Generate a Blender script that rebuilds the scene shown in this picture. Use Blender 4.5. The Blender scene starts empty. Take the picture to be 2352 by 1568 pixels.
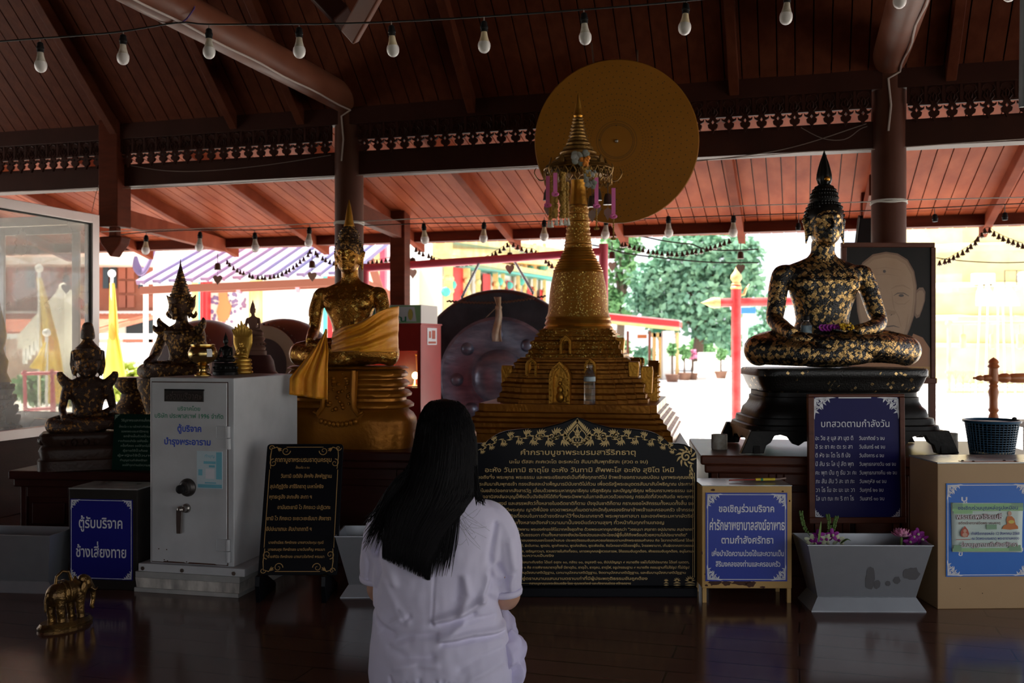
import bpy, bmesh, math, random
from mathutils import Vector, Matrix, Euler, noise
F = 2287.0; CX = 1176.0; CY = 784.0; H = 1.10
scene = bpy.context.scene
C = scene.collection
rnd = random.Random(7)
PI = math.pi
A = math.radians(16.1); ca, sa = math.cos(A), math.sin(A)
U = rnd.uniform

# ---------------------------------------------------------------- places
def X(px, Y): return (px - CX) / F * Y
def Z(py, Y): return H + (CY - py) / F * Y
def P(px, py, Y): return Vector((X(px, Y), Y, Z(py, Y)))
def Yt(px, T): return T / (ca + (px - CX) / F * sa)          # depth at which a column meets the plane T of the hall
def RW(s, t, z): return Vector((s * ca + t * sa, -s * sa + t * ca, z))
def S(px, T):
    Y = Yt(px, T); return X(px, Y) * ca - Y * sa

# ---------------------------------------------------------------- shapes
class MB:
    def __init__(s, k=1.0, off=(0, 0, 0)):
        s.v = []; s.f = []; s.k = k; s.off = Vector(off)
    def add(s, vs, fs):
        b = len(s.v); k = s.k; o = s.off
        s.v += [((p[0] + o.x) * k, (p[1] + o.y) * k, (p[2] + o.z) * k) for p in vs]
        s.f += [tuple(b + i for i in f) for f in fs]
        return s
    def box(s, x0, x1, y0, y1, z0, z1, M=None):
        vs = [Vector((x, y, z)) for z in (z0, z1) for (x, y) in ((x0, y0), (x1, y0), (x1, y1), (x0, y1))]
        if M: vs = [M @ p for p in vs]
        return s.add(vs, [(3, 2, 1, 0), (4, 5, 6, 7), (0, 1, 5, 4), (1, 2, 6, 5), (2, 3, 7, 6), (3, 0, 4, 7)])
    def bar(s, p, q, w, h, up=(0, 0, 1)):
        p = Vector(p); q = Vector(q); d = (q - p); L = d.length; d.normalize()
        r = d.cross(Vector(up)); r = r.normalized() if r.length > 1e-6 else Vector((1, 0, 0)); u = r.cross(d)
        vs = [e + r * (a * w / 2) + u * (b * h / 2) for e in (p, q) for (a, b) in ((-1, -1), (1, -1), (1, 1), (-1, 1))]
        return s.add(vs, [(3, 2, 1, 0), (4, 5, 6, 7), (0, 1, 5, 4), (1, 2, 6, 5), (2, 3, 7, 6), (3, 0, 4, 7)])
    def loft(s, rings, cap=True, closed=True):
        n = len(rings[0]); vs = [p for r in rings for p in r]; fs = []
        m = n if closed else n - 1
        for i in range(len(rings) - 1):
            for j in range(m):
                a = i * n + j; b = i * n + (j + 1) % n
                fs.append((a, b, b + n, a + n))
        if cap and closed:
            fs.append(tuple(range(n))[::-1]); fs.append(tuple((len(rings) - 1) * n + j for j in range(n)))
        return s.add(vs, fs)
    def lathe(s, prof, seg=24, c=(0, 0, 0), sx=1, sy=1, M=None):
        rings = []
        for (r, z) in prof:
            r = max(r, 1e-5)
            ring = [Vector((r * math.cos(2 * PI * j / seg) * sx, r * math.sin(2 * PI * j / seg) * sy, z)) for j in range(seg)]
            if M: ring = [M @ p for p in ring]
            rings.append([p + Vector(c) for p in ring])
        return s.loft(rings)
    def tube(s, pts, r, seg=8, cap=True, flat=1.0):
        pts = [Vector(p) for p in pts]; n = len(pts)
        rs = r if isinstance(r, (list, tuple)) else [r] * n
        rings = []; prev = None
        for i, p in enumerate(pts):
            d = (pts[min(i + 1, n - 1)] - pts[max(i - 1, 0)]).normalized()
            if prev is None:
                prev = d.orthogonal().normalized() if abs(d.z) > .9 else d.cross(Vector((0, 0, 1))).normalized()
            a = (prev - d * prev.dot(d)); a = a.normalized() if a.length > 1e-6 else d.orthogonal().normalized(); prev = a
            b = d.cross(a)
            rings.append([p + (a * math.cos(2 * PI * j / seg) + b * math.sin(2 * PI * j / seg) * flat) * rs[i] for j in range(seg)])
        return s.loft(rings, cap)
    def secs(s, secs, seg=24, pw=2.0):
        """elliptical sections (cx, cy, z, rx, ry)"""
        rings = []
        for (cx, cy, z, rx, ry) in secs:
            ring = []
            for j in range(seg):
                c_, s_ = math.cos(2 * PI * j / seg), math.sin(2 * PI * j / seg)
                e = 2 / pw
                ring.append(Vector((cx + rx * math.copysign(abs(c_) ** e, c_), cy + ry * math.copysign(abs(s_) ** e, s_), z)))
            rings.append(ring)
        return s.loft(rings)
    def ell(s, c, r, seg=16, rings=10, M=None):
        if not isinstance(r, (tuple, list)): r = (r, r, r)
        rr = []
        for i in range(rings + 1):
            t = -PI / 2 + PI * i / rings
            q = max(math.cos(t), 1e-4)
            ring = [Vector((r[0] * q * math.cos(2 * PI * j / seg), r[1] * q * math.sin(2 * PI * j / seg), r[2] * math.sin(t))) for j in range(seg)]
            if M: ring = [M @ p for p in ring]
            rr.append([p + Vector(c) for p in ring])
        return s.loft(rr)
    def prism(s, poly, y0, y1):
        n = len(poly)
        ar = sum(poly[i][0] * poly[(i + 1) % n][1] - poly[(i + 1) % n][0] * poly[i][1] for i in range(n))
        if ar < 0: poly = poly[::-1]
        vs = [(x, y0, z) for (x, z) in poly] + [(x, y1, z) for (x, z) in poly]
        fs = [tuple(range(n)), tuple(range(2 * n - 1, n - 1, -1))]
        for i in range(n):
            j = (i + 1) % n; fs.append((i, i + n, j + n, j))
        return s.add(vs, fs)
    def flat(s, poly, y=0):
        n = len(poly)
        ar = sum(poly[i][0] * poly[(i + 1) % n][1] - poly[(i + 1) % n][0] * poly[i][1] for i in range(n))
        if ar < 0: poly = poly[::-1]
        return s.add([(x, y, z) for (x, z) in poly], [tuple(range(n))])
    def stroke(s, pts, w, y=0):
        n = len(pts); ws = w if isinstance(w, (list, tuple)) else [w] * n
        L = []; R = []
        for i in range(n):
            a = Vector(pts[max(i - 1, 0)]); b = Vector(pts[min(i + 1, n - 1)]); d = (b - a)
            if d.length < 1e-9: d = Vector((1, 0))
            d.normalize(); q = Vector((-d.y, d.x)) * ws[i] / 2; p = Vector(pts[i])
            L.append(p + q); R.append(p - q)
        vs = [(p.x, y, p.y) for p in R] + [(p.x, y, p.y) for p in L]
        return s.add(vs, [(i, i + 1, n + i + 1, n + i) for i in range(n - 1)])
    def mesh(s, name='m'):
        me = bpy.data.meshes.new(name); me.from_pydata(s.v, [], s.f); me.update(); return me
    def build(s, name, mat, parent=None, smooth=False, bevel=0, ang=40, sub=0):
        me = s.mesh(name)
        return link(name, me, mat, parent, smooth, bevel, ang, sub)

def link(name, me, mat, parent=None, smooth=False, bevel=0, ang=40, sub=0):
    if smooth:
        me.polygons.foreach_set('use_smooth', [True] * len(me.polygons))
        if ang: me.set_sharp_from_angle(angle=math.radians(ang))
    me.materials.clear(); me.materials.append(mat)
    o = bpy.data.objects.new(name, me); C.objects.link(o)
    if parent: o.parent = parent
    if bevel:
        m = o.modifiers.new('b', 'BEVEL'); m.width = bevel; m.segments = 2; m.limit_method = 'ANGLE'
    if sub:
        m = o.modifiers.new('s', 'SUBSURF'); m.levels = sub; m.render_levels = sub
    return o

def fuse(mb, voxel, sm=3, fac=.5, dec=0):
    """one continuous surface out of overlapping closed shapes"""
    me = mb.mesh('t'); bm = bmesh.new(); bm.from_mesh(me); bmesh.ops.recalc_face_normals(bm, faces=bm.faces); bm.to_mesh(me); bm.free()
    o = bpy.data.objects.new('t', me); C.objects.link(o)
    m = o.modifiers.new('r', 'REMESH'); m.mode = 'VOXEL'; m.voxel_size = voxel
    if sm:
        m = o.modifiers.new('s', 'SMOOTH'); m.factor = fac; m.iterations = sm
    if dec:
        m = o.modifiers.new('d', 'DECIMATE'); m.ratio = dec
    dg = bpy.context.evaluated_depsgraph_get(); dg.update()
    r = bpy.data.meshes.new_from_object(o.evaluated_get(dg))
    bpy.data.objects.remove(o); bpy.data.meshes.remove(me)
    return r

def thing(name, label, cat, loc=(0, 0, 0), rz=0, group=None, kind=None):
    o = bpy.data.objects.new(name, None); C.objects.link(o); o.empty_display_size = .05
    o.location = loc; o.rotation_euler = (0, 0, rz)
    return tag(o, label, cat, group, kind)
def tag(o, label=None, cat=None, group=None, kind=None):
    if label: o['label'] = label
    if cat: o['category'] = cat
    if group: o['group'] = group
    if kind: o['kind'] = kind
    return o
def struct(o, label=None):
    o['kind'] = 'structure'
    if label: o['label'] = label
    return o
def copy_tree(o, parent=None):
    c = o.copy(); C.objects.link(c); c.parent = parent
    for ch in list(o.children): copy_tree(ch, c)
    return c

# ---------------------------------------------------------------- materials
def nodes(name):
    m = bpy.data.materials.new(name); m.use_nodes = True; nt = m.node_tree
    return m, nt, nt.nodes['Principled BSDF']
def nd(nt, t, **kw):
    n = nt.nodes.new(t)
    for k, v in kw.items(): setattr(n, k, v)
    return n
def c4(c): return (c[0], c[1], c[2], 1)
def pm(name, c1, c2=None, scale=6, rough=.5, metal=0, bump=0, bscale=40, stretch=(1, 1, 1), detail=4, spec=.5, r2=None, emit=0, alpha=1, trans=0, ior=1.45, sheen=0, coat=0):
    m, nt, b = nodes(name); L = nt.links.new
    b.inputs['Base Color'].default_value = c4(c1); b.inputs['Roughness'].default_value = rough; b.inputs['Metallic'].default_value = metal
    b.inputs['Specular IOR Level'].default_value = spec; b.inputs['Coat Weight'].default_value = coat; b.inputs['Sheen Weight'].default_value = sheen
    b.inputs['Transmission Weight'].default_value = trans; b.inputs['IOR'].default_value = ior; b.inputs['Alpha'].default_value = alpha
    if emit:
        b.inputs['Emission Color'].default_value = c4(c1); b.inputs['Emission Strength'].default_value = emit
    tc = nd(nt, 'ShaderNodeTexCoord'); mp = nd(nt, 'ShaderNodeMapping'); mp.inputs['Scale'].default_value = stretch
    L(tc.outputs['Object'], mp.inputs['Vector'])
    if c2 or r2 is not None:
        n = nd(nt, 'ShaderNodeTexNoise'); n.inputs['Scale'].default_value = scale; n.inputs['Detail'].default_value = detail
        L(mp.outputs[0], n.inputs['Vector'])
        r = nd(nt, 'ShaderNodeMapRange'); r.inputs['From Min'].default_value = .35; r.inputs['From Max'].default_value = .68
        L(n.outputs[0], r.inputs[0])
        if c2:
            mx = nd(nt, 'ShaderNodeMix', data_type='RGBA'); mx.inputs[6].default_value = c4(c1); mx.inputs[7].default_value = c4(c2)
            L(r.outputs[0], mx.inputs[0]); L(mx.outputs[2], b.inputs['Base Color'])
        if r2 is not None:
            q = nd(nt, 'ShaderNodeMapRange'); q.inputs['To Min'].default_value = rough; q.inputs['To Max'].default_value = r2
            L(r.outputs[0], q.inputs[0]); L(q.outputs[0], b.inputs['Roughness'])
    if bump:
        n2 = nd(nt, 'ShaderNodeTexNoise'); n2.inputs['Scale'].default_value = bscale; n2.inputs['Detail'].default_value = 3
        L(mp.outputs[0], n2.inputs['Vector'])
        bp = nd(nt, 'ShaderNodeBump'); bp.inputs['Strength'].default_value = bump; bp.inputs['Distance'].default_value = .01
        L(n2.outputs[0], bp.inputs['Height']); L(bp.outputs[0], b.inputs['Normal'])
    return m
def leafmat(name, base, gold, scale, dens, rough=.3, grough=.3, bmetal=0, nscale=4, gsize=.42, bump=.3):
    """lacquer with stuck-on squares of gold leaf"""
    m, nt, b = nodes(name); L = nt.links.new
    tc = nd(nt, 'ShaderNodeTexCoord')
    v = nd(nt, 'ShaderNodeTexVoronoi', distance='CHEBYCHEV'); v.inputs['Scale'].default_value = scale
    n = nd(nt, 'ShaderNodeTexNoise'); n.inputs['Scale'].default_value = nscale; n.inputs['Detail'].default_value = 2
    n3 = nd(nt, 'ShaderNodeTexNoise'); n3.inputs['Scale'].default_value = scale * 3
    mp = nd(nt, 'ShaderNodeMapping'); mp.inputs['Rotation'].default_value = (.5, .7, .6); L(tc.outputs['Object'], mp.inputs['Vector'])
    nw = nd(nt, 'ShaderNodeTexNoise'); nw.inputs['Scale'].default_value = scale * .35; L(tc.outputs['Object'], nw.inputs['Vector'])
    vm = nd(nt, 'ShaderNodeVectorMath', operation='MULTIPLY_ADD'); vm.inputs[1].default_value = (.9 / scale,) * 3; L(nw.outputs['Color'], vm.inputs[0]); L(mp.outputs[0], vm.inputs[2])
    L(vm.outputs[0], v.inputs['Vector'])
    for q in (n, n3): L(tc.outputs['Object'], q.inputs['Vector'])
    sep = nd(nt, 'ShaderNodeSeparateColor'); L(v.outputs['Color'], sep.inputs[0])
    mr = nd(nt, 'ShaderNodeMapRange'); mr.inputs['From Min'].default_value = .35; mr.inputs['From Max'].default_value = .65; mr.inputs['To Min'].default_value = 1.15 - dens; mr.inputs['To Max'].default_value = .75 - dens
    L(n.outputs[0], mr.inputs[0])
    g = nd(nt, 'ShaderNodeMath', operation='GREATER_THAN'); L(sep.outputs[0], g.inputs[0]); L(mr.outputs[0], g.inputs[1])
    d = nd(nt, 'ShaderNodeMath', operation='LESS_THAN'); d.inputs[1].default_value = gsize; L(v.outputs['Distance'], d.inputs[0])
    ml = nd(nt, 'ShaderNodeMath', operation='MULTIPLY'); L(g.outputs[0], ml.inputs[0]); L(d.outputs[0], ml.inputs[1])
    mx = nd(nt, 'ShaderNodeMix', data_type='RGBA'); gv = nd(nt, 'ShaderNodeMix', data_type='RGBA'); gv.inputs[6].default_value = c4([q * .4 for q in gold]); gv.inputs[7].default_value = c4([min(1, q * 1.15) for q in gold]); L(sep.outputs[2], gv.inputs[0])
    mx.inputs[6].default_value = c4(base); L(gv.outputs[2], mx.inputs[7])
    L(ml.outputs[0], mx.inputs[0]); L(mx.outputs[2], b.inputs['Base Color'])
    me = nd(nt, 'ShaderNodeMapRange'); me.inputs['To Min'].default_value = bmetal; me.inputs['To Max'].default_value = .9; L(ml.outputs[0], me.inputs[0]); L(me.outputs[0], b.inputs['Metallic'])
    ro = nd(nt, 'ShaderNodeMapRange'); ro.inputs['To Min'].default_value = rough; ro.inputs['To Max'].default_value = grough; L(ml.outputs[0], ro.inputs[0]); L(ro.outputs[0], b.inputs['Roughness'])
    ad = nd(nt, 'ShaderNodeMath', operation='MULTIPLY_ADD'); L(sep.outputs[1], ad.inputs[0]); L(ml.outputs[0], ad.inputs[1]); L(n3.outputs[0], ad.inputs[2])
    bp = nd(nt, 'ShaderNodeBump'); bp.inputs['Strength'].default_value = bump; bp.inputs['Distance'].default_value = .006
    L(ad.outputs[0], bp.inputs['Height']); L(bp.outputs[0], b.inputs['Normal'])
    return m
def plankmat(name, c1, c2, c3, bw, bh, rough, r2, mortar=(.005, .003, .002), msize=.004):
    m, nt, b = nodes(name); L = nt.links.new
    tc = nd(nt, 'ShaderNodeTexCoord')
    br = nd(nt, 'ShaderNodeTexBrick'); br.offset = .37; br.inputs['Scale'].default_value = 1; br.inputs['Brick Width'].default_value = bw; br.inputs['Row Height'].default_value = bh
    br.inputs['Mortar Size'].default_value = msize; br.inputs['Color1'].default_value = c4(c1); br.inputs['Color2'].default_value = c4(c2); br.inputs['Mortar'].default_value = c4(mortar)
    mp = nd(nt, 'ShaderNodeMapping'); mp.inputs['Scale'].default_value = (1.5, 22, 1)
    n = nd(nt, 'ShaderNodeTexNoise'); n.inputs['Scale'].default_value = 2; n.inputs['Detail'].default_value = 5
    L(tc.outputs['Object'], br.inputs['Vector']); L(tc.outputs['Object'], mp.inputs['Vector']); L(mp.outputs[0], n.inputs['Vector'])
    mx = nd(nt, 'ShaderNodeMix', data_type='RGBA', blend_type='MIX'); L(br.outputs['Color'], mx.inputs[6]); mx.inputs[7].default_value = c4(c3)
    q = nd(nt, 'ShaderNodeMapRange'); q.inputs['From Min'].default_value = .4; q.inputs['From Max'].default_value = .8; q.inputs['To Max'].default_value = .6; L(n.outputs[0], q.inputs[0]); L(q.outputs[0], mx.inputs[0])
    L(mx.outputs[2], b.inputs['Base Color'])
    n2 = nd(nt, 'ShaderNodeTexNoise'); n2.inputs['Scale'].default_value = 1.3; n2.inputs['Detail'].default_value = 4; L(tc.outputs['Object'], n2.inputs['Vector'])
    q2 = nd(nt, 'ShaderNodeMapRange'); q2.inputs['From Min'].default_value = .3; q2.inputs['From Max'].default_value = .7; q2.inputs['To Min'].default_value = rough; q2.inputs['To Max'].default_value = r2; L(n2.outputs[0], q2.inputs[0]); L(q2.outputs[0], b.inputs['Roughness'])
    bp = nd(nt, 'ShaderNodeBump'); bp.inputs['Strength'].default_value = .25; bp.inputs['Distance'].default_value = .002; L(br.outputs['Fac'], bp.inputs['Height']); bp.invert = True; L(bp.outputs[0], b.inputs['Normal'])
    return m

M = {}
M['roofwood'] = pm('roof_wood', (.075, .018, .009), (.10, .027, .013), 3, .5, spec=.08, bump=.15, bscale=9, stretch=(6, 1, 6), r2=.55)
M['roofwood2'] = pm('roof_wood_eave', (.26, .045, .015), (.40, .095, .037), 2.2, .55, spec=.06, bump=.15, bscale=9, stretch=(3, 1, 3))  # lighter, redder boards of the eave ceiling
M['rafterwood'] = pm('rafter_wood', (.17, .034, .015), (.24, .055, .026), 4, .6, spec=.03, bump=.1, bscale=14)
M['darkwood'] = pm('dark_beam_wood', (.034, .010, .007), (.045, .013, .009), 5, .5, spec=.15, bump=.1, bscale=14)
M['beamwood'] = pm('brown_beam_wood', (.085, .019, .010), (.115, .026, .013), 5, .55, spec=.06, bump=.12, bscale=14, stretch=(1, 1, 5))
M['pillar'] = pm('brown_painted_pillar', (.070, .022, .014), (.09, .03, .018), 3, .45, spec=.18, bump=.04)
M['pole'] = pm('brown_round_beam', (.14, .045, .025), (.18, .062, .035), 4, .4, bump=.05, r2=.55, spec=.2)
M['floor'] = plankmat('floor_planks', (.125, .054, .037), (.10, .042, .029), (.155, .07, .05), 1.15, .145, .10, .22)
M['tablewood'] = pm('table_wood', (.085, .022, .011), (.12, .034, .016), 4, .35, spec=.25, bump=.08, stretch=(1, 1, 6))
M['redwood'] = pm('dark_red_wood', (.035, .009, .007), (.05, .012, .009), 4, .4, spec=.2, bump=.08, stretch=(1, 1, 5))
M['white'] = pm('white_paint', (.78, .78, .77), None, rough=.6)
M['bulbglass'] = pm('bulb_frosted', (.95, .91, .89), None, rough=.45, trans=.35, ior=1.2)
M['bulbneck'] = pm('bulb_neck', (.62, .58, .52), (.45, .38, .28), 30, .4)
M['bulbold'] = pm('bulb_aged', (.62, .48, .30), (.72, .62, .45), 30, .35)
M['rubber'] = pm('black_rubber', (.012, .011, .012), None, rough=.6, spec=.2)
M['wire'] = pm('black_wire', (.02, .017, .016), None, rough=.6)
M['greywire'] = pm('grey_cord', (.22, .16, .14), None, rough=.7)
M['whitewire'] = pm('pale_cable', (.45, .36, .33), None, rough=.7)
M['string'] = pm('white_string', (.7, .68, .64), None, rough=.9)
M['disc'] = pm('gold_paint_disc', (.26, .100, .010), (.29, .112, .013), 3, .6, spec=.15, bump=.03)
M['dots'] = pm('drill_dots', (.05, .03, .01), None, rough=.8)
M['gold'] = leafmat('chedi_gold', (.36, .145, .012), (.98, .62, .15), 95, .40, .34, .2, bmetal=.75, nscale=12, gsize=.34, bump=1)
M['goldsm'] = pm('gold_smooth', (.42, .18, .018), (.54, .26, .035), 14, .3, metal=.8, bump=.25, bscale=70, r2=.42)
M['goldum'] = pm('gold_umbrella', (.28, .15, .035), (.18, .09, .022), 30, .38, metal=.75, bump=.4, bscale=120)
M['goldbud'] = leafmat('buddha_gold', (.32, .13, .014), (.85, .52, .13), 60, .24, .26, .24, bmetal=.78, nscale=8, gsize=.42, bump=.5)
M['goldped'] = pm('pedestal_gold', (.32, .115, .008), (.23, .078, .006), 8, .3, metal=.5, spec=.3, bump=.2, bscale=40, r2=.4)
M['blackleaf'] = leafmat('black_gold_leaf', (.008, .006, .005), (.80, .50, .19), 56, .60, .25, .3, nscale=6, gsize=.48, bump=.8)
M['blackleaf_few'] = leafmat('black_few_leaf', (.008, .007, .006), (.80, .54, .24), 46, .18, .35, .3, nscale=3, gsize=.3, bump=.3)
M['blackhair'] = pm('black_lacquer_hair', (.007, .006, .005), None, rough=.35, spec=.3)
M['blackstone'] = pm('black_pedestal', (.008, .007, .0065), (.013, .011, .01), 10, .4, spec=.2, bump=.15)
M['bronzeleaf'] = leafmat('dark_bronze_leaf', (.055, .022, .008), (.48, .25, .07), 75, .32, .3, .3, bmetal=.6, nscale=9, gsize=.5, bump=.9)
M['stoneleaf'] = leafmat('brown_stone_leaf', (.06, .026, .014), (.45, .22, .07), 70, .22, .38, .3, bmetal=.15, nscale=9, gsize=.5, bump=.8)
M['stone'] = pm('brown_marble', (.04, .019, .013), (.06, .03, .02), 7, .4, bump=.3, spec=.25)
M['terracotta'] = pm('terracotta', (.22, .10, .07), (.27, .13, .09), 12, .7, bump=.2)
M['drum'] = pm('drum_maroon', (.055, .016, .015), (.07, .02, .018), 6, .4)
M['hide'] = pm('drum_hide', (.46, .28, .18), (.52, .33, .22), 4, .6)
M['brass'] = pm('brass', (.62, .44, .17), (.5, .33, .10), 8, .2, metal=1, r2=.35)
M['brassold'] = pm('old_brass', (.30, .17, .05), (.10, .06, .03), 22, .34, metal=.85, bump=.4, bscale=60)
M['goldtoy'] = pm('gold_figure', (.62, .36, .06), (.45, .24, .04), 20, .35, metal=.6)
M['saffron'] = pm('saffron_cloth', (.72, .25, .003), (.80, .33, .006), 30, .36, bump=.3, bscale=300, sheen=.15, metal=.2)
M['safewhite'] = pm('safe_paint', (.62, .64, .66), (.52, .54, .555), 5, .42, bump=.03, r2=.55)
M['saferust'] = pm('safe_base', (.34, .35, .34), (.46, .46, .44), 9, .6)
M['chip'] = pm('chipped_plaster', (.30, .29, .27), (.72, .69, .63), 14, .8, stretch=(1.6, 1.6, .6))
M['chrome'] = pm('worn_chrome', (.42, .39, .36), (.3, .27, .25), 12, .28, metal=.9)
M['darkmetal'] = pm('dark_metal', (.07, .065, .06), (.11, .10, .095), 12, .4, metal=.8)
M['stainless'] = pm('stainless', (.42, .445, .48), (.32, .34, .37), 3, .4, metal=.8, r2=.52, bump=.03)
M['stain'] = pm('water_stain', (.20, .20, .21), None, rough=.45, metal=.7)
M['signblack'] = pm('black_granite', (.006, .0065, .009), None, rough=.3, spec=.12)
M['signgold'] = pm('gold_lettering', (.62, .44, .18), None, rough=.45, metal=.2)
M['signgoldim'] = pm('gold_lettering_dull', (.50, .30, .10), None, rough=.5)
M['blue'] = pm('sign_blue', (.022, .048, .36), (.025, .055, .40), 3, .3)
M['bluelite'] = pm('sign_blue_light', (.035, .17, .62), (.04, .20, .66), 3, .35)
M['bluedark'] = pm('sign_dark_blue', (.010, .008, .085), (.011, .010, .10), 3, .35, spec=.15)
M['blue_dimmed'] = pm('sign_blue_dimmed', (.016, .016, .20), (.018, .02, .22), 3, .35, spec=.15)  # sign blue, darkened in part for the dimmer light on this sign
M['signwhite'] = pm('sign_white', (.78, .80, .86), None, rough=.4)
M['ochre'] = pm('ochre_paint', (.52, .31, .09), (.58, .37, .13), 4, .42, bump=.06)
M['rust'] = pm('rust_patch', (.055, .025, .016), (.09, .035, .02), 40, .8, bump=.4)
M['tan'] = pm('tan_paint', (.46, .30, .15), (.42, .265, .13), 3, .45, bump=.05)
M['boxtop'] = pm('worn_steel_top', (.50, .52, .50), (.30, .31, .31), 9, .25, metal=.35)
M['boxdark'] = pm('dark_box_side', (.022, .019, .018), (.03, .026, .023), 6, .5, spec=.15)
M['paper'] = pm('poster_paper', (.58, .72, .66), (.66, .76, .72), 5, .7)
M['papergreen'] = pm('poster_green', (.33, .58, .30), None, rough=.7)
M['tape'] = pm('tape_green', (.22, .38, .24), None, rough=.3)
M['inkblue'] = pm('ink_blue', (.05, .06, .28), None, rough=.7)
M['inkwhite'] = pm('ink_white', (.85, .85, .88), None, rough=.7)
M['inkbrown'] = pm('ink_brown', (.16, .05, .05), None, rough=.7)
M['inkred'] = pm('ink_red', (.50, .12, .08), None, rough=.7)
M['inkorange'] = pm('ink_orange', (.62, .22, .08), None, rough=.7)
M['inkskin'] = pm('ink_skin', (.62, .38, .28), None, rough=.7)
M['inkyellow'] = pm('ink_yellow', (.70, .58, .14), None, rough=.7)
M['inkgreen'] = pm('ink_green', (.03, .25, .14), None, rough=.6)
M['inkroyal'] = pm('ink_royal', (.05, .10, .55), None, rough=.6)
M['signgreen'] = pm('sign_green', (.004, .03, .02), None, rough=.4, spec=.1)
M['palegreen'] = pm('pale_green_ink', (.32, .42, .34), None, rough=.6)
M['cyan'] = pm('cyan_card', (.20, .55, .68), None, rough=.4)
M['cyanpale'] = pm('pale_cyan', (.60, .74, .80), None, rough=.4)
M['cabred'] = pm('cabinet_red', (.42, .025, .02), (.48, .035, .03), 5, .3)
M['glasspane'] = None
M['basket'] = pm('basket_blue', (.012, .075, .15), None, rough=.35)
M['cup'] = pm('worn_white_cup', (.66, .64, .58), (.40, .33, .24), 25, .5, bump=.1)
M['skin'] = pm('skin', (.50, .27, .18), (.54, .31, .215), 20, .5, bump=.03)
M['cloth'] = pm('white_cotton', (.70, .665, .84), (.73, .70, .87), 5, .8, bump=.06, bscale=500, sheen=.2)
M['trouser'] = pm('white_trousers', (.70, .66, .90), None, rough=.8, bump=.05, bscale=400)
M['hair'] = pm('black_hair', (.004, .0035, .004), (.008, .007, .008), 60, .42, stretch=(14, 14, .6), bump=.3, bscale=120, spec=.12)
M['frame_al'] = pm('aluminium_frame', (.82, .76, .74), (.78, .72, .70), 4, .32, metal=.6)
M['gasket'] = pm('black_gasket', (.01, .01, .01), None, rough=.6)
M['photo_bg'] = pm('print_dark', (.012, .010, .009), (.02, .015, .013), 4, .3, spec=.15)
M['pic_skin'] = pm('print_skin', (.42, .26, .15), (.33, .18, .09), 3.2, .3)
M['pic_skin_d'] = pm('print_skin_dark', (.20, .095, .045), None, rough=.3)
M['pic_skin_m'] = pm('print_skin_mid', (.31, .175, .09), None, rough=.3)
M['pic_line'] = pm('print_line', (.05, .025, .015), None, rough=.3)
M['pic_robe'] = pm('print_robe', (.30, .10, .02), (.36, .14, .03), 4, .3)
M['pic_cap'] = pm('print_caption', (.48, .25, .06), None, rough=.4)
M['gong'] = pm('gong_black', (.020, .021, .028), (.05, .052, .068), 5, .42, metal=.4, bump=.3, bscale=9, r2=.55)
M['gongblue'] = pm('gong_worn', (.27, .31, .43), (.13, .15, .22), 6, .34, metal=.5, bump=.3, bscale=10, stretch=(1, 1, 3))
M['rag'] = pm('rag_cloth', (.50, .44, .36), (.34, .20, .10), 8, .8)
M['iron'] = pm('rusty_chain', (.14, .085, .06), None, rough=.6, metal=.5)
M['pinkpipe'] = pm('pink_red_pipe', (.62, .07, .13), (.66, .12, .18), 3, .35)
M['redpole'] = pm('red_pole_paint', (.62, .03, .04), (.72, .12, .11), 6, .3)
M['finial'] = pm('cream_gold_finial', (.82, .60, .24), None, rough=.4)
M['concrete'] = pm('bright_concrete', (.74, .71, .67), (.68, .65, .62), 1.5, .85)
M['asphalt'] = pm('grey_asphalt', (.19, .19, .21), (.23, .22, .235), 2, .9)
M['cream'] = pm('cream_wall', (.80, .76, .66), None, rough=.8)
M['whitewall'] = pm('white_wall', (.84, .84, .82), None, rough=.8)
M['tyellow'] = pm('temple_yellow', (.82, .56, .18), (.86, .68, .34), 3, .5, bump=.2, bscale=12)
M['tred'] = pm('temple_red', (.55, .02, .025), None, rough=.5)
M['tteal'] = pm('temple_teal', (.10, .50, .44), None, rough=.5)
M['palegold'] = pm('chedi_pale_yellow', (.66, .54, .26), (.72, .62, .36), 2, .5)
M['sheetroof'] = pm('sheet_roof_white', (.84, .83, .86), None, rough=.5)
M['sheetrib'] = pm('sheet_roof_rib', (.30, .13, .22), (.18, .17, .34), .6, .5)
M['eavewood'] = pm('outer_eave_wood', (.30, .10, .06), None, rough=.6)
M['orangetile'] = pm('orange_tile', (.58, .17, .09), (.66, .24, .14), 3, .6)
M['oldtile'] = pm('brown_tile', (.42, .22, .15), (.5, .3, .22), 8, .7)
M['teak'] = pm('teak_wall', (.24, .075, .04), (.28, .10, .055), 4, .6)
M['darkglass'] = pm('dark_window', (.03, .05, .06), None, rough=.1)
M['flag'] = pm('yellow_flag', (.85, .62, .10), (.88, .68, .16), 3, .7)
M['flagmark'] = pm('flag_emblem', (.72, .36, .06), None, rough=.7)
M['leafg'] = pm('leaf_green', (.13, .30, .12), (.20, .40, .16), 1.2, .6)
M['leafb'] = pm('leaf_bluegreen', (.16, .34, .24), (.24, .44, .30), 1.0, .6)
M['leafy'] = pm('leaf_yellow', (.34, .42, .06), (.25, .36, .05), 2, .6)
M['bark'] = pm('bark', (.12, .08, .06), None, rough=.9)
M['pot'] = pm('plant_pot', (.18, .09, .06), None, rough=.7)
M['carwhite'] = pm('car_white', (.75, .76, .78), None, rough=.25)
M['bell'] = pm('bell_bronze', (.06, .045, .035), (.09, .065, .045), 20, .4, metal=.6)
M['heart'] = pm('leaf_clapper', (.20, .13, .10), (.26, .17, .13), 9, .5, metal=.3)
M['pink'] = pm('pink_ribbon', (.80, .17, .46), None, rough=.35)
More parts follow.
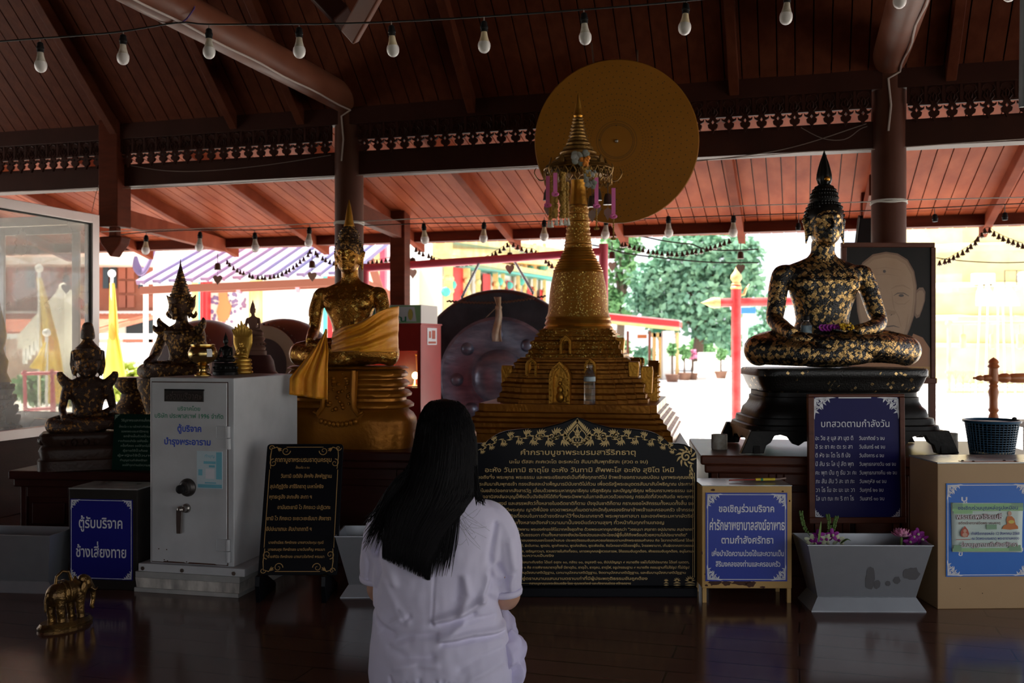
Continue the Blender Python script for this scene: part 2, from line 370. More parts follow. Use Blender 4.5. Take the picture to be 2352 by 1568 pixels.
M['marigold'] = pm('marigold', (.30, .17, .03), (.42, .23, .04), 40, .8)
M['jasmine'] = pm('jasmine', (.72, .70, .62), None, rough=.8)
M['greyflower'] = pm('faded_flower', (.30, .29, .28), (.18, .20, .14), 20, .8)
M['orange'] = pm('orange_flower', (.68, .22, .02), None, rough=.7)
M['yellowfl'] = pm('yellow_flower', (.75, .45, .02), None, rough=.7)
M['purple'] = pm('purple_orchid', (.30, .015, .30), (.22, .01, .2), 20, .6)
M['magenta'] = pm('lotus_pink', (.66, .18, .38), (.72, .38, .52), 20, .6)
M['stem'] = pm('green_stem', (.08, .16, .03), (.13, .22, .05), 10, .6)
M['palepetal'] = pm('pale_petal', (.55, .58, .40), None, rough=.6)
M['bottle'] = pm('clear_plastic', (.92, .94, .95), None, rough=.06, trans=.92, ior=1.3)
M['label'] = pm('bottle_label', (.30, .42, .50), None, rough=.4)
M['stick'] = pm('incense_red', (.40, .04, .03), None, rough=.7)
M['pack'] = pm('incense_yellow', (.72, .56, .04), None, rough=.4)
M['orangewood'] = pm('turned_wood', (.38, .125, .04), (.46, .17, .06), 6, .3)
M['flame'] = pm('lamp_glow', (1, .8, .45), None, emit=9)
M['violetcord'] = pm('violet_cord', (.10, .05, .22), None, rough=.6)
def glass(name, tint, alpha, dirt):
    """window glass: mostly clear, a dusty film scatters a little light"""
    m, nt, b = nodes(name); L = nt.links.new
    out = nt.nodes['Material Output']
    tr = nd(nt, 'ShaderNodeBsdfTransparent'); tr.inputs[0].default_value = c4(tint)
    gl = nd(nt, 'ShaderNodeBsdfGlossy'); gl.inputs['Roughness'].default_value = .04
    df = nd(nt, 'ShaderNodeBsdfTranslucent'); df.inputs[0].default_value = (.8, .8, .78, 1)
    d2 = nd(nt, 'ShaderNodeBsdfDiffuse'); d2.inputs[0].default_value = (.8, .8, .78, 1)
    a1 = nd(nt, 'ShaderNodeMixShader'); a1.inputs[0].default_value = .5; L(df.outputs[0], a1.inputs[1]); L(d2.outputs[0], a1.inputs[2])
    tc = nd(nt, 'ShaderNodeTexCoord'); n = nd(nt, 'ShaderNodeTexNoise'); n.inputs['Scale'].default_value = 2.5; n.inputs['Detail'].default_value = 6; L(tc.outputs['Object'], n.inputs['Vector'])
    q = nd(nt, 'ShaderNodeMapRange'); q.inputs['From Min'].default_value = .3; q.inputs['From Max'].default_value = .7; q.inputs['To Min'].default_value = dirt * .6; q.inputs['To Max'].default_value = dirt * 1.4; L(n.outputs[0], q.inputs[0])
    m1 = nd(nt, 'ShaderNodeMixShader'); L(q.outputs[0], m1.inputs[0]); L(tr.outputs[0], m1.inputs[1]); L(a1.outputs[0], m1.inputs[2])
    m2 = nd(nt, 'ShaderNodeMixShader'); m2.inputs[0].default_value = .05; L(m1.outputs[0], m2.inputs[1]); L(gl.outputs[0], m2.inputs[2])
    L(m2.outputs[0], out.inputs[0]); nt.nodes.remove(b)
    return m
M['glasspane'] = glass('cabinet_glass', (.93, .93, .90), 1, .24)
M['cabglass'] = glass('case_glass', (.8, .75, .7), 1, .05)

# ---------------------------------------------------------------- Thai lettering
UP = set('ิีึืั็ํ'); TONE = set('่้๊๋์')
_tc = {}
def _raw(t, off):
    k = (t, off)
    if k in _tc: return _tc[k]
    c = bpy.data.curves.new('t', 'FONT'); c.body = t; c.size = 1; c.resolution_u = 2; c.offset = off
    o = bpy.data.objects.new('t', c); C.objects.link(o)
    dg = bpy.context.evaluated_depsgraph_get(); dg.update()
    me = bpy.data.meshes.new_from_object(o.evaluated_get(dg))
    r = ([tuple(v.co) for v in me.vertices], [tuple(p.vertices) for p in me.polygons])
    bpy.data.objects.remove(o); bpy.data.curves.remove(c); bpy.data.meshes.remove(me)
    _tc[k] = r; return r
def _w(t):
    v = _raw(t, 0)[0]; return max((p[0] for p in v), default=0)
def letters(mb, t, x0, x1, z, h, y=0, off=.012, align=None, shear=0):
    """text between x0 and x1 on baseline z; h is the letter (font) size"""
    base = ''; lift = []
    for i, ch in enumerate(t):
        nx = t[i + 1] if i + 1 < len(t) else ''
        if ch in TONE and i and (t[i - 1] in UP or nx == 'ำ'): lift.append((base, ch))
        else: base += ch
    v, f = _raw(base, off)
    if not v: return
    xs = [p[0] for p in v]; w = max(xs) - min(xs); xm = min(xs)
    if x1 is None: kx = h; x1 = x0 + w * h
    else: kx = (x1 - x0) / w
    mb.add([(x0 + (p[0] - xm) * kx + shear * p[1] * h, y, z + p[1] * h) for p in v], f)
    for pre, ch in lift:
        q = _w(pre + 'ก') - _w('ก')
        v, f = _raw(ch, off)
        mb.add([(x0 + (p[0] + q - xm - .03) * kx + shear * p[1] * h, y, z + (p[1] + .2) * h) for p in v], f)

# ---------------------------------------------------------------- flat ornament
def spiral(cx, cz, r0, a0, turns, n=16, sgn=1, shrink=.15):
    return [(cx + r0 * (1 - (1 - shrink) * i / n) * math.cos(a0 + sgn * 2 * PI * turns * i / n), cz + r0 * (1 - (1 - shrink) * i / n) * math.sin(a0 + sgn * 2 * PI * turns * i / n)) for i in range(n + 1)]
def flame(mb, x, z, ang, L, w, y, bend=.35):
    """a curling flame-shaped leaf"""
    c_, s_ = math.cos(ang), math.sin(ang); L1 = []; R1 = []; n = 8
    for i in range(n + 1):
        t = i / n; ww = w * math.sin(PI * min(1, t * .92 + .08)) ** .8 * (1 - t * .55) if i < n else 0
        a = t * L; b = bend * L * (t * t - .25 * t)
        L1.append((x + c_ * a - s_ * (b + ww / 2), z + s_ * a + c_ * (b + ww / 2)))
        R1.append((x + c_ * a - s_ * (b - ww / 2), z + s_ * a + c_ * (b - ww / 2)))
    vs = [(p[0], y, p[1]) for p in R1] + [(p[0], y, p[1]) for p in L1]; n += 1
    mb.add(vs, [(i, i + 1, n + i + 1, n + i) for i in range(n - 1)])
def kanok_corner(mb, x, z, sx, sz, s, y):
    """corner flourish whose two arms run along +sx and -sz"""
    def T(p): return (x + sx * p[0] * s, z - sz * p[1] * s)
    b = MB()
    b.stroke(spiral(.28, .28, .2, -2.2, 1.15), [.09 - .05 * i / 16 for i in range(17)])
    b.stroke(spiral(.62, .16, .12, -2.2, 1.1), [.07 - .04 * i / 16 for i in range(17)]); b.stroke(spiral(.16, .62, .12, -2.2, -1.1), [.07 - .04 * i / 16 for i in range(17)])
    b.stroke([(.06, .06), (.4, .07), (.7, .05), (1.0, .0), (1.25, .02)], [.1, .16, .13, .09, .01])
    b.stroke([(.06, .06), (.07, .4), (.05, .7), (.0, 1.0), (.02, 1.25)], [.1, .16, .13, .09, .01])
    for (fx, fz, an, L, w, bd) in ((.45, .1, .6, .42, .17, .5), (.1, .45, .97, .42, .17, -.5), (.75, .08, .5, .32, .13, .5), (.08, .75, 1.07, .32, .13, -.5), (.3, .3, .78, .55, .2, .3), (.5, .3, .2, .3, .12, .5), (.3, .5, 1.37, .3, .12, -.5), (.1, .1, .78, .3, .2, 0)):
        flame(b, fx, fz, an, L * .78, w * 1.25, 0, bd * 1.3)
    vs = [T((p[0], p[2])) for p in b.v]
    mb.add([(p[0], y, p[1]) for p in vs], b.f)
def ring2(mb, x0, x1, z0, z1, w, y):
    for a in ((x0, x1, z0, z0 + w), (x0, x1, z1 - w, z1), (x0, x0 + w, z0 + w, z1 - w), (x1 - w, x1, z0 + w, z1 - w)):
        mb.flat([(a[0], a[2]), (a[1], a[2]), (a[1], a[3]), (a[0], a[3])], y)
def line(name, mat, parent, K, *a, **kw):
    b = MB(K); letters(b, *a, **kw); return b.build(name, mat, parent)
ORD = 'first second third fourth fifth sixth seventh eighth ninth tenth eleventh twelfth thirteenth fourteenth'.split()
SKY = 1.5; SUN = 17.0; EXPO = 0.2; EAVE = 2.1
# ================================================================ the hall
def rowed(o): o.rotation_euler = (0, 0, -A); return o
def sbox(name, mat, s0, s1, t0, t1, z0, z1, bevel=.004):
    return struct(rowed(MB().box(s0, s1, t0, t1, z0, z1).build(name, mat, bevel=bevel)))
fl = sbox('floor', M['floor'], -9.5, 4.2, -4.5, 6.9, -.12, 0, 0)
sbox('floor_bounce_strip', pm('bounce_strip_tone', (.36, .31, .28), (.42, .37, .33), 4, .6), -9.5, 4.2, 6.92, 8.95, -.16, -.12, 0)  # hidden strip added under the eave; its tone sets the bounced light
g = MB(); n = 48
g.add([(160 * math.cos(2 * PI * i / n), 20 + 160 * math.sin(2 * PI * i / n), -.13) for i in range(n)], [tuple(range(n))])
struct(g.build('ground', M['concrete']))
g = MB(); g.add([(3.4, 22.3, -.12), (8.5, 46, -.12), (-6, 46, -.12), (-6, 22.3, -.12)], [(0, 1, 2, 3)])
struct(g.build('road_surface', M['asphalt']))
# ceilings: separate boards, 105 mm wide
def zl(t): return 2.11 + (8.8 - t) * .237
def zm(t): return 2.73 + (6.3 - t) * .92
def boards(name, mat, s0, s1, t0, t1, zf, w=.105):
    b = MB(); s = s0
    while s < s1:
        j = U(-.002, .002)
        vs = []
        for (ss, tt, dz) in ((s + .004, t0, 0), (s + w - .004, t0, 0), (s + w - .004, t1, 0), (s + .004, t1, 0)):
            vs.append((ss, tt, zf(tt) + j))
        vs += [(p[0], p[1], p[2] + .018) for p in vs]
        b.add(vs, [(3, 2, 1, 0), (4, 5, 6, 7), (0, 1, 5, 4), (1, 2, 6, 5), (2, 3, 7, 6), (3, 0, 4, 7)])
        s += w
    return struct(rowed(b.build(name, mat)))
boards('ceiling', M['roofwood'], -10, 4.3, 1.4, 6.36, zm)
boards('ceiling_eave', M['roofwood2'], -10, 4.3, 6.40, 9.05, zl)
def slab(name, mat, s0, s1, pts, th):
    b = MB(); b.loft([[(s, t, z) for (t, z) in pts] + [(s, t, z + th) for (t, z) in pts[::-1]] for s in (s0, s1)])
    return struct(rowed(b.build(name, mat)))
slab('roof', M['darkwood'], -10.2, 4.5, [(9.1, zl(9.1) + .03), (6.3, zl(6.3) + .03)], .05)
slab('roof_main', M['darkwood'], -10.2, 4.5, [(6.45, zm(6.45) + .05), (1.4, zm(1.4) + .05), (-4.2, EAVE)], .06)  # rear slope is out of view, its eave set low to darken the hall
for ss in (-10.1, 4.4):  # gable ends closed off, out of view, to keep sky light out
    b = MB(); b.loft([[(ss + q, t, z) for (t, z) in ((6.4, 2.2), (6.4, zm(6.4)), (1.4, zm(1.4) + .05), (-4.2, EAVE), (-4.2, 2.15))] for q in (-.04, .04)]); struct(rowed(b.build('light_block_gable', M['darkwood'])))
    b = MB(); b.loft([[(ss + q, t, z) for (t, z) in ((6.4, 2.1), (9.0, 2.0), (9.0, zl(9.0)), (6.4, zl(6.4)))] for q in (-.04, .04)]); struct(rowed(b.build('light_block_gable', M['darkwood'])))
sbox('light_block_left', M['darkwood'], -10.05, -9.95, -4.4, .2, 0, 2.3, 0)  # unseen wall added to block light from this side
sbox('light_block_back', M['darkwood'], -9.95, -1.6, -4.4, -4.3, 0, EAVE + .05, 0)  # unseen partial wall added so the light comes from the right
sbox('added_dark_ground', pm('bounce_cut_dark', (.02, .035, .012), (.035, .05, .02), 2, .9), -60, 60, -60, -4.55, -.14, -.10, 0)  # dark ground added behind the camera to cut bounce onto the ceiling
# rafters
zr = MB
rs = [S(px, 8.8) for px in (516, 727, 950, 1175, 1427, 1701, 1985, 2268)]
step = rs[1] - rs[0]
allr = [rs[0] - step * k for k in (4, 3, 2, 1)] + rs + [rs[-1] + step]
for s in allr:
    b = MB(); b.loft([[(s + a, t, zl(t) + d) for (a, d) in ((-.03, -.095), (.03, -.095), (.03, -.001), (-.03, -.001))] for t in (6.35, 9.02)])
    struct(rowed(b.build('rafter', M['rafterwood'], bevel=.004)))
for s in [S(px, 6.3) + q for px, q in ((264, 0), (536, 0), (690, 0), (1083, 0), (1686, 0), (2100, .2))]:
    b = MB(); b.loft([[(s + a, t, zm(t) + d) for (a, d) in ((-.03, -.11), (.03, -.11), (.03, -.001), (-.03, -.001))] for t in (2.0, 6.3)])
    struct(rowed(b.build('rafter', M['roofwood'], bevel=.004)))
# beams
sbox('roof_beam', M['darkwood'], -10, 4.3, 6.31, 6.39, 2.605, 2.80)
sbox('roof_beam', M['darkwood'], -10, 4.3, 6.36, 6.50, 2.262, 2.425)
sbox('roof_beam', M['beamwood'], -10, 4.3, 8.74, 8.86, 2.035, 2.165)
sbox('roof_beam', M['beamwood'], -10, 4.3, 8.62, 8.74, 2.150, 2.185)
# posts
sp = S(272, 6.4)
hb = MB(); hb.box(sp - .083, sp + .083, 6.28, 6.44, 1.955, 2.95)
pp = struct(rowed(hb.build('hanging_post', M['beamwood'], bevel=.006)))
hb = MB(); hb.prism([(sp - .10, 1.885), (sp + .10, 1.885), (sp + .085, 1.83), (sp + .03, 1.77), (sp, 1.73), (sp - .03, 1.77), (sp - .085, 1.83)], 6.30, 6.42); hb.box(sp - .035, sp + .035, 6.33, 6.39, 1.88, 1.96)
o = rowed(hb.build('roof_finial', M['beamwood'], bevel=.012)); struct(o)
def cyl(p, q, r, seg=28):
    b = MB(); b.tube([p, q], r, seg); return b
pil = []
for px in (802, 2041):
    s = S(px, 6.4); pil.append(s)
    c = RW(s, 6.4, 0)
    b = MB(); b.lathe([(.1, 0), (.1, 2.80)], 32, c)
    struct(b.build('pillar', M['pillar'], smooth=True))
    b = MB(); b.tube([RW(s, 6.4, 2.79), RW(s, 2.6, 2.79)], .1, 28)
    b.ell(RW(s, 6.4, 2.79), .1, 24, 12)
    struct(b.build('round_beam', M['pole'], smooth=True))
    b = MB()
    pts = [RW(s + .055 + .008 * math.sin(t * 9), t, 2.79 - .092) for t in [6.3 - .15 * i for i in range(24)]]
    pts = [RW(s - .01, 6.298, 2.35), RW(s + .005, 6.296, 2.5), RW(s - .01, 6.297, 2.66)] + pts
    b.tube(pts, .006, 6)
    tag(b.build('conduit_cable', M['whitewire'], smooth=True), 'pale cable clipped under the round beam of the %s pillar' % ('pillar behind the seated gold buddha' if px < 1000 else 'framed portrait'), 'cable')
    b = MB(); b.tube([RW(s, 6.4, 0) + Vector((.103 * math.cos(i * PI / 12), .103 * math.sin(i * PI / 12), Z(511 if px < 1000 else 462, Yt(px, 6.3)) + .004 * math.sin(i))) for i in range(25)], .006, 6)
    b.tube([RW(s, 6.4, 0) + Vector((.103 * math.cos(i * PI / 12), .103 * math.sin(i * PI / 12), .012 + Z(511 if px < 1000 else 462, Yt(px, 6.3)))) for i in range(25)], .005, 6)
    tag(b.build('cord_loop', M['string'], smooth=True), 'white cord wound round the pillar behind the %s' % ('seated gold buddha' if px < 1000 else 'framed portrait'), 'cord')
c = RW(S(919, 8.25), 8.25, 0)
b = MB(); b.box(-.07, .07, -.07, .07, -.13, 2.32); o = b.build('post', M['beamwood'], bevel=.006); o.location = c; struct(rowed(o)); o['label'] = 'square timber post'
c = RW(S(1992, 8.25), 8.25, 0)
b = MB(); b.box(-.05, .05, -.07, .07, -.13, 2.32); o = b.build('post', M['beamwood'], bevel=.006); o.location = c; struct(rowed(o))
b = MB(); b.bar(RW(S(812, 6.48), 6.48, 2.03), RW(S(915, 8.2), 8.2, 2.08), .07, .13); struct(b.build('timber_brace', M['beamwood'], bevel=.005))
b = MB(); b.bar(RW(S(290, 6.44), 6.44, 2.03), RW(S(512, 8.75), 8.75, 2.06), .07, .13); struct(b.build('timber_brace', M['rafterwood'], bevel=.005))
b = MB(); b.bar(RW(S(2010, 6.48), 6.48, 2.06), RW(S(1992, 8.2), 8.2, 2.1), .07, .13); struct(b.build('timber_brace', M['rafterwood'], bevel=.005))
b = MB(); b.bar(P(872, -40, 4.9), P(803, 84, 5.2), .10, .05, up=(0, 1, 0)); struct(b.build('roof_strut', M['pole'], bevel=.01))
b = MB(); b.bar(P(690, -60, 5.9), P(792, 45, 5.8), .12, .14, up=(0, 1, 0)); struct(b.build('roof_strut', M['darkwood'], bevel=.01))
b = MB(); b.tube([P(2362, -60, 3.0), P(2358, 245, 3.05)], .022, 14); struct(b.build('steel_post', pm('grey_steel', (.12, .13, .14), rough=.5), smooth=True))

# carved fretwork hanging under the upper beam
def fret(name, s0, s1):
    n = max(1, round((s1 - s0) / .1)); w = (s1 - s0) / n; b = MB(); h = w / .1
    zt = 2.61; zb = 2.497
    b.box(s0, s1, 6.325, 6.345, zb, zt)
    for i in range(n):
        cx = s0 + (i + .5) * w
        for sg in (-1, 1):
            pts = [(0, zb + .001), (.018, zb + .001), (.022, zb - .012), (.034, zb - .016), (.046, zb - .006), (.044, zb - .022), (.030, zb - .030), (.020, zb - .034), (.032, zb - .044), (.028, zb - .062), (.012, zb - .072), (0, zb - .098), (0, zb - .04), (.009, zb - .028), (0, zb - .014)]
            b.prism([(cx + sg * x * h, z) for (x, z) in pts], 6.325, 6.345)
            for pts in ([(.003, zt - .01), (.03, zt - .02), (.036, zt - .045), (.018, zt - .06), (.03, zt - .085), (.012, zt - .108)], [(.044, zt - .008), (.04, zt - .05), (.046, zt - .1)], [(.0, zt - .045), (.012, zt - .065), (.006, zt - .09)]):
                b.tube([(cx + sg * x * h, 6.322, z) for (x, z) in pts], .0045, 5)
        b.box(cx - w / 2 - .006, cx - w / 2 + .006, 6.317, 6.325, zb + .012, zt)
    return rowed(b.build(name, M['darkwood']))
s0 = S(-60, 6.33)
ends = [(s0, sp - .085), (sp + .085, pil[0] - .1), (pil[0] + .1, pil[1] - .1), (pil[1] + .1, S(2420, 6.33))]
for i, (a, c) in enumerate(ends): struct(fret('trim_%d' % (i + 1), a, c))

# ================================================================ camera, sky, sun
cam = bpy.data.cameras.new('camera'); co = bpy.data.objects.new('camera', cam); C.objects.link(co)
co.location = (0, 0, H); co.rotation_euler = (PI / 2, 0, 0)
cam.sensor_width = 36; cam.lens = 36 * F / 2352; cam.clip_end = 600; cam.clip_start = .05
cam.dof.use_dof = True; cam.dof.focus_distance = 3.9; cam.dof.aperture_fstop = 4.0
scene.camera = co
w = bpy.data.worlds.new('world'); scene.world = w; w.use_nodes = True
nt = w.node_tree; bg = nt.nodes['Background']
tc = nd(nt, 'ShaderNodeTexCoord'); ns = nd(nt, 'ShaderNodeTexNoise'); ns.inputs['Scale'].default_value = 3; ns.inputs['Detail'].default_value = 5
nt.links.new(tc.outputs['Generated'], ns.inputs['Vector'])
rp = nd(nt, 'ShaderNodeValToRGB'); rp.color_ramp.elements[0].color = (.80, .88, 1, 1); rp.color_ramp.elements[1].color = (1, .99, 1, 1); rp.color_ramp.elements[0].position = .35; rp.color_ramp.elements[1].position = .6
nt.links.new(ns.outputs[0], rp.inputs[0]); nt.links.new(rp.outputs[0], bg.inputs['Color'])
bg.inputs['Strength'].default_value = SKY
sun = bpy.data.lights.new('sun', 'SUN'); so = bpy.data.objects.new('sun', sun); C.objects.link(so)
sun.energy = SUN; sun.angle = .01; sun.color = (1, .95, .86)
d = Vector((.42, -.22, -1)); so.rotation_euler = d.to_track_quat('-Z', 'Y').to_euler()
scene.view_settings.view_transform = 'Standard'; scene.view_settings.look = 'None'; scene.view_settings.gamma = 1; scene.view_settings.exposure = EXPO
scene.view_settings.use_curve_mapping = False
cy = scene.cycles
cy.max_bounces = 10; cy.diffuse_bounces = 5; cy.glossy_bounces = 4; cy.transparent_max_bounces = 12; cy.transmission_bounces = 8
cy.sample_clamp_indirect = 6; cy.use_denoising = True; cy.caustics_reflective = False; cy.caustics_refractive = False
# ================================================================ string lights
def bulb_parts(t, old=False, cord=.05, empty=False):
    s = .001
    b = MB(s); b.lathe([(3, cord * 1000), (3, 2)], 8); b.build('cord', M['greywire'], t)
    b = MB(s); b.lathe([(4, 2), (10, 0), (15, -6), (16, -20), (19, -24), (19, -34), (17, -36), (17, -48), (14, -50)], 20); b.build('socket', M['rubber'], t, smooth=True)
    if empty: return
    b = MB(s); b.lathe([(13, -50), (14.5, -54), (17, -70), (23, -92), (26, -98)], 24); b.build('bulb_neck', M['bulbold'] if old else M['bulbneck'], t, smooth=True)
    b = MB(s); b.lathe([(26, -97), (29.5, -106), (30.5, -116), (28.5, -130), (23, -141), (14, -148.5), (5, -151.5), (0, -152)], 24); b.build('bulb_globe', M['bulbglass'], t, smooth=True)
near = [(92, 95, 150), (283, 78, 133), (480, 58, 120), (687, 57, 118), (899, 52, 114), (1112, 42, 105), (1341, 24, 87), (1576, 0, 66), (1809, -20, 40), (2067, -60, 3), (2322, -80, -12)]
def Yn(px): return 5.05 - (px - 90) * .00024
lines = {True: [], False: []}
for i, (px, ya, yb) in enumerate(near):
    Y = Yn(px); ztop = Z(ya, Y); zb = Z(yb + 16, Y) + .152
    old = i in (4, 5, 7)
    t = thing('light_bulb', '%s bulb on the front string under the roof, %s from the glass case' % ('yellow necked' if old else 'frosted white', ORD[i]), 'light bulb', (X(px, Y), Y, zb), rz=i, group='bulbs on the front string')
    t.rotation_euler = (U(-.05, .05), U(-.1, .1), i)
    bulb_parts(t, old, max(.02, ztop - zb))
pts = []
for (px, py) in [(-40, 98), (0, 95), (92, 88), (200, 80), (283, 72), (410, 52), (480, 56), (687, 55), (740, 55), (899, 50), (1112, 38), (1341, 22), (1576, 2), (1809, -25), (2067, -62), (2400, -95)]:
    pts.append(P(px, py, Yn(px)))
def cat(p, n=4):
    out = []
    for i in range(len(p) - 1):
        a, b, c, d = p[max(i - 1, 0)], p[i], p[i + 1], p[min(i + 2, len(p) - 1)]
        for k in range(n):
            t = k / n
            out.append(.5 * ((2 * b) + (c - a) * t + (2 * a - 5 * b + 4 * c - d) * t * t + (3 * b - a - 3 * c + d) * t ** 3))
    out.append(p[-1]); return out
b = MB(); b.tube(cat(pts), .0045, 6); tag(b.build('string_light_cable', M['wire'], smooth=True), 'black cable of the front bulb string under the main roof', 'cable')
far = [(336, 535, 577, 1), (460, 530, 570, 1), (585, 530, 572, 1), (711, 525, 560, 1), (973, 515, 553, 1), (1112, 514, 550, 1), (1250, 510, 546, 1), (1393, 508, 542, 1), (1535, 500, 538, 1), (1685, 495, 537, 1), (1834, 492, 520, 0), (2147, 478, 500, 0), (2308, 470, 496, 0)]
def Yf(px): return 7.75 - (px - 336) * .00062
for i, (px, ya, yb, full) in enumerate(far):
    Y = Yf(px); ztop = Z(ya, Y); zb = (Z(yb + 8, Y) + .152) if full else Z(yb - 8, Y)
    if full:
        t = thing('light_bulb', '%s bulb on the rear string under the eave, %s from the glass case' % ('amber-tinted' if i == 0 else 'white', ORD[i]), 'light bulb', (X(px, Y), Y, zb), rz=i, group='bulbs on the rear string')
    else:
        t = thing('bulb_socket', 'empty black bulb socket on the rear string %s' % {10: 'beside the head of the black buddha', 11: 'just past the round pillar', 12: 'above the small bells by the yellow building'}[i], 'bulb socket', (X(px, Y), Y, zb), rz=i, group='empty sockets on the rear string')
    t.rotation_euler = (U(-.05, .05), U(-.08, .08), i)
    bulb_parts(t, i in (0, 4, 5, 6), max(.02, ztop - zb), not full)
def wire(name, label, pxs, Yfn, r, mat, n=4):
    b = MB(); b.tube(cat([P(px, py, Yfn(px) if callable(Yfn) else Yfn) for (px, py) in pxs], n), r, 6)
    return tag(b.build(name, mat, smooth=True), label, 'cable')
wire('string_light_cable', 'black cable of the rear bulb string under the low eave', [(250, 542), (336, 533), (460, 528), (585, 528), (711, 523), (973, 513), (1112, 512), (1250, 508), (1393, 505), (1535, 500), (1685, 495), (1834, 490), (2147, 477), (2308, 469), (2400, 466)], Yf, .004, M['wire'])
def Yw(px): return 7.3 - (px - 336) * .00062
wire('hall_string', 'thin white string stretched across the hall between the pillars', [(232, 532), (500, 523), (770, 511), (1000, 500), (1300, 488), (1600, 476), (2005, 463), (2080, 459), (2400, 452)], lambda px: Yt(px, 6.28), .0032, M['string'])
wire('slack_wire', 'loose grey wire sagging along the tie beam by the hanging post', [(300, 380), (380, 392), (480, 392), (620, 378), (760, 356)], lambda px: Yt(px, 6.34), .0025, M['greywire'])
wire('roof_cable', 'pale cable stapled along the foot of the tie beam', [(0, 441), (120, 437), (240, 433), (430, 427), (600, 416), (769, 405), (834, 402), (1030, 392), (1228, 383), (1600, 368), (1760, 356), (1860, 348), (2004, 343), (2078, 338), (2200, 329), (2352, 319)], lambda px: Yt(px, 6.345), .003, M['whitewire'], 3)
wire('slack_wire', 'slack grey wire looping across the tie beam beside the round pillar', [(1600, 370), (1750, 352), (1850, 330), (1960, 294), (1990, 284)], lambda px: Yt(px, 6.34), .003, M['greywire'])
wire('slack_wire', 'thin grey wire drooping on the tie beam above the black buddha', [(1840, 293), (1890, 318), (1940, 320), (1975, 297), (1992, 290)], lambda px: Yt(px, 6.335), .0025, M['greywire'])
wire('case_tie_wire', 'thin wire running from the tie beam down to the glass case frame', [(238, 396), (222, 440), (211, 486)], lambda px: Yt(px, 6.3), .0022, M['greywire'])
b = MB(); pv = []
for i in range(20):
    t = i / 19; pv.append(P(440 - 22 * t - 8 * math.sin(PI * t), 20 + 26 * t, 5.02))
b.tube([P(449, -4, 5.1), P(446, 20, 5.02), P(430, 42, 4.98), P(418, 52, 5.0), P(404, 47, 5.02), P(398, 40, 5.06)], .004, 6)
tag(b.build('violet_cord', M['violetcord'], smooth=True), 'violet cord tying the bulb string to the round beam', 'cord')

# ================================================================ gold disc
t = thing('gold_disc', 'huge round gold disc pricked with rings of dots behind the spire', 'disc', P(1416, 325, 6.05), rz=-.06)
k = 6.05 / F
b = MB(k); b.lathe([(0, -4), (186, -4), (188, -2), (188, 3), (186, 5), (0, 5)], 96, M=Matrix.Rotation(PI / 2, 4, 'X')); b.build('disc_plate', M['disc'], t, smooth=True, ang=30)
b = MB(k)
def dot(a, r, q): b.flat([(r * math.cos(a) + q * math.cos(j * PI / 3), r * math.sin(a) + q * math.sin(j * PI / 3)) for j in range(6)], -5.4)
for r in (37, 40.5, 46): 
    for j in range(84): dot(2 * PI * j / 84 + r, r, 1.0)
for r in (60, 66, 73):
    for j in range(60): dot(2 * PI * j / 60 + r, r, 1.0)
for j in range(60):
    for i in range(8): dot(2 * PI * j / 60 + (i % 2) * PI / 60, 82 + i * 13, 1.3)
for i in range(7): dot(U(0, 6), U(30, 180), U(1, 1.8))
o = b.build('dot_pattern', M['dots'], t)
b = MB(k); b.ell((0, -6, 0), (4, 4, 4), 12, 8); b.build('centre_knob', M['chrome'], t, smooth=True)
b = MB(); 
for q in (-.13, .13): b.tube([P(1416, 325, 6.05) + Vector((q, .03, .44)), P(1416, 325, 6.05) + Vector((q * 1.3, .30, 1.02))], .005, 6)
tag(b.build('disc_hanger', M['iron']), 'pair of iron rods hanging the gold disc from the roof beam', 'hanger')

# ================================================================ golden chedi
CH = 12 * PI / 180
YC = 5.69; XC = X(1328, YC)
chd = thing('golden_chedi', 'tall golden stupa model with a crowned umbrella spire', 'stupa', (XC, YC, .564), rz=-CH)
chd['category'] = 'stupa'
zz = lambda y, Yv=YC: Z(y, Yv) - .564
def plan(b_, n=2, d=.05):
    """square plan with n stepped corners"""
    h = b_ / 2; d = d * b_; q = []
    for k_ in range(n + 1): q += [(h - (n - k_) * 0 - k_ * d, h - (n - k_) * d)] if k_ == 0 else [(h - k_ * d, h - (n - k_ + 1) * d), (h - k_ * d, h - (n - k_) * d)]
    out = []
    for r in range(4):
        c_, s_ = math.cos(r * PI / 2), math.sin(r * PI / 2)
        out += [(x * c_ - y * s_, x * s_ + y * c_) for (x, y) in q]
    return out
def tiers(prof, n, d):
    b = MB(); b.loft([[Vector((x, y, z)) for (x, y) in plan(bb, n, d)] for (bb, z) in prof]); return b
# plinth and stepped terraces (side, height above the altar)
z0, z1, z2, z3, z4 = 0, .205, .347, .448, .572
tiers([(1.12, 0), (1.12, .05), (1.10, .055), (1.10, .075), (1.06, .085), (1.06, .105), (1.02, .115), (1.02, .13), (.985, .14), (.985, .158), (.95, .165), (.95, z1)], 1, .035).build('plinth', M['goldped'], chd)
def terrace(b0, b1, za, zb, n, d):
    h = zb - za; m = [(0, 0), (0, .13), (.22, .18), (.22, .32), (.45, .40), (.45, .56), (.36, .60), (.36, .70), (.72, .78), (.72, .9), (1, .94), (1, 1)]
    return [(b0 + (b1 - b0) * q, za + h * r) for (q, r) in m]
tiers(terrace(.83, .72, z1, z2, 3, .06), 3, .06).build('lower_terrace', M['goldped'], chd)
tiers(terrace(.70, .60, z2, z3, 3, .06), 3, .06).build('middle_terrace', M['goldped'], chd)
tiers(terrace(.55, .42, z3, z4, 3, .07), 3, .07).build('upper_terrace', M['gold'], chd)
tiers(terrace(.45, .36, z4, z4 + .04, 3, .08), 3, .08).build('bell_base', M['gold'], chd)
q = 1 / 402.0
def rz_(y): return Z(y, YC) - .564
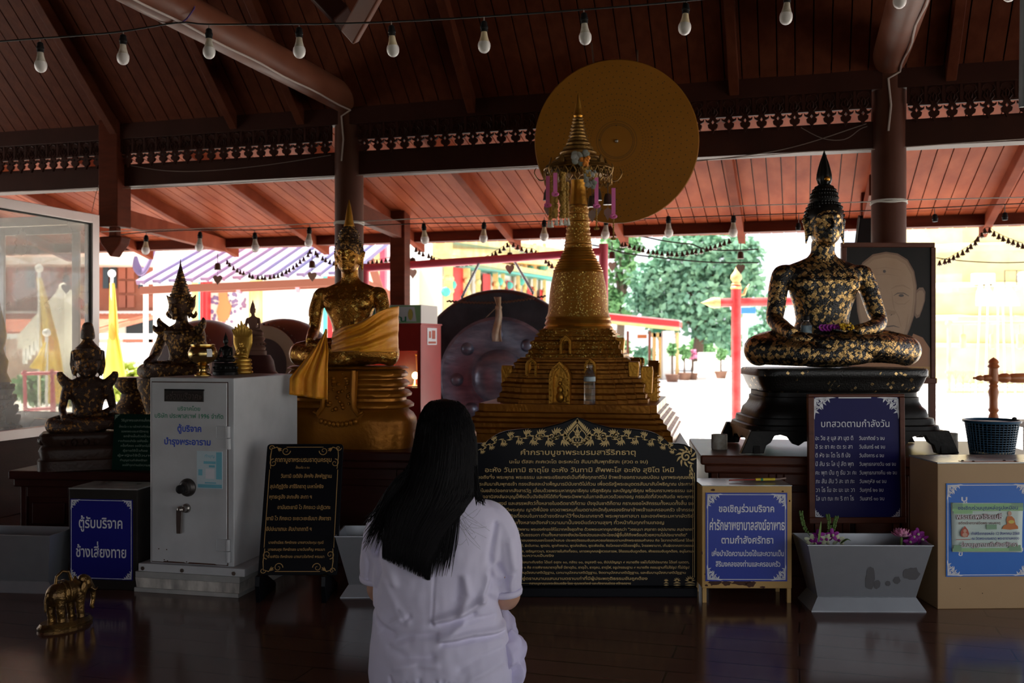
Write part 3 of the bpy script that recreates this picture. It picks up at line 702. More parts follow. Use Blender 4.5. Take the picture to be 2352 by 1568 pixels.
b = MB(); pr = [(82, 772), (82, 764), (78, 760), (80, 755), (78, 750), (74, 748), (77, 743), (75, 738), (73, 735), (75, 731), (74, 728)]
b.lathe([(r * q, rz_(y)) for (r, y) in pr], 64); b.build('ring_moulding', M['goldsm'], chd, smooth=True)
b = MB(); pr = [(74, 729), (70, 720), (68, 705), (67, 690), (66.5, 688), (67, 686), (66.5, 684), (65, 668), (62, 650), (59, 636), (57, 626)]
b.lathe([(r * q, rz_(y)) for (r, y) in pr], 64); b.build('bell', M['gold'], chd, smooth=True)
b = MB(); pr = [(58, 627)]
for i in range(9):
    y = 624 - i * 6.2; r = 56 - i * 2.9 - (i > 3) * 1
    pr += [(r, y), (r + 1.5, y - 2), (r, y - 4.5), (r - 2.6, y - 5)]
pr += [(30, 566)]
b.lathe([(r * q, rz_(y)) for (r, y) in pr], 48); b.build('spire_rings', M['goldsm'], chd, smooth=True)
b = MB(); pr = [(32, 570), (31, 566), (33, 563), (30, 560), (31, 556), (29, 552), (30, 545), (27, 540), (29, 537), (27, 533), (26, 528), (28, 525), (26, 520), (26, 514), (28, 511), (25, 508), (25, 502), (24, 497), (25, 494), (23.5, 491), (25, 487), (24, 482), (22.5, 479), (27, 476), (25.5, 473), (21, 471), (20, 468)]
b.lathe([(r * q, rz_(y)) for (r, y) in pr], 48); b.build('spire_shaft', M['gold'], chd, smooth=True)
b = MB(); pr = [(21, 470), (20, 462), (17.5, 445), (16.5, 428), (17, 414)]
b.lathe([(r * q, rz_(y)) for (r, y) in pr], 40); b.build('spire_neck', M['goldsm'], chd, smooth=True)
# the umbrella: tiered crown with pierced valance, hooks and leaf bells
um = bpy.data.objects.new('umbrella', None); C.objects.link(um); um.parent = chd
b = MB()
for (r0, y0, r1, y1) in ((77, 392, 74, 384), (66, 384, 60, 374), (58, 376, 50, 364), (50, 366, 40, 352), (41, 354, 34, 342), (33, 343, 27, 332), (27, 333, 23, 322)):
    b.lathe([(r0 * q, rz_(y0)), (r0 * q * 1.03, rz_(y0 - 2)), (r0 * q, rz_(y0 - 4)), (r1 * q * 1.02, rz_((y0 + y1) / 2 - 2)), (r1 * q, rz_(y1 - 2))], 48)
for (r, y) in ((22, 322), (20, 314), (18, 306), (16.5, 298), (14.5, 290), (13, 282), (11.5, 275)):
    b.lathe([(r * q, rz_(y)), (r * q * 1.1, rz_(y - 1.5)), (r * q, rz_(y - 3)), (r * q * .82, rz_(y - 5)), (r * q * .86, rz_(y - 8.5))], 36)
o = b.build('umbrella_tiers', M['goldum'], chd, smooth=True)
b = MB(); b.lathe([(9.5 * q, rz_(270)), (11 * q, rz_(266)), (9 * q, rz_(262)), (8 * q, rz_(250)), (5.5 * q, rz_(236)), (2.6 * q, rz_(222)), (.6 * q, rz_(211))], 24); b.build('spire_tip', M['goldsm'], chd, smooth=True)
b = MB(); nn = 26
for j in range(nn):
    a = 2 * PI * j / nn; r = 77 * q
    R_ = Matrix.Rotation(a, 4, 'Z')
    for sg in (-1, 1):
        b.tube([R_ @ Vector((r, sg * 9 * q, rz_(392))), R_ @ Vector((r * 1.01, sg * 2 * q, rz_(404))), R_ @ Vector((r * 1.0, sg * 7 * q, rz_(414))), R_ @ Vector((r * .99, 0, rz_(424)))], 1.6 * q, 5)
    b.ell(R_ @ Vector((r, 0, rz_(398))), 2.4 * q, 6, 4)
for y in (393, 409): b.lathe([(76 * q, rz_(y)), (78 * q, rz_(y - 1.5)), (76 * q, rz_(y - 3))], 48)
b.build('pierced_valance', M['goldum'], chd, smooth=True)
b = MB(); 
for (r, y, n_) in ((60, 384, 30), (50, 374, 26), (42, 364, 22), (34, 352, 18), (27, 341, 16), (22, 331, 14), (19, 313, 12), (16, 297, 10)):
    for j in range(n_):
        a = 2 * PI * j / n_; R_ = Matrix.Rotation(a, 4, 'Z'); b.loft([[R_ @ Vector((r * q * 1.04, -1.8 * q, rz_(y))), R_ @ Vector((r * q * 1.08, 0, rz_(y + .5))), R_ @ Vector((r * q * 1.04, 1.8 * q, rz_(y)))], [R_ @ Vector((r * q, -.3 * q, rz_(y - 6))), R_ @ Vector((r * q * 1.01, 0, rz_(y - 6))), R_ @ Vector((r * q, .3 * q, rz_(y - 6)))]])
b.build('leaf_cresting', M['goldum'], chd)
for j in range(8):
    b = MB(); a = 2 * PI * j / 8 + CH + .02; R_ = Matrix.Rotation(a, 4, 'Z')
    pts = [(74, 412), (82, 415), (90, 414), (97, 407), (101, 398), (99, 390), (96, 386)]
    b.tube([R_ @ Vector((r * q, 0, rz_(y))) for (r, y) in pts], [3 * q, 3.4 * q, 3.2 * q, 3 * q, 2.6 * q, 2.2 * q, 1 * q], 7, flat=.5)
    b.build('curled_hook', M['goldum'], chd, smooth=True)
for j in range(8):
    b = MB(); a = 2 * PI * j / 8 + .3; R_ = Matrix.Rotation(a, 4, 'Z')
    pts = [(66, -9, 384), (66, 9, 384), (64, 9, 374), (62, 5, 367), (61, 0, 362), (62, -5, 367), (64, -9, 374)]
    v = [R_ @ Vector((r * q, s * q, rz_(y))) for (r, s, y) in pts]; v2 = [R_ @ Vector(((r + 2.5) * q, s * q * .8, rz_(y))) for (r, s, y) in pts]
    b.loft([v, v2])
    b.build('crown_antefix', M['goldum'], chd)
# arched niches on the terraces
def niche(bw, hgt, s_, t_, z_, rot=0, fig=False):
    R_ = Matrix.Translation((s_, t_, z_)) @ Matrix.Rotation(rot, 4, 'Z')
    w = bw / 2; n = bpy.data.objects.new('niche', None)
    ou = [(-w, 0), (-w, .68), (-w * .72, .84), (0, 1.0), (w * .72, .84), (w, .68), (w, 0)]
    b = MB()
    def pt(x, y, z): return R_ @ Vector((x, y, z * hgt))
    inn = [(-w * .62, .04), (-w * .62, .60), (-w * .4, .76), (0, .87), (w * .4, .76), (w * .62, .60), (w * .62, .04)]
    f0 = [pt(x, -.025, z) for (x, z) in ou]; f1 = [pt(x, .03, z) for (x, z) in ou]; i0 = [pt(x, -.025, z) for (x, z) in inn]; i1 = [pt(x, .012, z) for (x, z) in inn]
    vs = f0 + f1 + i0 + i1; m = 7; fs = []
    for i in range(m - 1):
        fs += [(i, i + 1, i + 1 + 2 * m, i + 2 * m), (i + m, i + 1 + m, i + 1, i), (i + 2 * m, i + 1 + 2 * m, i + 1 + 3 * m, i + 3 * m)]
    fs.append(tuple(range(3 * m, 4 * m)))
    b.add(vs, fs)
    for i in range(m - 1):
        p = (f0[i] + i0[i]) / 2; r_ = (f0[i + 1] + i0[i + 1]) / 2
        for k_ in range(5): b.ell(p.lerp(r_, (k_ + .5) / 5) + R_.to_3x3() @ Vector((0, -.003, 0)), bw * .05, 6, 4)
    if fig:
        for (x, z, r) in ((0, .16, .2), (0, .33, .15), (0, .48, .09)): b.ell(pt(x, -.002, z), (r * bw, .012, r * bw * 1.3), 10, 6)
    b.build('niche', M['goldsm'], chd, smooth=True)
niche(.112, .225, -.035, -.43, z1, 0, True)
for s_ in (-.205, .115): niche(.062, .098, s_, -.335, z2)
niche(.062, .10, -.03, -.255, z3 + .02)
niche(.062, .098, .335, -.11, z2, PI / 2); niche(.062, .098, .335, .12, z2, PI / 2)
niche(.112, .225, .43, 0, z1, PI / 2, True)
# corner scroll blocks at the edge of the terraces
for (s_, t_, z_, w_, h_) in ((.335, -.20, z2 - .005, .05, .085), (.40, -.12, z1 + .045, .055, .15), (.24, -.05, z3 + .02, .05, .09), (-.40, -.05, z1 + .045, .055, .15), (-.335, .05, z2 - .005, .05, .085)):
    b = MB(); b.prism([(s_ - w_ / 2, z_), (s_ + w_ / 2, z_), (s_ + w_ * .62, z_ + h_ * .8), (s_ + w_ * .55, z_ + h_), (s_ - w_ * .55, z_ + h_), (s_ - w_ * .62, z_ + h_ * .8)], t_ - .03, t_ + .03)
    b.build('scroll_block', M['goldsm'], chd, bevel=.004)

# water bottle on the stupa plinth
bp = P(1354, 926, 5.235); bp.z = .566 + z1; bp.y -= .006
t = thing('water_bottle', 'clear ribbed plastic water bottle standing on the stupa plinth', 'bottle', bp)
k = 5.22 / F
pr = [(0, 0), (12, 0), (13.5, 3)]
for i in range(12): pr += [(13.6, 5 + i * 4), (12.6, 7 + i * 4)]
pr += [(13.6, 53), (13.6, 64), (12, 70), (8, 77), (6, 81), (6, 86)]
b = MB(k); b.lathe(pr, 24); b.build('bottle_body', M['bottle'], t, smooth=True, ang=80)
b = MB(k); b.lathe([(6.6, 84), (6.6, 91), (0, 91)], 20); b.build('bottle_cap', M['bottle'], t, smooth=True)
b = MB(k); b.lathe([(13.9, 53), (13.9, 63)], 24); b.build('bottle_label', M['cyanpale'], t, smooth=True)

# garlands hanging from the umbrella
def garland(label, px, y0, y1, Yg, r, rib=0, tail='jasmine', mat='marigold', ribx=0):
    o0 = P(px, y0, Yg); k = Yg / F
    t = thing('flower_garland', label, 'garland', o0)
    L = (y1 - y0)
    if rib:
        b = MB(k); b.box(ribx - 4.5, ribx + 4.5, -r - 2, -r - 1, -rib, 0)
        b.build('ribbon', M['pink'], t)
        b = MB(k)
        for j in range(9):
            a = 2 * PI * j / 9; b.ell((ribx + 5 * math.cos(a), -r - 3 + 3 * math.sin(a * 2), -rib - 3 + 3.5 * math.sin(a)), (4, 2, 2.6), 8, 5)
        b.build('ribbon_bow', M['pink'], t, smooth=True)
    if r > 0:
        for sx in ((-1, 1) if r > 5 else (0,)):
            b = MB(k); z = 0
            while z < L:
                for j in range(5):
                    a = rnd.random() * 6; b.ell((sx * r * 1.25 + r * .55 * math.cos(a), r * .55 * math.sin(a), -z), r * .62, 7, 5)
                z += r * .62
            b.build('flower_strand', M[mat], t, smooth=True)
        b = MB(k)
        for j in range(6):
            a = 2 * PI * j / 6; b.lathe([(.3, 0), (1.6, -8), (3.2, -17), (0, -18)], 6, (r * 1.1 * math.cos(a), r * 1.1 * math.sin(a), -L))
        b.build('jasmine_tassel', M[tail], t, smooth=True)
    else:
        b = MB(k); z = rib + 6
        while z < L:
            b.ell((ribx, 0, -z), (2.2, 2.2, 3.4), 7, 5); z += 6
        for j in range(7):
            a = 2 * PI * j / 7; b.ell((ribx + 4 * math.cos(a), 4 * math.sin(a), -L), 3, 7, 5)
        b.build('flower_strand', M[mat], t, smooth=True)
    return t
garland('double strand of faded marigolds with a pink ribbon hung from the stupa umbrella', 1283, 398, 500, 5.38, 7, rib=46, ribx=-8)
garland('short marigold strand with a frayed pink bow at the side of the stupa umbrella', 1264, 405, 505, 5.45, 4.5, rib=64, ribx=-6)
garland('marigold strand hanging close against the neck of the stupa', 1302, 420, 500, 5.5, 4.5)
garland('short pink ribbon with a thin flower tail hung from the stupa umbrella', 1370, 408, 525, 5.40, 0, rib=62)
garland('long pink ribbon with a thin flower tail at the outer rim of the umbrella', 1409, 432, 548, 5.46, 0, rib=62)
t = thing('flower_cluster', 'withered orange and green flower cluster pinned to the umbrella rim', 'flowers', P(1343, 370, 5.28)); k = 5.28 / F
b = MB(k)
for i in range(26): b.ell((U(-9, 9), U(-4, 3), U(-9, 10)), U(3, 5), 7, 5)
b.build('orange_blossom', M['orange'], t, smooth=True)
b = MB(k)
for i in range(14): b.ell((U(-26, 8), U(-4, 3), U(-6, 20)), (U(5, 9), 2, U(6, 10)), 8, 5, Matrix.Rotation(U(-1, 1), 4, 'Y'))
for i in range(22): b.ell((U(2, 24), U(-4, 3), U(-58, -20)), (U(3, 7), 2, U(4, 7)), 8, 5, Matrix.Rotation(U(-1, 1), 4, 'Y'))
b.build('faded_petals', M['greyflower'], t, smooth=True)
b = MB(k)
for i in range(16): b.ell((U(0, 16), U(-5, 1), U(-36, -14)), U(2.5, 4.5), 7, 5)
b.build('yellow_blossom', M['marigold'], t, smooth=True)
for i, (px, py) in enumerate(((1372, 440), (1396, 450), (1360, 455), (1258, 440))):
    t = thing('wind_bell', 'dark little bell with a leaf clapper under the stupa umbrella', 'bell', P(px, py, 5.5), group='wind bells under the stupa umbrella')
    k = 5.5 / F
    b = MB(k); b.lathe([(0, 6), (6, 5), (9, -4), (10, -16), (11, -20)], 16); b.lathe([(.8, 6), (.8, 30)], 6); b.build('bell_body', M['bell'], t, smooth=True)
    b = MB(k); b.prism([(0, -26), (8, -32), (9, -40), (0, -56), (-9, -40), (-8, -32)], -.6, .6); b.lathe([(.5, -30), (.5, -12)], 5); b.build('leaf_clapper', M['heart'], t)
# ================================================================ altar tables
def tline(px):       # front edge of the long altar
    x1, y1 = 1.077, 4.70; m = -.1104
    r = (px - CX) / F; Y = (y1 - m * x1) / (1 - m * r); return Y
TA = math.atan(-.1104)
def table(name, label, pxa, pxb, depth, ztop, panels, mat, off=0, pan=True):
    pa = Vector((X(pxa, tline(pxa)), tline(pxa), 0)); pb = Vector((X(pxb, tline(pxb)), tline(pxb), 0)); L = (pb - pa).length
    t = thing(name, label, 'altar table', pa + Vector((0, off, 0)), rz=TA)
    b = MB(); b.box(-.02, L + .02, -.03, depth, ztop - .045, ztop); b.box(0, L, -.015, depth - .02, ztop - .085, ztop - .045); b.build('table_top', mat, t, bevel=.008)
    b = MB(); b.box(.02, L - .02, .02, depth - .04, 0, ztop - .085); b.box(0, L, 0, .04, 0, .07); b.build('table_base', M['redwood'], t, bevel=.004)
    w = (L - .06) / panels
    for i in range(panels):
        x0 = .03 + i * w
        b = MB()
        b.box(x0, x0 + .035, 0, .03, .07, ztop - .085); b.box(x0 + w - .035, x0 + w, 0, .03, .07, ztop - .085); b.box(x0 + .035, x0 + w - .035, 0, .03, ztop - .14, ztop - .085); b.box(x0 + .035, x0 + w - .035, 0, .03, .07, .12)
        b.box(x0 + .06, x0 + w - .06, .006, .03, .15, ztop - .17)
        b.build('front_panel', mat, t, bevel=.005)
    return t
table('altar_table', 'long dark altar table carrying the black buddha and the blue basket', 1618, 2420, .80, .564, 5, M['tablewood'])
table('altar_table', 'deep dark altar table carrying the golden stupa and seated gold buddha', 706, 1588, 1.42, .56, 4, M['redwood'])
o = table('altar_table', 'low dark red altar table carrying the crowned stone figure', 14, 560, .95, .43, 4, M['redwood'], off=.09)

# ================================================================ seated figures
def limb(b, pts, rs, seg=14): b.tube(cat([Vector(p) for p in pts], 5), catr(rs, 5), seg)
def catr(r, n):
    out = []
    for i in range(len(r) - 1):
        for k in range(n): out.append(r[i] + (r[i + 1] - r[i]) * k / n)
    return out + [r[-1]]
def hand(b, w, d, up, s, curl=.2, side=1, spread=.06):
    """palm, five separate fingers; w wrist point, d pointing direction, up = back of the hand"""
    w = Vector(w); d = Vector(d).normalized(); up = Vector(up); up = (up - d * up.dot(d)).normalized(); r = d.cross(up) * side
    Mx = Matrix((r, d, up)).transposed()
    b.ell(w + d * s * .42, (s * .25, s * .48, s * .13), 14, 10, Mx.to_4x4())
    for i, (o, L) in enumerate(((-.19, .62), (-.065, .72), (.065, .68), (.185, .52))):
        p = w + d * s * .78 + r * s * o; q = []
        for k in range(5):
            t = k / 4; ang = curl * t * 2
            q.append(p + (d * math.cos(ang) - up * math.sin(ang)) * s * L * t + r * s * o * spread * t * 4)
        b.tube(q, [s * .085, s * .085, s * .08, s * .072, s * .045], 10)
    p = w + d * s * .22 - r * s * .2
    b.tube([p, p + d * s * .22 - r * s * .16 - up * s * .05, p + d * s * .48 - r * s * .2 - up * s * .09], [s * .1, s * .09, s * .055], 10)
def face(b, hc, r, M3=None):
    """nose, brows, eyes, lips, chin and long ears on a head of radii r"""
    x, y, z = hc; rx, ry, rz = r
    f = -ry
    b.tube([(x, y + f * .93, z + rz * .22), (x, y + f * 1.03, z + rz * .02), (x, y + f * 1.17, z - rz * .20), (x, y + f * 1.0, z - rz * .27)], [rx * .09, rx * .11, rx * .17, rx * .10], 10)
    for s in (-1, 1):
        b.ell((x + s * rx * .15, y + f * 1.0, z - rz * .22), (rx * .11, ry * .12, rz * .07), 8, 6)
        b.tube([(x + s * rx * .10, y + f * .99, z + rz * .17), (x + s * rx * .38, y + f * .93, z + rz * .27), (x + s * rx * .70, y + f * .72, z + rz * .14)], [rx * .05, rx * .065, rx * .03], 8)
        b.ell((x + s * rx * .38, y + f * .85, z + rz * .05), (rx * .23, ry * .12, rz * .085), 12, 8)
        b.tube([(x + s * rx * .16, y + f * .95, z + rz * .02), (x + s * rx * .38, y + f * .975, z - rz * .015), (x + s * rx * .62, y + f * .80, z + rz * .04)], [rx * .03, rx * .04, rx * .02], 6)
        b.ell((x + s * rx * .5, y + f * .62, z - rz * .25), (rx * .34, ry * .26, rz * .28), 12, 8)
        e = x + s * rx * 1.02
        b.tube([(e, y + .1 * ry, z + rz * .28), (e + s * rx * .12, y + .15 * ry, z + rz * .15), (e + s * rx * .06, y + .05 * ry, z - rz * .2), (e + s * rx * .03, y + .02 * ry, z - rz * .60), (e + s * rx * .10, y, z - rz * .92)], [rx * .07, rx * .13, rx * .10, rx * .085, rx * .04], 10, flat=1.6)
    b.tube([(x - rx * .34, y + f * .90, z - rz * .47), (x - rx * .12, y + f * 1.0, z - rz * .43), (x, y + f * 1.0, z - rz * .455), (x + rx * .12, y + f * 1.0, z - rz * .43), (x + rx * .34, y + f * .90, z - rz * .47)], [rx * .03, rx * .075, rx * .07, rx * .075, rx * .03], 8)
    b.tube([(x - rx * .26, y + f * .90, z - rz * .54), (x, y + f * .98, z - rz * .575), (x + rx * .26, y + f * .90, z - rz * .54)], [rx * .03, rx * .085, rx * .03], 8)
    b.ell((x, y + f * .80, z - rz * .80), (rx * .27, ry * .2, rz * .16), 12, 8)
def sitter(b, xk=1.0, arms=True, robe=False, legs=True, slim=1.0):
    """a meditating figure, knee to knee 1.0*xk wide, facing -y, seated on z=0"""
    if legs:
        for s in (-1, 1):
            up = .035 if s > 0 else 0
            limb(b, [(s * .13, .12, .12), (s * .30 * xk, .02, .115 + up * .3), (s * .43 * xk, -.11, .10)], [.105, .10, .083])
            b.ell((s * .415 * xk, -.11, .098), (.085, .09, .085), 14, 10)
            limb(b, [(s * .42 * xk, -.13, .098), (s * .22 * xk, -.25, .085 + up), (-s * .03, -.29, .075 + up * 1.6), (-s * .16 * xk, -.25, .085 + up * 1.6)], [.078, .072, .056, .045])
            limb(b, [(-s * .14 * xk, -.25, .09 + up * 1.6), (-s * .23 * xk, -.23, .105 + up * 1.6), (-s * .30 * xk, -.19, .12 + up)], [.045, .042, .025])
        b.ell((0, 0, .085), (.27, .22, .085), 20, 10)
        b.ell((0, -.16, .10), (.24, .12, .07), 20, 10)
    sl = slim
    b.secs([(0, .06, .02, .22, .17), (0, .06, .12, .205, .155), (0, .055, .2, .17, .128), (0, .05, .27, .15 * sl, .112), (0, .045, .34, .163 * sl, .113), (0, .035, .43, .195 * sl, .122), (0, .035, .49, .214, .118), (0, .042, .535, .236, .104), (0, .048, .565, .228, .092), (0, .052, .592, .185, .08), (0, .052, .612, .13, .07), (0, .05, .632, .085, .064), (0, .045, .66, .066, .06), (0, .035, .72, .066, .064)], 32)
    for s in (-1, 1):
        b.ell((s * .095, -.035, .47), (.095, .045, .06), 14, 10)
        b.ell((s * .235, .045, .522), (.06, .066, .062), 14, 10); b.ell((s * .212, .046, .548), (.075, .06, .042), 14, 10)
    if arms:
        limb(b, [(-.237, .045, .53), (-.262, .03, .45), (-.285, .0, .34), (-.30, -.03, .27), (-.285, -.12, .225), (-.265, -.235, .19)], [.058, .056, .052, .048, .046, .034])
        hand(b, (-.264, -.235, .19), (.01, -.45, -.9), (-.05, -.9, .4), .105, .12, side=1)
        limb(b, [(.237, .045, .53), (.262, .03, .45), (.285, .0, .34), (.295, -.03, .265), (.21, -.15, .225), (.085, -.215, .205)], [.058, .056, .052, .048, .046, .034])
        hand(b, (.09, -.213, .205), (-1, -.15, -.04), (0, -.35, -.9), .11, .08, side=-1)
HC = (0, .01, .825); HR = (.098, .108, .132)
def head(b): 
    b.ell(HC, HR, 24, 18); b.ell((0, -.012, .765), (.078, .085, .075), 20, 12); face(b, HC, HR)
def curls(b, hc, r, rows, size, z0=-.1, front=.32):
    """rows of snail curls over the scalp"""
    for i in range(rows):
        t = z0 + (1.48 - z0) * i / (rows - 1)
        q = math.cos(t); n = max(5, int(2 * PI * q * r[0] / (size * 1.75)))
        for j in range(n):
            a = 2 * PI * (j + .5 * (i % 2)) / n
            x, y, z = q * math.cos(a), q * math.sin(a), math.sin(t)
            if y < -.25 and z < front + .28 * (1 - abs(x)) : continue
            b.ell((hc[0] + r[0] * x, hc[1] + r[1] * y, hc[2] + r[2] * z), size, 7, 5)
def scaled(t, W): t.scale = (W, W, W); return t

# ---- the black buddha with gold leaf
YB = 5.02; W = 404 * YB / F; bz = Z(845, 4.98)
bb = thing('buddha_statue', 'black seated buddha covered in squares of gold leaf', 'statue', (X(1896, YB), YB, bz), rz=.05)
b = MB(W); sitter(b); head(b)
link('body', fuse(b, .0062, 4), M['blackleaf'], bb, smooth=True, ang=0)
b = MB(W); b.ell((0, .02, .86), (.104, .108, .112), 24, 14)
curls(b, (0, .02, .855), (.106, .112, .115), 9, .0095)
b.secs([(0, .02, .945, .078, .078), (0, .02, .97, .078, .078), (0, .02, 1.0, .070, .07), (0, .02, 1.03, .052, .052), (0, .02, 1.045, .03, .03)], 24)
curls(b, (0, .02, .965), (.074, .074, .08), 6, .008, 0, -9)
b.build('hair', M['blackhair'], bb, smooth=True)
b = MB(W)
pr = [(.022, 1.035), (.036, 1.05), (.043, 1.075), (.041, 1.10), (.034, 1.135), (.024, 1.17), (.012, 1.205), (.001, 1.24)]
rings = []
for (r, z) in pr: rings.append([Vector((r * (1 + .08 * math.cos(8 * a)) * math.cos(a), .02 + r * (1 + .08 * math.cos(8 * a)) * math.sin(a), z)) for a in [2 * PI * j / 48 for j in range(48)]])
b.loft(rings); b.build('flame_finial', M['blackhair'], bb, smooth=True)
b = MB(W); b.ell((0, -.028, 1.07), (.017, .01, .015), 10, 8); b.build('finial_leaf_spot', M['goldsm'], bb, smooth=True)
# pedestal of the black buddha
k = 5.0 / F
pt = thing('statue_pedestal', 'black stepped pedestal with arched feet under the black buddha', 'pedestal', (X(1912, 5.0), 5.02, .565))
hz = (bz - .565) / k
zt = lambda y: hz * (1045 - y) / (1045 - 845.0)
def sq(mb, prof, dp=.62, pw=6):
    rings = []
    for (w_, y) in prof:
        ring = []
        for j in range(48):
            c_, s_ = math.cos(2 * PI * j / 48), math.sin(2 * PI * j / 48); e = 2 / pw
            ring.append(Vector((w_ * math.copysign(abs(c_) ** e, c_), w_ * dp * math.copysign(abs(s_) ** e, s_), zt(y))))
        rings.append(ring)
    mb.loft(rings)
b = MB(k); sq(b, [(190, 845), (193, 849), (193, 862), (189, 866), (184, 880), (178, 892), (176, 898), (172, 901)][::-1]); b.build('seat_slab', M['blackleaf_few'], pt, smooth=True)
b = MB(k); sq(b, [(172, 902), (172, 912), (176, 914), (176, 924), (182, 936), (190, 944), (194, 958), (194, 962), (204, 964), (206, 974), (206, 978), (214, 981), (216, 990)][::-1], .60); b.build('stepped_base', M['blackstone'], pt, smooth=True)
b = MB(k)
def apron(x0, x1, yf, thick, horiz=True):
    pts = [(-1, 0), (-.93, 1)]
    out = [(-1.0, zt(990)), (1.0, zt(990)), (1.10, zt(1044)), (.87, zt(1044)), (.845, zt(1025)), (.80, zt(1018)), (.76, zt(1002)), (.70, zt(1000)), (.62, zt(1006)), (.57, zt(1022)), (.52, zt(1026)), (.46, zt(1016)), (.2, zt(1012)), (0, zt(1020)), (-.2, zt(1012)), (-.46, zt(1016)), (-.52, zt(1026)), (-.57, zt(1022)), (-.62, zt(1006)), (-.70, zt(1000)), (-.76, zt(1002)), (-.80, zt(1018)), (-.845, zt(1025)), (-.87, zt(1044)), (-1.10, zt(1044))]
    return out
ap = apron(0, 0, 0, 0)
b.prism([(x * 216, z) for (x, z) in ap], -130, -112); b.prism([(x * 216, z) for (x, z) in ap], 108, 126)
for s in (-1, 1):
    v = [Vector((s * 212, y * 122, z)) for (y, z) in ap]; v2 = [Vector((s * 196, y * 122, z)) for (y, z) in ap]
    b.loft([v, v2])
b.build('arched_apron', M['blackstone'], pt, bevel=.003)
# offerings in the lap
lap = Vector((X(1908, YB), YB, bz))
def at(o, x, y, z, W): 
    q = Matrix.Rotation(o.rotation_euler[2], 3, 'Z') @ Vector((x * W, y * W, z * W)); return o.location + q
t = thing('holy_water_bottle', 'small labelled bottle with a dark stopper in the lap of the black buddha', 'bottle', at(bb, -.165, -.155, .165, W)); k2 = YB / F
b = MB(k2); b.lathe([(0, 0), (11, 0), (12, 3), (12, 30), (9, 36), (6, 39), (6, 43)], 20); b.build('bottle_body', M['bottle'], t, smooth=True)
b = MB(k2); b.lathe([(12.3, 10), (12.3, 29)], 20); b.build('bottle_label', M['label'], t, smooth=True)
b = MB(k2); b.lathe([(7, 41), (7, 50), (3, 53)], 14); b.tube([(0, 0, 50), (-3, 0, 66), (-8, 0, 80), (-14, 0, 88)], 1.2, 6); b.build('bottle_stopper', M['rubber'], t, smooth=True)
t = thing('purple_ribbon', 'purple ribbon loops lying in the lap of the black buddha', 'ribbon', at(bb, -.07, -.235, .215, W))
b = MB(k2)
for i in range(5):
    a = U(0, 6); x = -14 + i * 8; b.tube([(x + 7 * math.cos(q / 8 * 2 * PI), 3 * math.sin(q), 4 + 5 * math.sin(q / 8 * 2 * PI)) for q in range(9)], 1.8, 6, flat=2)
b.build('ribbon_loop', M['purple'], t, smooth=True)
t = thing('yellow_flowers', 'small yellow flower bunch in the lap of the black buddha', 'flowers', at(bb, .02, -.255, .225, W))
b = MB(k2)
for i in range(26): b.ell((U(-14, 14), U(-5, 5), U(-6, 9)), U(2, 4), 7, 5)
b.build('blossoms', M['yellowfl'], t, smooth=True)

# ---- the gold buddha on a lotus pedestal
YG = 5.18; W = 262 * YG / F; gz = Z(845, YG - .1)
gb = thing('buddha_statue', 'gold seated buddha with a saffron sash on a tiered gold pedestal', 'statue', (X(800, YG), YG, gz), rz=-.20)
b = MB(W)
sitter(b, 1.0)
b.v = [(x * (1 + .16 * max(0, min(1, (z / W - .22) / .2)) * (abs(x) < .33 * W)), y, z) for (x, y, z) in b.v]
zk = 1.20
b2 = MB(W); head(b2)
b.v = [(x, y, z * zk) for (x, y, z) in b.v]
dz = .60 * W * (zk - 1) + .01
b.v += []; n0 = len(b.v); b.f += [tuple(i + n0 for i in f) for f in b2.f]; b.v += [(x * 1.15, y * 1.15, .70 * W + dz + (z - .70 * W) * 1.18) for (x, y, z) in b2.v]
# robe fold over the shoulder
limb(b, [(.16 * W, -.06 * W, .60 * W * zk), (.10 * W, -.11 * W, .50 * W * zk), (.03 * W, -.09 * W, .36 * W * zk), (.0, -.085 * W, .26 * W * zk)], [.02 * W, .03 * W, .03 * W, .03 * W])
b.k = 1
link('body', fuse(b, .0052, 4), M['goldbud'], gb, smooth=True, ang=0)
hz_ = lambda z: .70 + dz / W + (z - .70) * 1.18
b = MB(W); hc = (0, .015, hz_(.86)); b.ell(hc, (.119, .125, .135), 24, 14); curls(b, hc, (.121, .13, .139), 11, .0095, -.05, .34)
b.secs([(0, .02, hz_(.96), .085, .085), (0, .02, hz_(.985), .082, .082), (0, .02, hz_(1.015), .066, .066), (0, .02, hz_(1.04), .045, .045)], 24); curls(b, (0, .02, hz_(.97)), (.086, .086, .08), 6, .009, 0, -9)
b.build('hair', M['bronzeleaf'], gb, smooth=True)
b = MB(W); b.lathe([(.046, hz_(1.035)), (.046, hz_(1.05)), (.04, hz_(1.065)), (.036, hz_(1.085)), (.031, hz_(1.12)), (.022, hz_(1.165)), (.012, hz_(1.205)), (.002, hz_(1.24))], 20, (0, .02, 0)); b.build('flame_finial', M['goldsm'], gb, smooth=True)
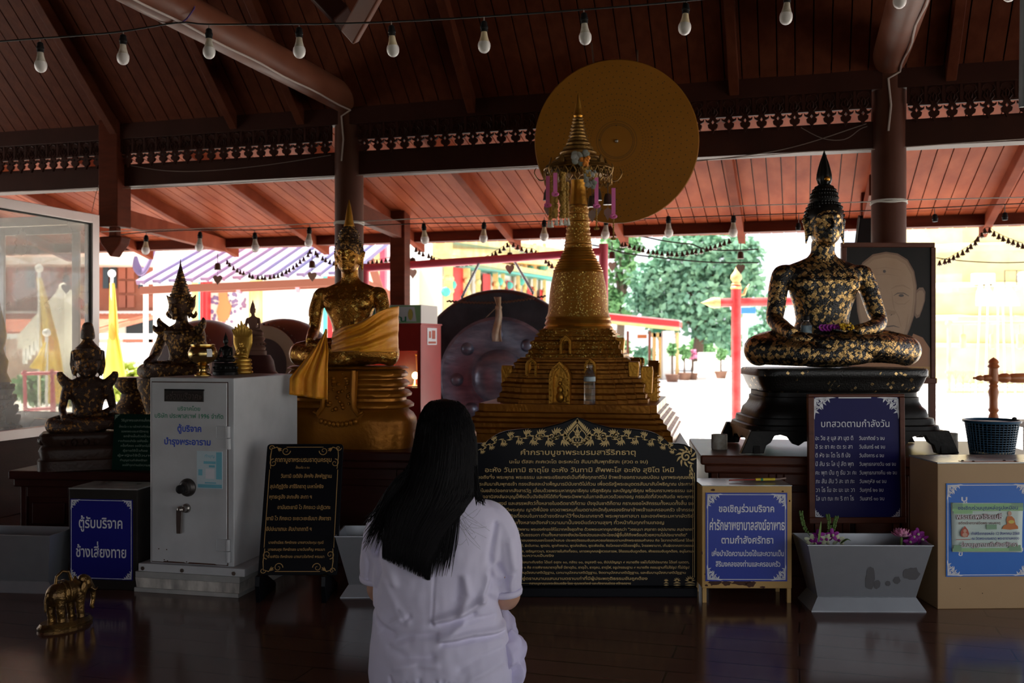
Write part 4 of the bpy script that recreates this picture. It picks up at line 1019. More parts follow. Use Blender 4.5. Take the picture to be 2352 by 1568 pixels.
# tiered pedestal (part of the cast figure)
k = 5.12 / F
def oval(mb, prof, dp=.55, pw=3.2, zf=None):
    rings = []
    for (cx, w_, y) in prof:
        ring = []
        for j in range(64):
            c_, s_ = math.cos(2 * PI * j / 64), math.sin(2 * PI * j / 64); e = 2 / pw
            ring.append(Vector((cx + w_ * math.copysign(abs(c_) ** e, c_), w_ * dp * math.copysign(abs(s_) ** e, s_), zf(y))))
        rings.append(ring)
    mb.loft(rings)
hh = (gz - .56) / k
zp = lambda y: (1027 - y) / (1027 - 842.0) * hh - hh
b = MB(k)
prof = [(0, 132, 838), (0, 140, 843)]
for (y0, w0, w1) in ((846, 128, 138), (868, 132, 142), (892, 136, 147), (918, 140, 152)):
    prof += [(0, w0 - 6, y0), (0, w0 + 3, y0 + 2), (0, w1, y0 + 9), (0, w1 - 1, y0 + 15), (0, w0 - 2, y0 + 20)]
prof += [(0, 142, 942), (0, 150, 948), (0, 157, 960), (0, 158, 970), (0, 156, 1027)]
oval(b, prof[::-1], zf=zp); b.build('tiered_pedestal', M['goldped'], gb, smooth=True, ang=50)
b = MB(k)
b.prism([(-30, zp(848)), (42, zp(848)), (38, zp(930)), (58, zp(944)), (40, zp(962)), (0, zp(972)), (-40, zp(962)), (-58, zp(944)), (-28, zp(930))], -92, -80)
for s in (-1, 1): b.tube([(s * 36, -93, zp(846)), (s * 34, -94, zp(900)), (s * 36, -94, zp(930)), (s * 48, -95, zp(946)), (s * 58, -94, zp(940))], [5, 6, 6, 6, 4], 8)
for i in range(9): b.ell((-40 + i * 10, -94, zp(962 + 7 * math.sin(PI * i / 8))), (5.5, 4, 7), 8, 6)
for i in range(30): b.ell((U(-26, 30), -92, zp(U(852, 940))), U(3, 6), 7, 5)
o = b.build('apron_cloth', M['goldped'], gb, smooth=True); o.location = (.03, -.012, 0)
# saffron sash
def sheet(mb, fn, nu, nv):
    vs = [fn(i / nu, j / nv) for j in range(nv + 1) for i in range(nu + 1)]
    mb.add(vs, [(j * (nu + 1) + i, j * (nu + 1) + i + 1, (j + 1) * (nu + 1) + i + 1, (j + 1) * (nu + 1) + i) for j in range(nv) for i in range(nu)])
sash = thing('saffron_sash', 'shiny saffron cloth sash wrapped round the waist of the gold buddha', 'sash', P(800, 760, 4.95))
k = 4.95 / F
def band(u, v):
    # from left hip across the waist to the far elbow, wrapping round
    x = -42 + u * 152; zt_ = -2 + 10 * u + 55 * max(0, u - .12) * (u > .12) ; zb = -48 + 6 * u * (u < .5) - 0 * u
    z = zt_ + (zb - zt_) * v
    y = -34 + 70 * (abs(u - .5) * 2) ** 3.2 + 4 * math.sin(v * 16 + u * 7) + 2.5 * math.sin(v * 34 + u * 15) - 16 * v + 10 * max(0, u - .6)
    return Vector((x + 2, y - 12, z + 4 * math.sin(u * 9) * (1 - v)))
b = MB(k); sheet(b, band, 60, 24); o = b.build('sash_band', M['saffron'], sash, smooth=True, ang=0)
m = o.modifiers.new('s', 'SOLIDIFY'); m.thickness = .003
def tail(u, v):
    xl = -42 - 72 * min(1, v * 1.35) ** 1.2; xr = -40 + 10 * min(1, v * 3) - 2 * v
    z = -2 - 138 * v - 12 * u * v * (v > .7) 
    x = xl + (xr - xl) * u
    y = -54 - 36 * math.sin(min(1, v * 1.6) * PI / 2) + 4 * math.sin(u * 11 + v * 4) * (.3 + v) + 3 * math.sin(u * 23)
    return Vector((x, y, z + 6 * math.sin(u * PI) * (1 - v)))
b = MB(k); sheet(b, tail, 30, 40); o = b.build('sash_tail', M['saffron'], sash, smooth=True, ang=0)
m = o.modifiers.new('s', 'SOLIDIFY'); m.thickness = .003
b = MB(k)
for s in (0, 1):
    pts = [Vector((tail(s, i / 20))) for i in range(21)]; b.tube(pts, .9, 5)
b.tube([tail(i / 20, 1) for i in range(21)], .9, 5); b.build('sash_hem', M['saffron'], sash, smooth=True)

# ---- crowned stone figure on the low altar
YS = 5.27; k = YS / F; sz = .43
st = thing('crowned_statue', 'crowned brown stone deity with winged shoulders on a carved base', 'statue', (X(186, YS), YS, sz + .002), rz=.38)
W = 178 * k
base = (1070 - 990) * k
b = MB(k)
rings = []
for (w_, z) in ((90, 0), (90, 22), (84, 25), (88, 44), (84, 52), (76, 56), (84, 68), (86, 78), (80, 84)):
    rings.append([Vector((w_ * math.copysign(abs(math.cos(a)) ** .4, math.cos(a)), w_ * .62 * math.copysign(abs(math.sin(a)) ** .4, math.sin(a)), z)) for a in [2 * PI * j / 48 for j in range(48)]])
b.loft(rings)
for i in range(22):
    a = 2 * PI * i / 22; b.ell((84 * math.cos(a), 52 * math.sin(a), 64), (7, 7, 9), 8, 6)
b.build('carved_base', M['stone'], st, smooth=True)
b = MB(W, (.08, 0, base / W)); sitter(b, 1.0, slim=1.2)
b.v = [(x, y, base + (z - base) * 1.16) for (x, y, z) in b.v]
b.off = Vector((.08, 0, base / W + .10))
b.ell((0, .0, .80), (.155, .15, .19), 24, 16); b.ell((0, .0, .72), (.125, .13, .12), 20, 12); face(b, (0, 0, .80), (.15, .15, .19))
b.prism([(-.17, .84), (.17, .84), (.18, .97), (.0, 1.0), (-.18, .97)], -.11, .14)
for s in (-1, 1):   # epaulettes and ear ornaments
    limb(b, [(s * .20, .04, .50), (s * .27, .05, .56), (s * .32, .05, .63), (s * .33, .05, .69)], [.07, .07, .055, .03])
    b.prism([(s * .13, .62), (s * .19, .66), (s * .215, .78), (s * .20, .96), (s * .12, .95)], .02, .08)
m_ = fuse(b, .005, 2)
link('body', m_, M['stoneleaf'], st, smooth=True, ang=0)
b = MB(W, (.08, 0, base / W + .10)); b.lathe([(.15, .96), (.155, .99), (.12, 1.02), (.085, 1.06), (.06, 1.10), (.085, 1.12), (.088, 1.15), (.08, 1.22), (.065, 1.29), (.05, 1.315), (.03, 1.325), (.005, 1.33)], 24, (0, .02, 0)); b.build('crown', M['stoneleaf'], st, smooth=True)

# ---- crowned bust of dark bronze behind the safe
YD = 5.45; k = YD / F
bd = thing('crowned_statue', 'dark bronze deity in a tall pointed crown behind the safe', 'statue', (X(412, YD), YD, .43), rz=-.32)
W = 205 * k; bz0 = Z(862, YD) - .43 - .05 * W
b = MB(k); rings = []
zq = bz0 / k
for (w_, z) in ((84, 0), (84, zq * .3), (76, zq * .34), (80, zq * .48), (74, zq * .54), (72, zq * .62), (80, zq * .74), (84, zq * .84), (90, zq * .9), (92, zq * 1.02)):
    rings.append([Vector((w_ * math.copysign(abs(math.cos(a)) ** .5, math.cos(a)), w_ * .62 * math.copysign(abs(math.sin(a)) ** .5, math.sin(a)), z)) for a in [2 * PI * j / 48 for j in range(48)]])
b.loft(rings); b.build('lotus_base', M['bronzeleaf'], bd, smooth=True)
OFF = (0, 0, bz0 / W)
b = MB(W, OFF); sitter(b, .9, slim=1.0)
b.ell((0, .005, .815), (.115, .12, .15), 24, 16); b.ell((0, -.012, .75), (.088, .09, .08), 20, 12); face(b, (0, .005, .81), (.115, .122, .15))
for s in (-1, 1):
    limb(b, [(s * .20, .04, .56), (s * .26, .04, .60), (s * .295, .03, .66), (s * .285, .03, .70)], [.05, .05, .03, .008])
    limb(b, [(s * .26, .0, .54), (s * .31, -.02, .57), (s * .33, -.02, .62)], [.04, .03, .006])
    limb(b, [(s * .10, .05, .76), (s * .135, .05, .83), (s * .16, .04, .90), (s * .20, .03, .96)], [.022, .034, .024, .004])
    limb(b, [(s * .11, .05, .74), (s * .15, .05, .71), (s * .19, .04, .74), (s * .185, .04, .78)], [.02, .025, .02, .004])
b.secs([(0, .0, .56, .17, .10), (0, .0, .54, .20, .12), (0, 0, .52, .17, .1)], 24)
m_ = fuse(b, .0052, 2)
link('body', m_, M['bronzeleaf'], bd, smooth=True, ang=0)
b = MB(W, OFF); b.ell((0, .02, .88), (.13, .135, .10), 24, 12); curls(b, (0, .02, .88), (.132, .138, .105), 7, .012, -.1, .30)
pr = []
for i in range(13):
    t_ = i / 12; r = .095 * (1 - t_) ** 1.15 + .006; z = .955 + .345 * t_
    pr += [(r * 1.16, z), (r * 1.18, z + .006), (r, z + .012), (r * .95, z + .026)]
pr += [(.001, 1.36)]
b.lathe(pr, 24, (0, .02, 0)); b.build('pointed_crown', M['bronzeleaf'], bd, smooth=True)

# ---- a second bronze base seen behind the crowned stone figure
t = thing('lotus_stand', 'dark bronze lotus stand between the stone deity and the safe', 'stand', (X(318, 5.75), 5.72, .43)); k = 5.75 / F
b = MB(k); zq = (Z(865, 5.75) - .43) / k
b.lathe([(62, 0), (62, zq * .3), (44, zq * .34), (44, zq * .45), (48, zq * .5), (50, zq * .62), (36, zq * .72), (32, zq * .80), (46, zq * .88), (48, zq * .95), (40, zq)], 32); b.build('lotus_body', M['bronzeleaf'], t, smooth=True)
for i in range(5):
    pass

# ---- things on the safe and behind it
SAFE_TOP = Z(868, 4.33)
def st_on_safe(px, Y): return Vector((X(px, Y), Y, SAFE_TOP + .001))
t = thing('alms_bowl', 'shiny brass pedestal bowl standing on the safe', 'bowl', st_on_safe(466, 4.58)); k = 4.58 / F
b = MB(k); b.lathe([(0, 0), (19, 0), (19, 2), (16, 5), (9, 9), (7.5, 14), (9, 18), (14, 22), (15, 24), (9, 26), (24, 33), (32, 44), (33, 54), (28, 66), (25, 68), (27, 70), (27, 72), (23, 73), (22, 70), (24, 60), (0, 40)], 40); b.build('bowl_body', M['brass'], t, smooth=True)
b = MB(k); b.loft([[Vector((r * math.cos(a), r * math.sin(a), z)) for a in (-1.0, -.8, -.6)] for (r, z) in ((32.6, 44), (33.6, 54), (30, 62))], cap=False, closed=False); b.build('paper_tag', M['white'], t)
def mini(name, label, px, Y, wpx, hpx, mat, base=.28, naga=False, zpos=None, stand=0):
    k = Y / F
    t = thing(name, label, 'statuette', st_on_safe(px, Y) if zpos is None else Vector((X(px, Y), Y, zpos)), rz=-.25)
    b = MB(k); h0 = hpx * base; w = wpx / 2
    b.lathe([(w, 0), (w, h0 * .22), (w * .9, h0 * .28), (w * .96, h0 * .42), (w * .86, h0 * .5), (w * .9, h0 * .7), (w * .8, h0 * .78), (w * .92, h0 * .9), (w * .8, h0)], 32, sy=.8)
    for i in range(16): b.ell((w * .9 * math.cos(i * PI / 8), w * .72 * math.sin(i * PI / 8), h0 * .6), w * .1, 6, 4)
    b.build('lotus_base', mat, t, smooth=True)
    W = wpx * .92 * k; s_ = (hpx - h0) * k / (1.18 * W)
    b = MB(W); sitter(b); head(b); b.lathe([(.085, .92), (.06, 1.0), (.03, 1.06), (.02, 1.1), (.003, 1.18)], 16, (0, .02, 0))
    b.v = [(x, y, z * s_ + h0 * k) for (x, y, z) in b.v]; b.k = 1
    link('figure', fuse(b, W * .016, 2), mat, t, smooth=True, ang=0)
    return t, k, h0
mini('buddha_statuette', 'small black seated buddha statuette on the safe beside the brass bowl', 518, 4.72, 60, 100, M['blackstone'])
t = thing('naga_statuette', 'small gold figure sheltered by a many-headed serpent hood on the safe', 'statuette', st_on_safe(554, 4.87), rz=-.2); k = 4.87 / F
b = MB(k)
prof = []
for i in range(4): prof += [(24 - i, i * 9), (27 - i, i * 9 + 3), (27 - i, i * 9 + 6), (23 - i, i * 9 + 8.6)]
b.lathe(prof, 32, sy=.85); b.build('coiled_base', M['goldtoy'], t, smooth=True)
b = MB(k); Wm = 40
tmp = MB(Wm, (0, 0, .9)); sitter(tmp, .8); head(tmp); b.add([(x, y, z) for (x, y, z) in tmp.v], tmp.f)
b.secs([(0, 9, 34, 12, 5), (0, 9, 50, 17, 6), (0, 9, 70, 24, 6), (0, 8, 92, 24, 5), (0, 7, 104, 18, 4)], 24)
for i in range(7):
    a = (i - 3) / 3; limb(b, [(a * 14, 8, 88), (a * 20, 5, 104 - abs(a) * 6), (a * 22, -1, 122 - abs(a) * 20)], [6, 5, 1])
link('figure', fuse(b, .0022, 2), M['goldtoy'], t, smooth=True, ang=0)
mini('buddha_statuette', 'unpainted terracotta buddha statuette on a dark drum stand behind the safe', 580, 5.3, 66, 130, M['terracotta'], base=.32, zpos=Z(815, 5.3))
t = thing('plinth_stand', 'dark round wooden stand under the terracotta buddha statuette', 'stand', (X(582, 5.3), 5.3, .43)); k = 5.3 / F; zq = (Z(815, 5.3) - .43) / k - .2
b = MB(k); b.lathe([(66, 0), (66, zq * .55), (58, zq * .6), (62, zq * .7), (60, zq * .82), (50, zq * .86), (46, zq * .95), (38, zq)], 36); b.build('stand_body', M['drum'], t, smooth=True)

# ---- barrel drums
def drum(label, px, py, Yd, R, L, yaw, pitch):
    t = thing('barrel_drum', label, 'drum', P(px, py, Yd))
    t.rotation_euler = (pitch, 0, yaw); k = Yd / F
    b = MB(k); b.lathe([(R * (.80 + .24 * math.sin(PI * i / 16)), -L + 2 * L * i / 16) for i in range(17)], 48, M=Matrix.Rotation(PI / 2, 4, 'X')); b.build('drum_shell', M['drum'], t, smooth=True)
    b = MB(k); b.lathe([(0, L + 1), (R * .80, L + .5), (R * .815, L - 6), (R * .82, L - 10)], 48, M=Matrix.Rotation(PI / 2, 4, 'X')); b.build('drum_head', M['hide'], t, smooth=True)
    b = MB(k)
    for j in range(46):
        a = 2 * PI * j / 46; b.ell((R * .835 * math.cos(a), -L + 9, R * .835 * math.sin(a)), 2.6, 6, 4)
        b.ell((R * .99 * math.cos(a), L * .35, R * .99 * math.sin(a)), 2.6, 6, 4)
    b.build('head_studs', M['iron'], t, smooth=True)
    b = MB(k); b.lathe([(R * .4, L + 1.4), (R * .55, L + 1.2)], 40, M=Matrix.Rotation(PI / 2, 4, 'X')); b.build('drum_head_ring', M['drum'], t)
    # cradle to the ground
    b = MB(k); zf = -(P(0, py, Yd).z + .13) / k
    for s in (-1, 1): b.box(s * R * .55 - 8, s * R * .55 + 8, -L * .4, L * .4, zf, -R * .55)
    b.box(-R * .6, R * .6, -L * .4, L * .4, -R * .95, -R * .75)
    o = b.build('cradle', M['redwood'], t); o.rotation_euler = (-pitch, 0, 0)
drum('maroon barrel drum with a studded head nearer the seated gold buddha', 655, 848, 7.6, 112, 100, -.30, -.10)
drum('maroon barrel drum with a studded head behind the bronze deity', 472, 846, 8.75, 108, 92, -.36, -.10)
# ================================================================ boards, boxes, troughs
class LF:
    """a thing laid out in a frame that faces the viewer: pixel columns and rows become its own metres"""
    def __init__(s, pxc, pyb, Y): s.c = pxc; s.b = pyb; s.Y = Y; s.k = Y / F; s.loc = P(pxc, pyb, Y)
    def x(s, px): return (px - s.c)
    def z(s, py): return (s.b - py)
    def mb(s): return MB(s.k)

# ---- large black and gold board
f = LF(1326, 1372, 4.31); f.loc.z = 0; f.b = CY + H / f.k
g = thing('prayer_board', 'large black stone board with a pointed top and gold chant lettering', 'sign', f.loc)
half = [(0, 958), (15, 963), (35, 971), (77, 982), (127, 985), (161, 989), (180, 995), (196, 1004), (206, 1012), (211, 1018), (231, 1018), (247, 1020), (260, 1026), (270, 1034), (274, 1044), (275, 1056), (275, 1346)]
ol = [(x, f.z(y)) for (x, y) in half] + [(-x, f.z(y)) for (x, y) in half[::-1][:-1]]
b = f.mb(); b.prism(ol, 0, 16); b.build('board_slab', M['signblack'], g, bevel=.004)
b = f.mb(); b.box(-274, 274, -14, 34, 0, f.z(1346)); b.build('board_foot', M['signblack'], g, bevel=.004)
b = f.mb(); yy = -.6
for x in (265, 269): 
    for s in (-1, 1): b.stroke([(s * x, f.z(1085)), (s * x, f.z(1325))], 1.0 if x == 265 else 1.6, yy)
b.stroke([(-265, f.z(1339)), (120, f.z(1339))], .8, yy)
# scrolling leaf band under the arched top
top = [(18, 1000), (50, 1004), (85, 1005), (115, 1003), (150, 1006), (185, 1013), (207, 1024), (225, 1034)]
for s in (-1, 1):
    def tp_(t):
        t = max(0, min(.9999, t)) * (len(top) - 1); a = int(t); u = t - a
        return Vector((s * (top[a][0] + (top[a + 1][0] - top[a][0]) * u), f.z(top[a][1] + (top[a + 1][1] - top[a][1]) * u)))
    NS = 13
    for i in range(NS):
        t = (i + .4) / NS; big = 1.35 - .75 * t; up = 1 if i % 2 else -1
        p = tp_(t); d = (tp_(t + .03) - tp_(t - .03)).normalized(); nrm = Vector((-d.y, d.x)) * s
        c = p + nrm * up * 4.5 * big; a0 = math.atan2(-nrm.y * up, -nrm.x * up)
        b.stroke(spiral(c.x, c.y, 6.5 * big, a0, 1.25, 18, s * up), [(3.4 - .12 * q) * big for q in range(19)], yy)
        for q in range(5):
            an = math.atan2(d.y, d.x) + s * up * (.2 + q * .42); r_ = 5.5 * big
            flame(b, c.x + r_ * math.cos(an), c.y + r_ * math.sin(an), an + s * up * .5, (11 - q) * big, (4.6 - .3 * q) * big, yy, .45 * s * up)
        flame(b, p.x, p.y, math.atan2(d.y, d.x) - s * up * .5, 15 * big, 5 * big, yy, .5 * s * up)
    for (px, py, r) in ((58, 1002, 9), (90, 1000, 7), (250, 1048, 13)):
        b.stroke(spiral(s * px, f.z(py), r, .5, 1.4, 20, s), [r * .42 - r * .25 * q / 20 for q in range(21)], yy)
    for i in range(10):
        a = i * .63; flame(b, s * (250 + 12 * math.cos(a)), f.z(1048) + 12 * math.sin(a), a + .6 * s, 15, 6, yy, .4)
    for i in range(6): flame(b, s * (262 - i * .6), f.z(1066 + i * 5), -PI / 2 - s * .35 + (i % 2) * .5 * s, 15 - i, 5, yy, .3)
# central emblem: nested flames
oc = [(0, 1028), (16, 1022), (29, 1010), (33, 1000), (27, 990), (19, 983), (13, 976), (7, 969), (0, 961)]
for s in (-1, 1):
    for i in range(16):
        t = i / 15 * (len(oc) - 1.001); q = int(t); u = t - q; x = oc[q][0] + (oc[q + 1][0] - oc[q][0]) * u; y = oc[q][1] + (oc[q + 1][1] - oc[q][1]) * u
        flame(b, s * x * .72, f.z(998 + (y - 998) * .78), PI / 2 - s * (1.5 - 1.35 * i / 15), 15 - .4 * i, 5.5, yy, .4 * s)
    b.stroke([(s * x * .62, f.z(999 + (y - 999) * .66)) for (x, y) in oc], 2, yy)
    b.stroke([(s * 3, f.z(1000)), (s * 8, f.z(1004)), (s * 15, f.z(1009))], [3, 4, 1], yy); b.stroke([(s * 3, f.z(994)), (s * 8, f.z(990)), (s * 10, f.z(984))], [2.5, 2, .8], yy)
    for q in range(4): flame(b, s * (3 + q * 6), f.z(1013), PI / 2 - s * (.1 + q * .25), 7, 3.4, yy, 0)
b.flat([(4 * math.cos(q * PI / 8), f.z(990) + 4.4 * math.sin(q * PI / 8)) for q in range(16)], yy); flame(b, 0, f.z(987), PI / 2, 13, 4.5, yy, 0); b.flat([(-6, f.z(995)), (6, f.z(995)), (4, f.z(1006)), (-4, f.z(1006))], yy); flame(b, 0, f.z(1014), -PI / 2, 15, 8, yy, 0)
# lotus pond at the foot
for (px, w_, n) in ((1585, 13, 7), (1555, 9, 6), (1530, 6, 5)):
    for i in range(n):
        flame(b, px - 1326, f.z(1334), PI * (i + .5) / n, w_, w_ * .36, yy, 0)
    b.stroke([(px - 1326 - w_ * .9, f.z(1339)), (px - 1326, f.z(1337)), (px - 1326 + w_ * .9, f.z(1339))], [.5, 3.5, .5], yy)
    b.stroke([(px - 1326 - w_ * .9, f.z(1343)), (px - 1326, f.z(1343)), (px - 1326 + w_ * .9, f.z(1343))], [.5, 3, .5], yy)
b.build('gold_ornament', M['signgold'], g)
TX = [(1196, 1460, 1044, 16.5, 'คำกราบบูชาพระบรมสารีริกธาตุ'), (1170, 1488, 1063.5, 11, 'นะโม ตัสสะ ภะคะวะโต อะระหะโต สัมมาสัมพุทธัสสะ (สวด ๓ จบ)'), (1114, 1548, 1083.7, 14.5, 'อะหัง วันทามิ ธาตุโย อะหัง วันทามิ สัพพะโส อะหัง สุขิโต โหมิ'),
 (1062, 1593, 1099, 10.2, 'ข้าพเจ้าขอถึงซึ่ง พระพุทธ พระธรรม และพระอริยสงฆ์เป็นที่พึ่งทุกชาติไป ข้าพเจ้าขอกราบนอบน้อม บูชาพระคุณของ'),
 (1062, 1593, 1114.5, 10.2, 'สมเด็จพระสัมมาสัมพุทธเจ้า ทรงเสียสละบำเพ็ญบารมีนับชาติไม่ถ้วน เพื่อตรัสรู้พระอนุตตรสัมมาสัมโพธิญาณ ประกาศ'),
 (1062, 1593, 1129.7, 10.2, 'ธรรมนำเวไนยสัตว์ออกจากสังสารวัฏ เปี่ยมด้วยพระมหากรุณาธิคุณ บริสุทธิคุณ และปัญญาธิคุณ พร้อมกราบพระธรรม และ'),
 (1062, 1593, 1143.5, 10.2, 'พระสงฆ์ ขออานิสงส์ผลบุญนี้พึงเป็นปัจจัยให้ได้ถึงซึ่งพระนิพพานในกาลอันควรด้วยเทอญ กรรมใดที่ล่วงเกินต่อ พระพุทธ'),
 (1062, 1593, 1159, 10.2, 'พระธรรม พระอริยสงฆ์ และสรรพสัตว์ทั้งหลายในอดีตชาติก็ตาม ปัจจุบันชาติก็ตาม กราบขออโหสิกรรมทั้งหมดทั้งสิ้น ขอ'),
 (1062, 1593, 1173.7, 10.2, 'อุทิศส่วนกุศลให้ท่านผู้มีพระคุณ ญาติพี่น้อง เทวดาพรหมที่เมตตาปกปักคุ้มครองรักษาข้าพเจ้าและครอบครัว เจ้ากรรม'),
 (1062, 1593, 1188, 10.2, 'นายเวร ผู้ขวนขวายในกิจที่ชอบในการดำรงรักษาไว้ซึ่งประเทศชาติ พระพุทธศาสนา และองค์พระมหากษัตริย์'),
 (1062, 1525, 1203, 10.2, 'ผู้เสียสละทรัพย์ ขอให้ท่านทั้งหลายดังกล่าวนามมานั้นจงมีแต่ความสุขๆ ทั่วหน้ากันทุกท่านเทอญ'),
 (1062, 1593, 1218, 8.5, 'เมื่อองค์พระสัมมาสัมพุทธเจ้าจะปรินิพพาน พระองค์ทรงให้โอวาทครั้งสุดท้าย ด้วยพระมหากรุณาธิคุณว่า "วยธมฺมา สงฺขารา อปฺปมาเทน สมฺปาเทถ"'),
 (1062, 1578, 1231, 9, 'สังขารทั้งหลายย่อมเสื่อมสลายไปเป็นธรรมดา ท่านทั้งหลายจงยังประโยชน์ตนและประโยชน์ผู้อื่นให้ถึงพร้อมด้วยความไม่ประมาทเถิด"'),
 (1062, 1593, 1243, 7.5, 'ผู้ตั้งอยู่ในความไม่ประมาท หมั่นพิจารณาตนของตนเองโดยสม่ำเสมอ ประพฤติธรรมอันสมควรแก่ธรรมตามหลักพระธรรมคำสอน คือ โอวาทปาติโมกข์ ได้แก่'),
 (1062, 1593, 1255, 7.5, 'อกุศลกรรมบถ ๑๐ ได้แก่ ฆ่าสัตว์, ลักทรัพย์, ผิดในกาม, พูดปด, พูดคำหยาบ, พูดส่อเสียด, พูดเพ้อเจ้อ, คิดโลภอยากได้ของผู้อื่น, โกรธพยาบาท, เห็นผิดจากสภาวธรรม'),
 (1062, 1593, 1268, 7.5, 'บุญกิริยาวัตถุ ๑๐ ได้แก่ ทำทาน, รักษาศีล, เจริญภาวนา, ขวนขวายในกิจที่ชอบ, เคารพบุคคลผู้ควรเคารพ, ให้ธรรมอันถูกต้อง, ฟังธรรมอันถูกต้อง, อนุโมทนา'),
 (1062, 1272, 1278, 7.5, 'ปรับความเห็นให้ถูกต้องตรงตามความเป็นจริง'),
 (1062, 1583, 1293, 7.5, 'การเจริญสมาธิ ๔๐ วิธีกรรมฐาน เลือกให้เหมาะกับจริต ได้แก่ อสุภะ ๑๐, กสิณ ๑๐, อนุสสติ ๑๐, อัปปมัญญา ๔ หมายถึง แผ่ไปไม่มีประมาณ ได้แก่ เมตตา,'),
 (1062, 1583, 1305, 7.5, 'ความเป็นปฏิกูลของอาหาร, จตุธาตุววัฏฐาน ๑ คือ การพิจารณาธาตุทั้งสี่ มีธาตุดิน, ธาตุน้ำ, ธาตุลม, ธาตุไฟ, อรูปกรรมฐาน ๔ หมายถึง กรรมฐานที่ไม่ใช่รูป ที่ไม่มีรูป'),
 (1062, 1575, 1317, 7.5, 'การเจริญมหาสติปัฏฐาน ๔ ได้แก่ กายานุปัสสนาสติปัฏฐาน, เวทนานุปัสสนาสติปัฏฐาน, จิตตานุปัสสนาสติปัฏฐาน, และธัมมานุปัสสนาสติปัฏฐาน'),
 (1062, 1487, 1331, 9, 'พระสัทธรรมอันประเสริฐจะอยู่ตราบนานแสนนานตราบเท่าที่มีผู้ประพฤติธรรมอันถูกต้อง'), (1216, 1449, 1341.5, 7, 'กราบบูชาคุณพระรัตนตรัย โดย คุณพรทิพย์ และกัลยาณมิตร สร้างถวาย')]
for (a, c, y, h, s) in TX: line('lettering_line', M['signgold'], g, f.k, s, a - 1326, c - 1326, f.z(y), h, -.6, .012 if h > 9 else .016)

# ---- framed blue prayer board
f = LF(1970, 1196, 4.52)
g = thing('prayer_sign', 'dark blue framed sign of daily chants behind the flower trough', 'sign', Vector((X(1970, f.Y), f.Y, 0)), rz=.03)
g.rotation_euler = (-.03, 0, .03); f.b = CY + H / f.k
b = f.mb()
for (x0, x1, y0, y1) in ((-112, 113, 905, 912), (-112, 113, 1188, 1202), (-112, -98, 912, 1188), (101, 113, 912, 1188)): b.box(x0, x1, -5, 9, f.z(y1), f.z(y0))
b.build('sign_frame', M['tablewood'], g, bevel=.003)
b = f.mb(); b.box(-98, 101, 0, 6, f.z(1188), f.z(912)); b.build('sign_panel', M['bluedark'], g)
b = f.mb()
for x in (-90, 92): b.box(x - 7, x + 7, 0, 10, 0, f.z(1200))
b.box(-90, 92, 0, 8, 30, 44); b.build('sign_legs', M['tablewood'], g)
b = f.mb(); yy = -.5
kanok_corner(b, -97, f.z(913), 1, 1, 40, yy); kanok_corner(b, 100, f.z(913), -1, 1, 40, yy); kanok_corner(b, -97, f.z(1187), 1, -1, 16, yy); kanok_corner(b, 100, f.z(1187), -1, -1, 16, yy)
b.stroke([(-40, f.z(913.5)), (36, f.z(913.5))], 3, yy); b.build('white_ornament', M['signwhite'], g)
line('title_lettering', M['signwhite'], g, f.k, 'บทสวดตามกำลังวัน', 1889 - 1970, 2048 - 1970, f.z(981), 22, yy, 0)
RWS = [('อะ วิช สุ นุส สา นุต ติ', 1963, 'วันอาทิตย์ ๖ จบ', 2036), ('อิ ระ ชา คะ ตะ ระ สา', 1961, 'วันจันทร์ ๑๕ จบ', 2037), ('ติ หัง จะ โต โร ถิ นัง', 1956, 'วันอังคาร ๘ จบ', 2034), ('ปิ สัม ระ โล ปุ สัต พุท', 1963, 'วันพุทธกลางวัน ๑๗ จบ', 2062), ('คะ พุท ปัน ทู ธัม วะ คะ', 1970, 'วันพุทธกลางคืน ๑๒ จบ', 2064), ('ภะ สัม สัม วิ สะ เท ภะ', 1965, 'วันพฤหัส ๑๙ จบ', 2039), ('วา โธ โน อะ มะ มะ วา', 1965, 'วันศุกร์ ๒๑ จบ', 2032), ('โส มา ณะ กะ ริ ถา โธ', 1963, 'วันเสาร์ ๑๐ จบ', 2034)]
for i, (p, xa, q, xb) in enumerate(RWS):
    y = 1011 + 19.8 * i
    line('chant_line', M['signwhite'], g, f.k, p, 1875 - 1970, xa - 1970, f.z(y), 14, yy, 0); line('weekday_line', M['signwhite'], g, f.k, q, 1977 - 1970, xb - 1970, f.z(y), 12, yy, 0)

# ---- yellow donation box on legs
f = LF(1714.5, 1384, 4.19); f.b = CY + H / f.k
g = thing('donation_box', 'chipped ochre steel donation box on legs with a blue sign', 'donation box', Vector((X(1714.5, f.Y), f.Y, 0)), rz=-.01)
b = f.mb(); b.box(-102, 104, 0, 118, f.z(1351), f.z(1116)); b.build('box_body', M['ochre'], g, bevel=.003)
b = f.mb(); b.box(-102.5, 104.5, -.5, 118.5, f.z(1116), f.z(1114)); b.build('box_top', M['boxtop'], g)
for (x0, x1, y0, y1) in ((-100, -91, 3, 12), (94, 103, 3, 12), (-100, -91, 105, 114), (94, 103, 105, 114)):
    b = f.mb(); b.box(x0, x1, y0, y1, 0, f.z(1351)); b.build('leg', M['ochre'], g)
rnd.seed(5)
for (cx, cy, w_, h_) in ((1640, 1338, 17, 9), (1667, 1340, 12, 6), (1700, 1337, 24, 7), (1722, 1341, 16, 8), (1750, 1348, 6, 3), (1636, 1125, 6, 3), (1796, 1128, 3, 2), (1619, 1318, 3, 2), (1812, 1150, 2, 3), (1611, 1270, 2, 5), (1621, 1344, 4, 3)):
    n = 14; b = f.mb(); b.flat([(cx - 1713 + w_ * U(.6, 1.15) * math.cos(2 * PI * i / n), f.z(cy) + h_ * U(.5, 1.1) * math.sin(2 * PI * i / n)) for i in range(n)], -.35); b.build('rust_patch', M['rust'], g)
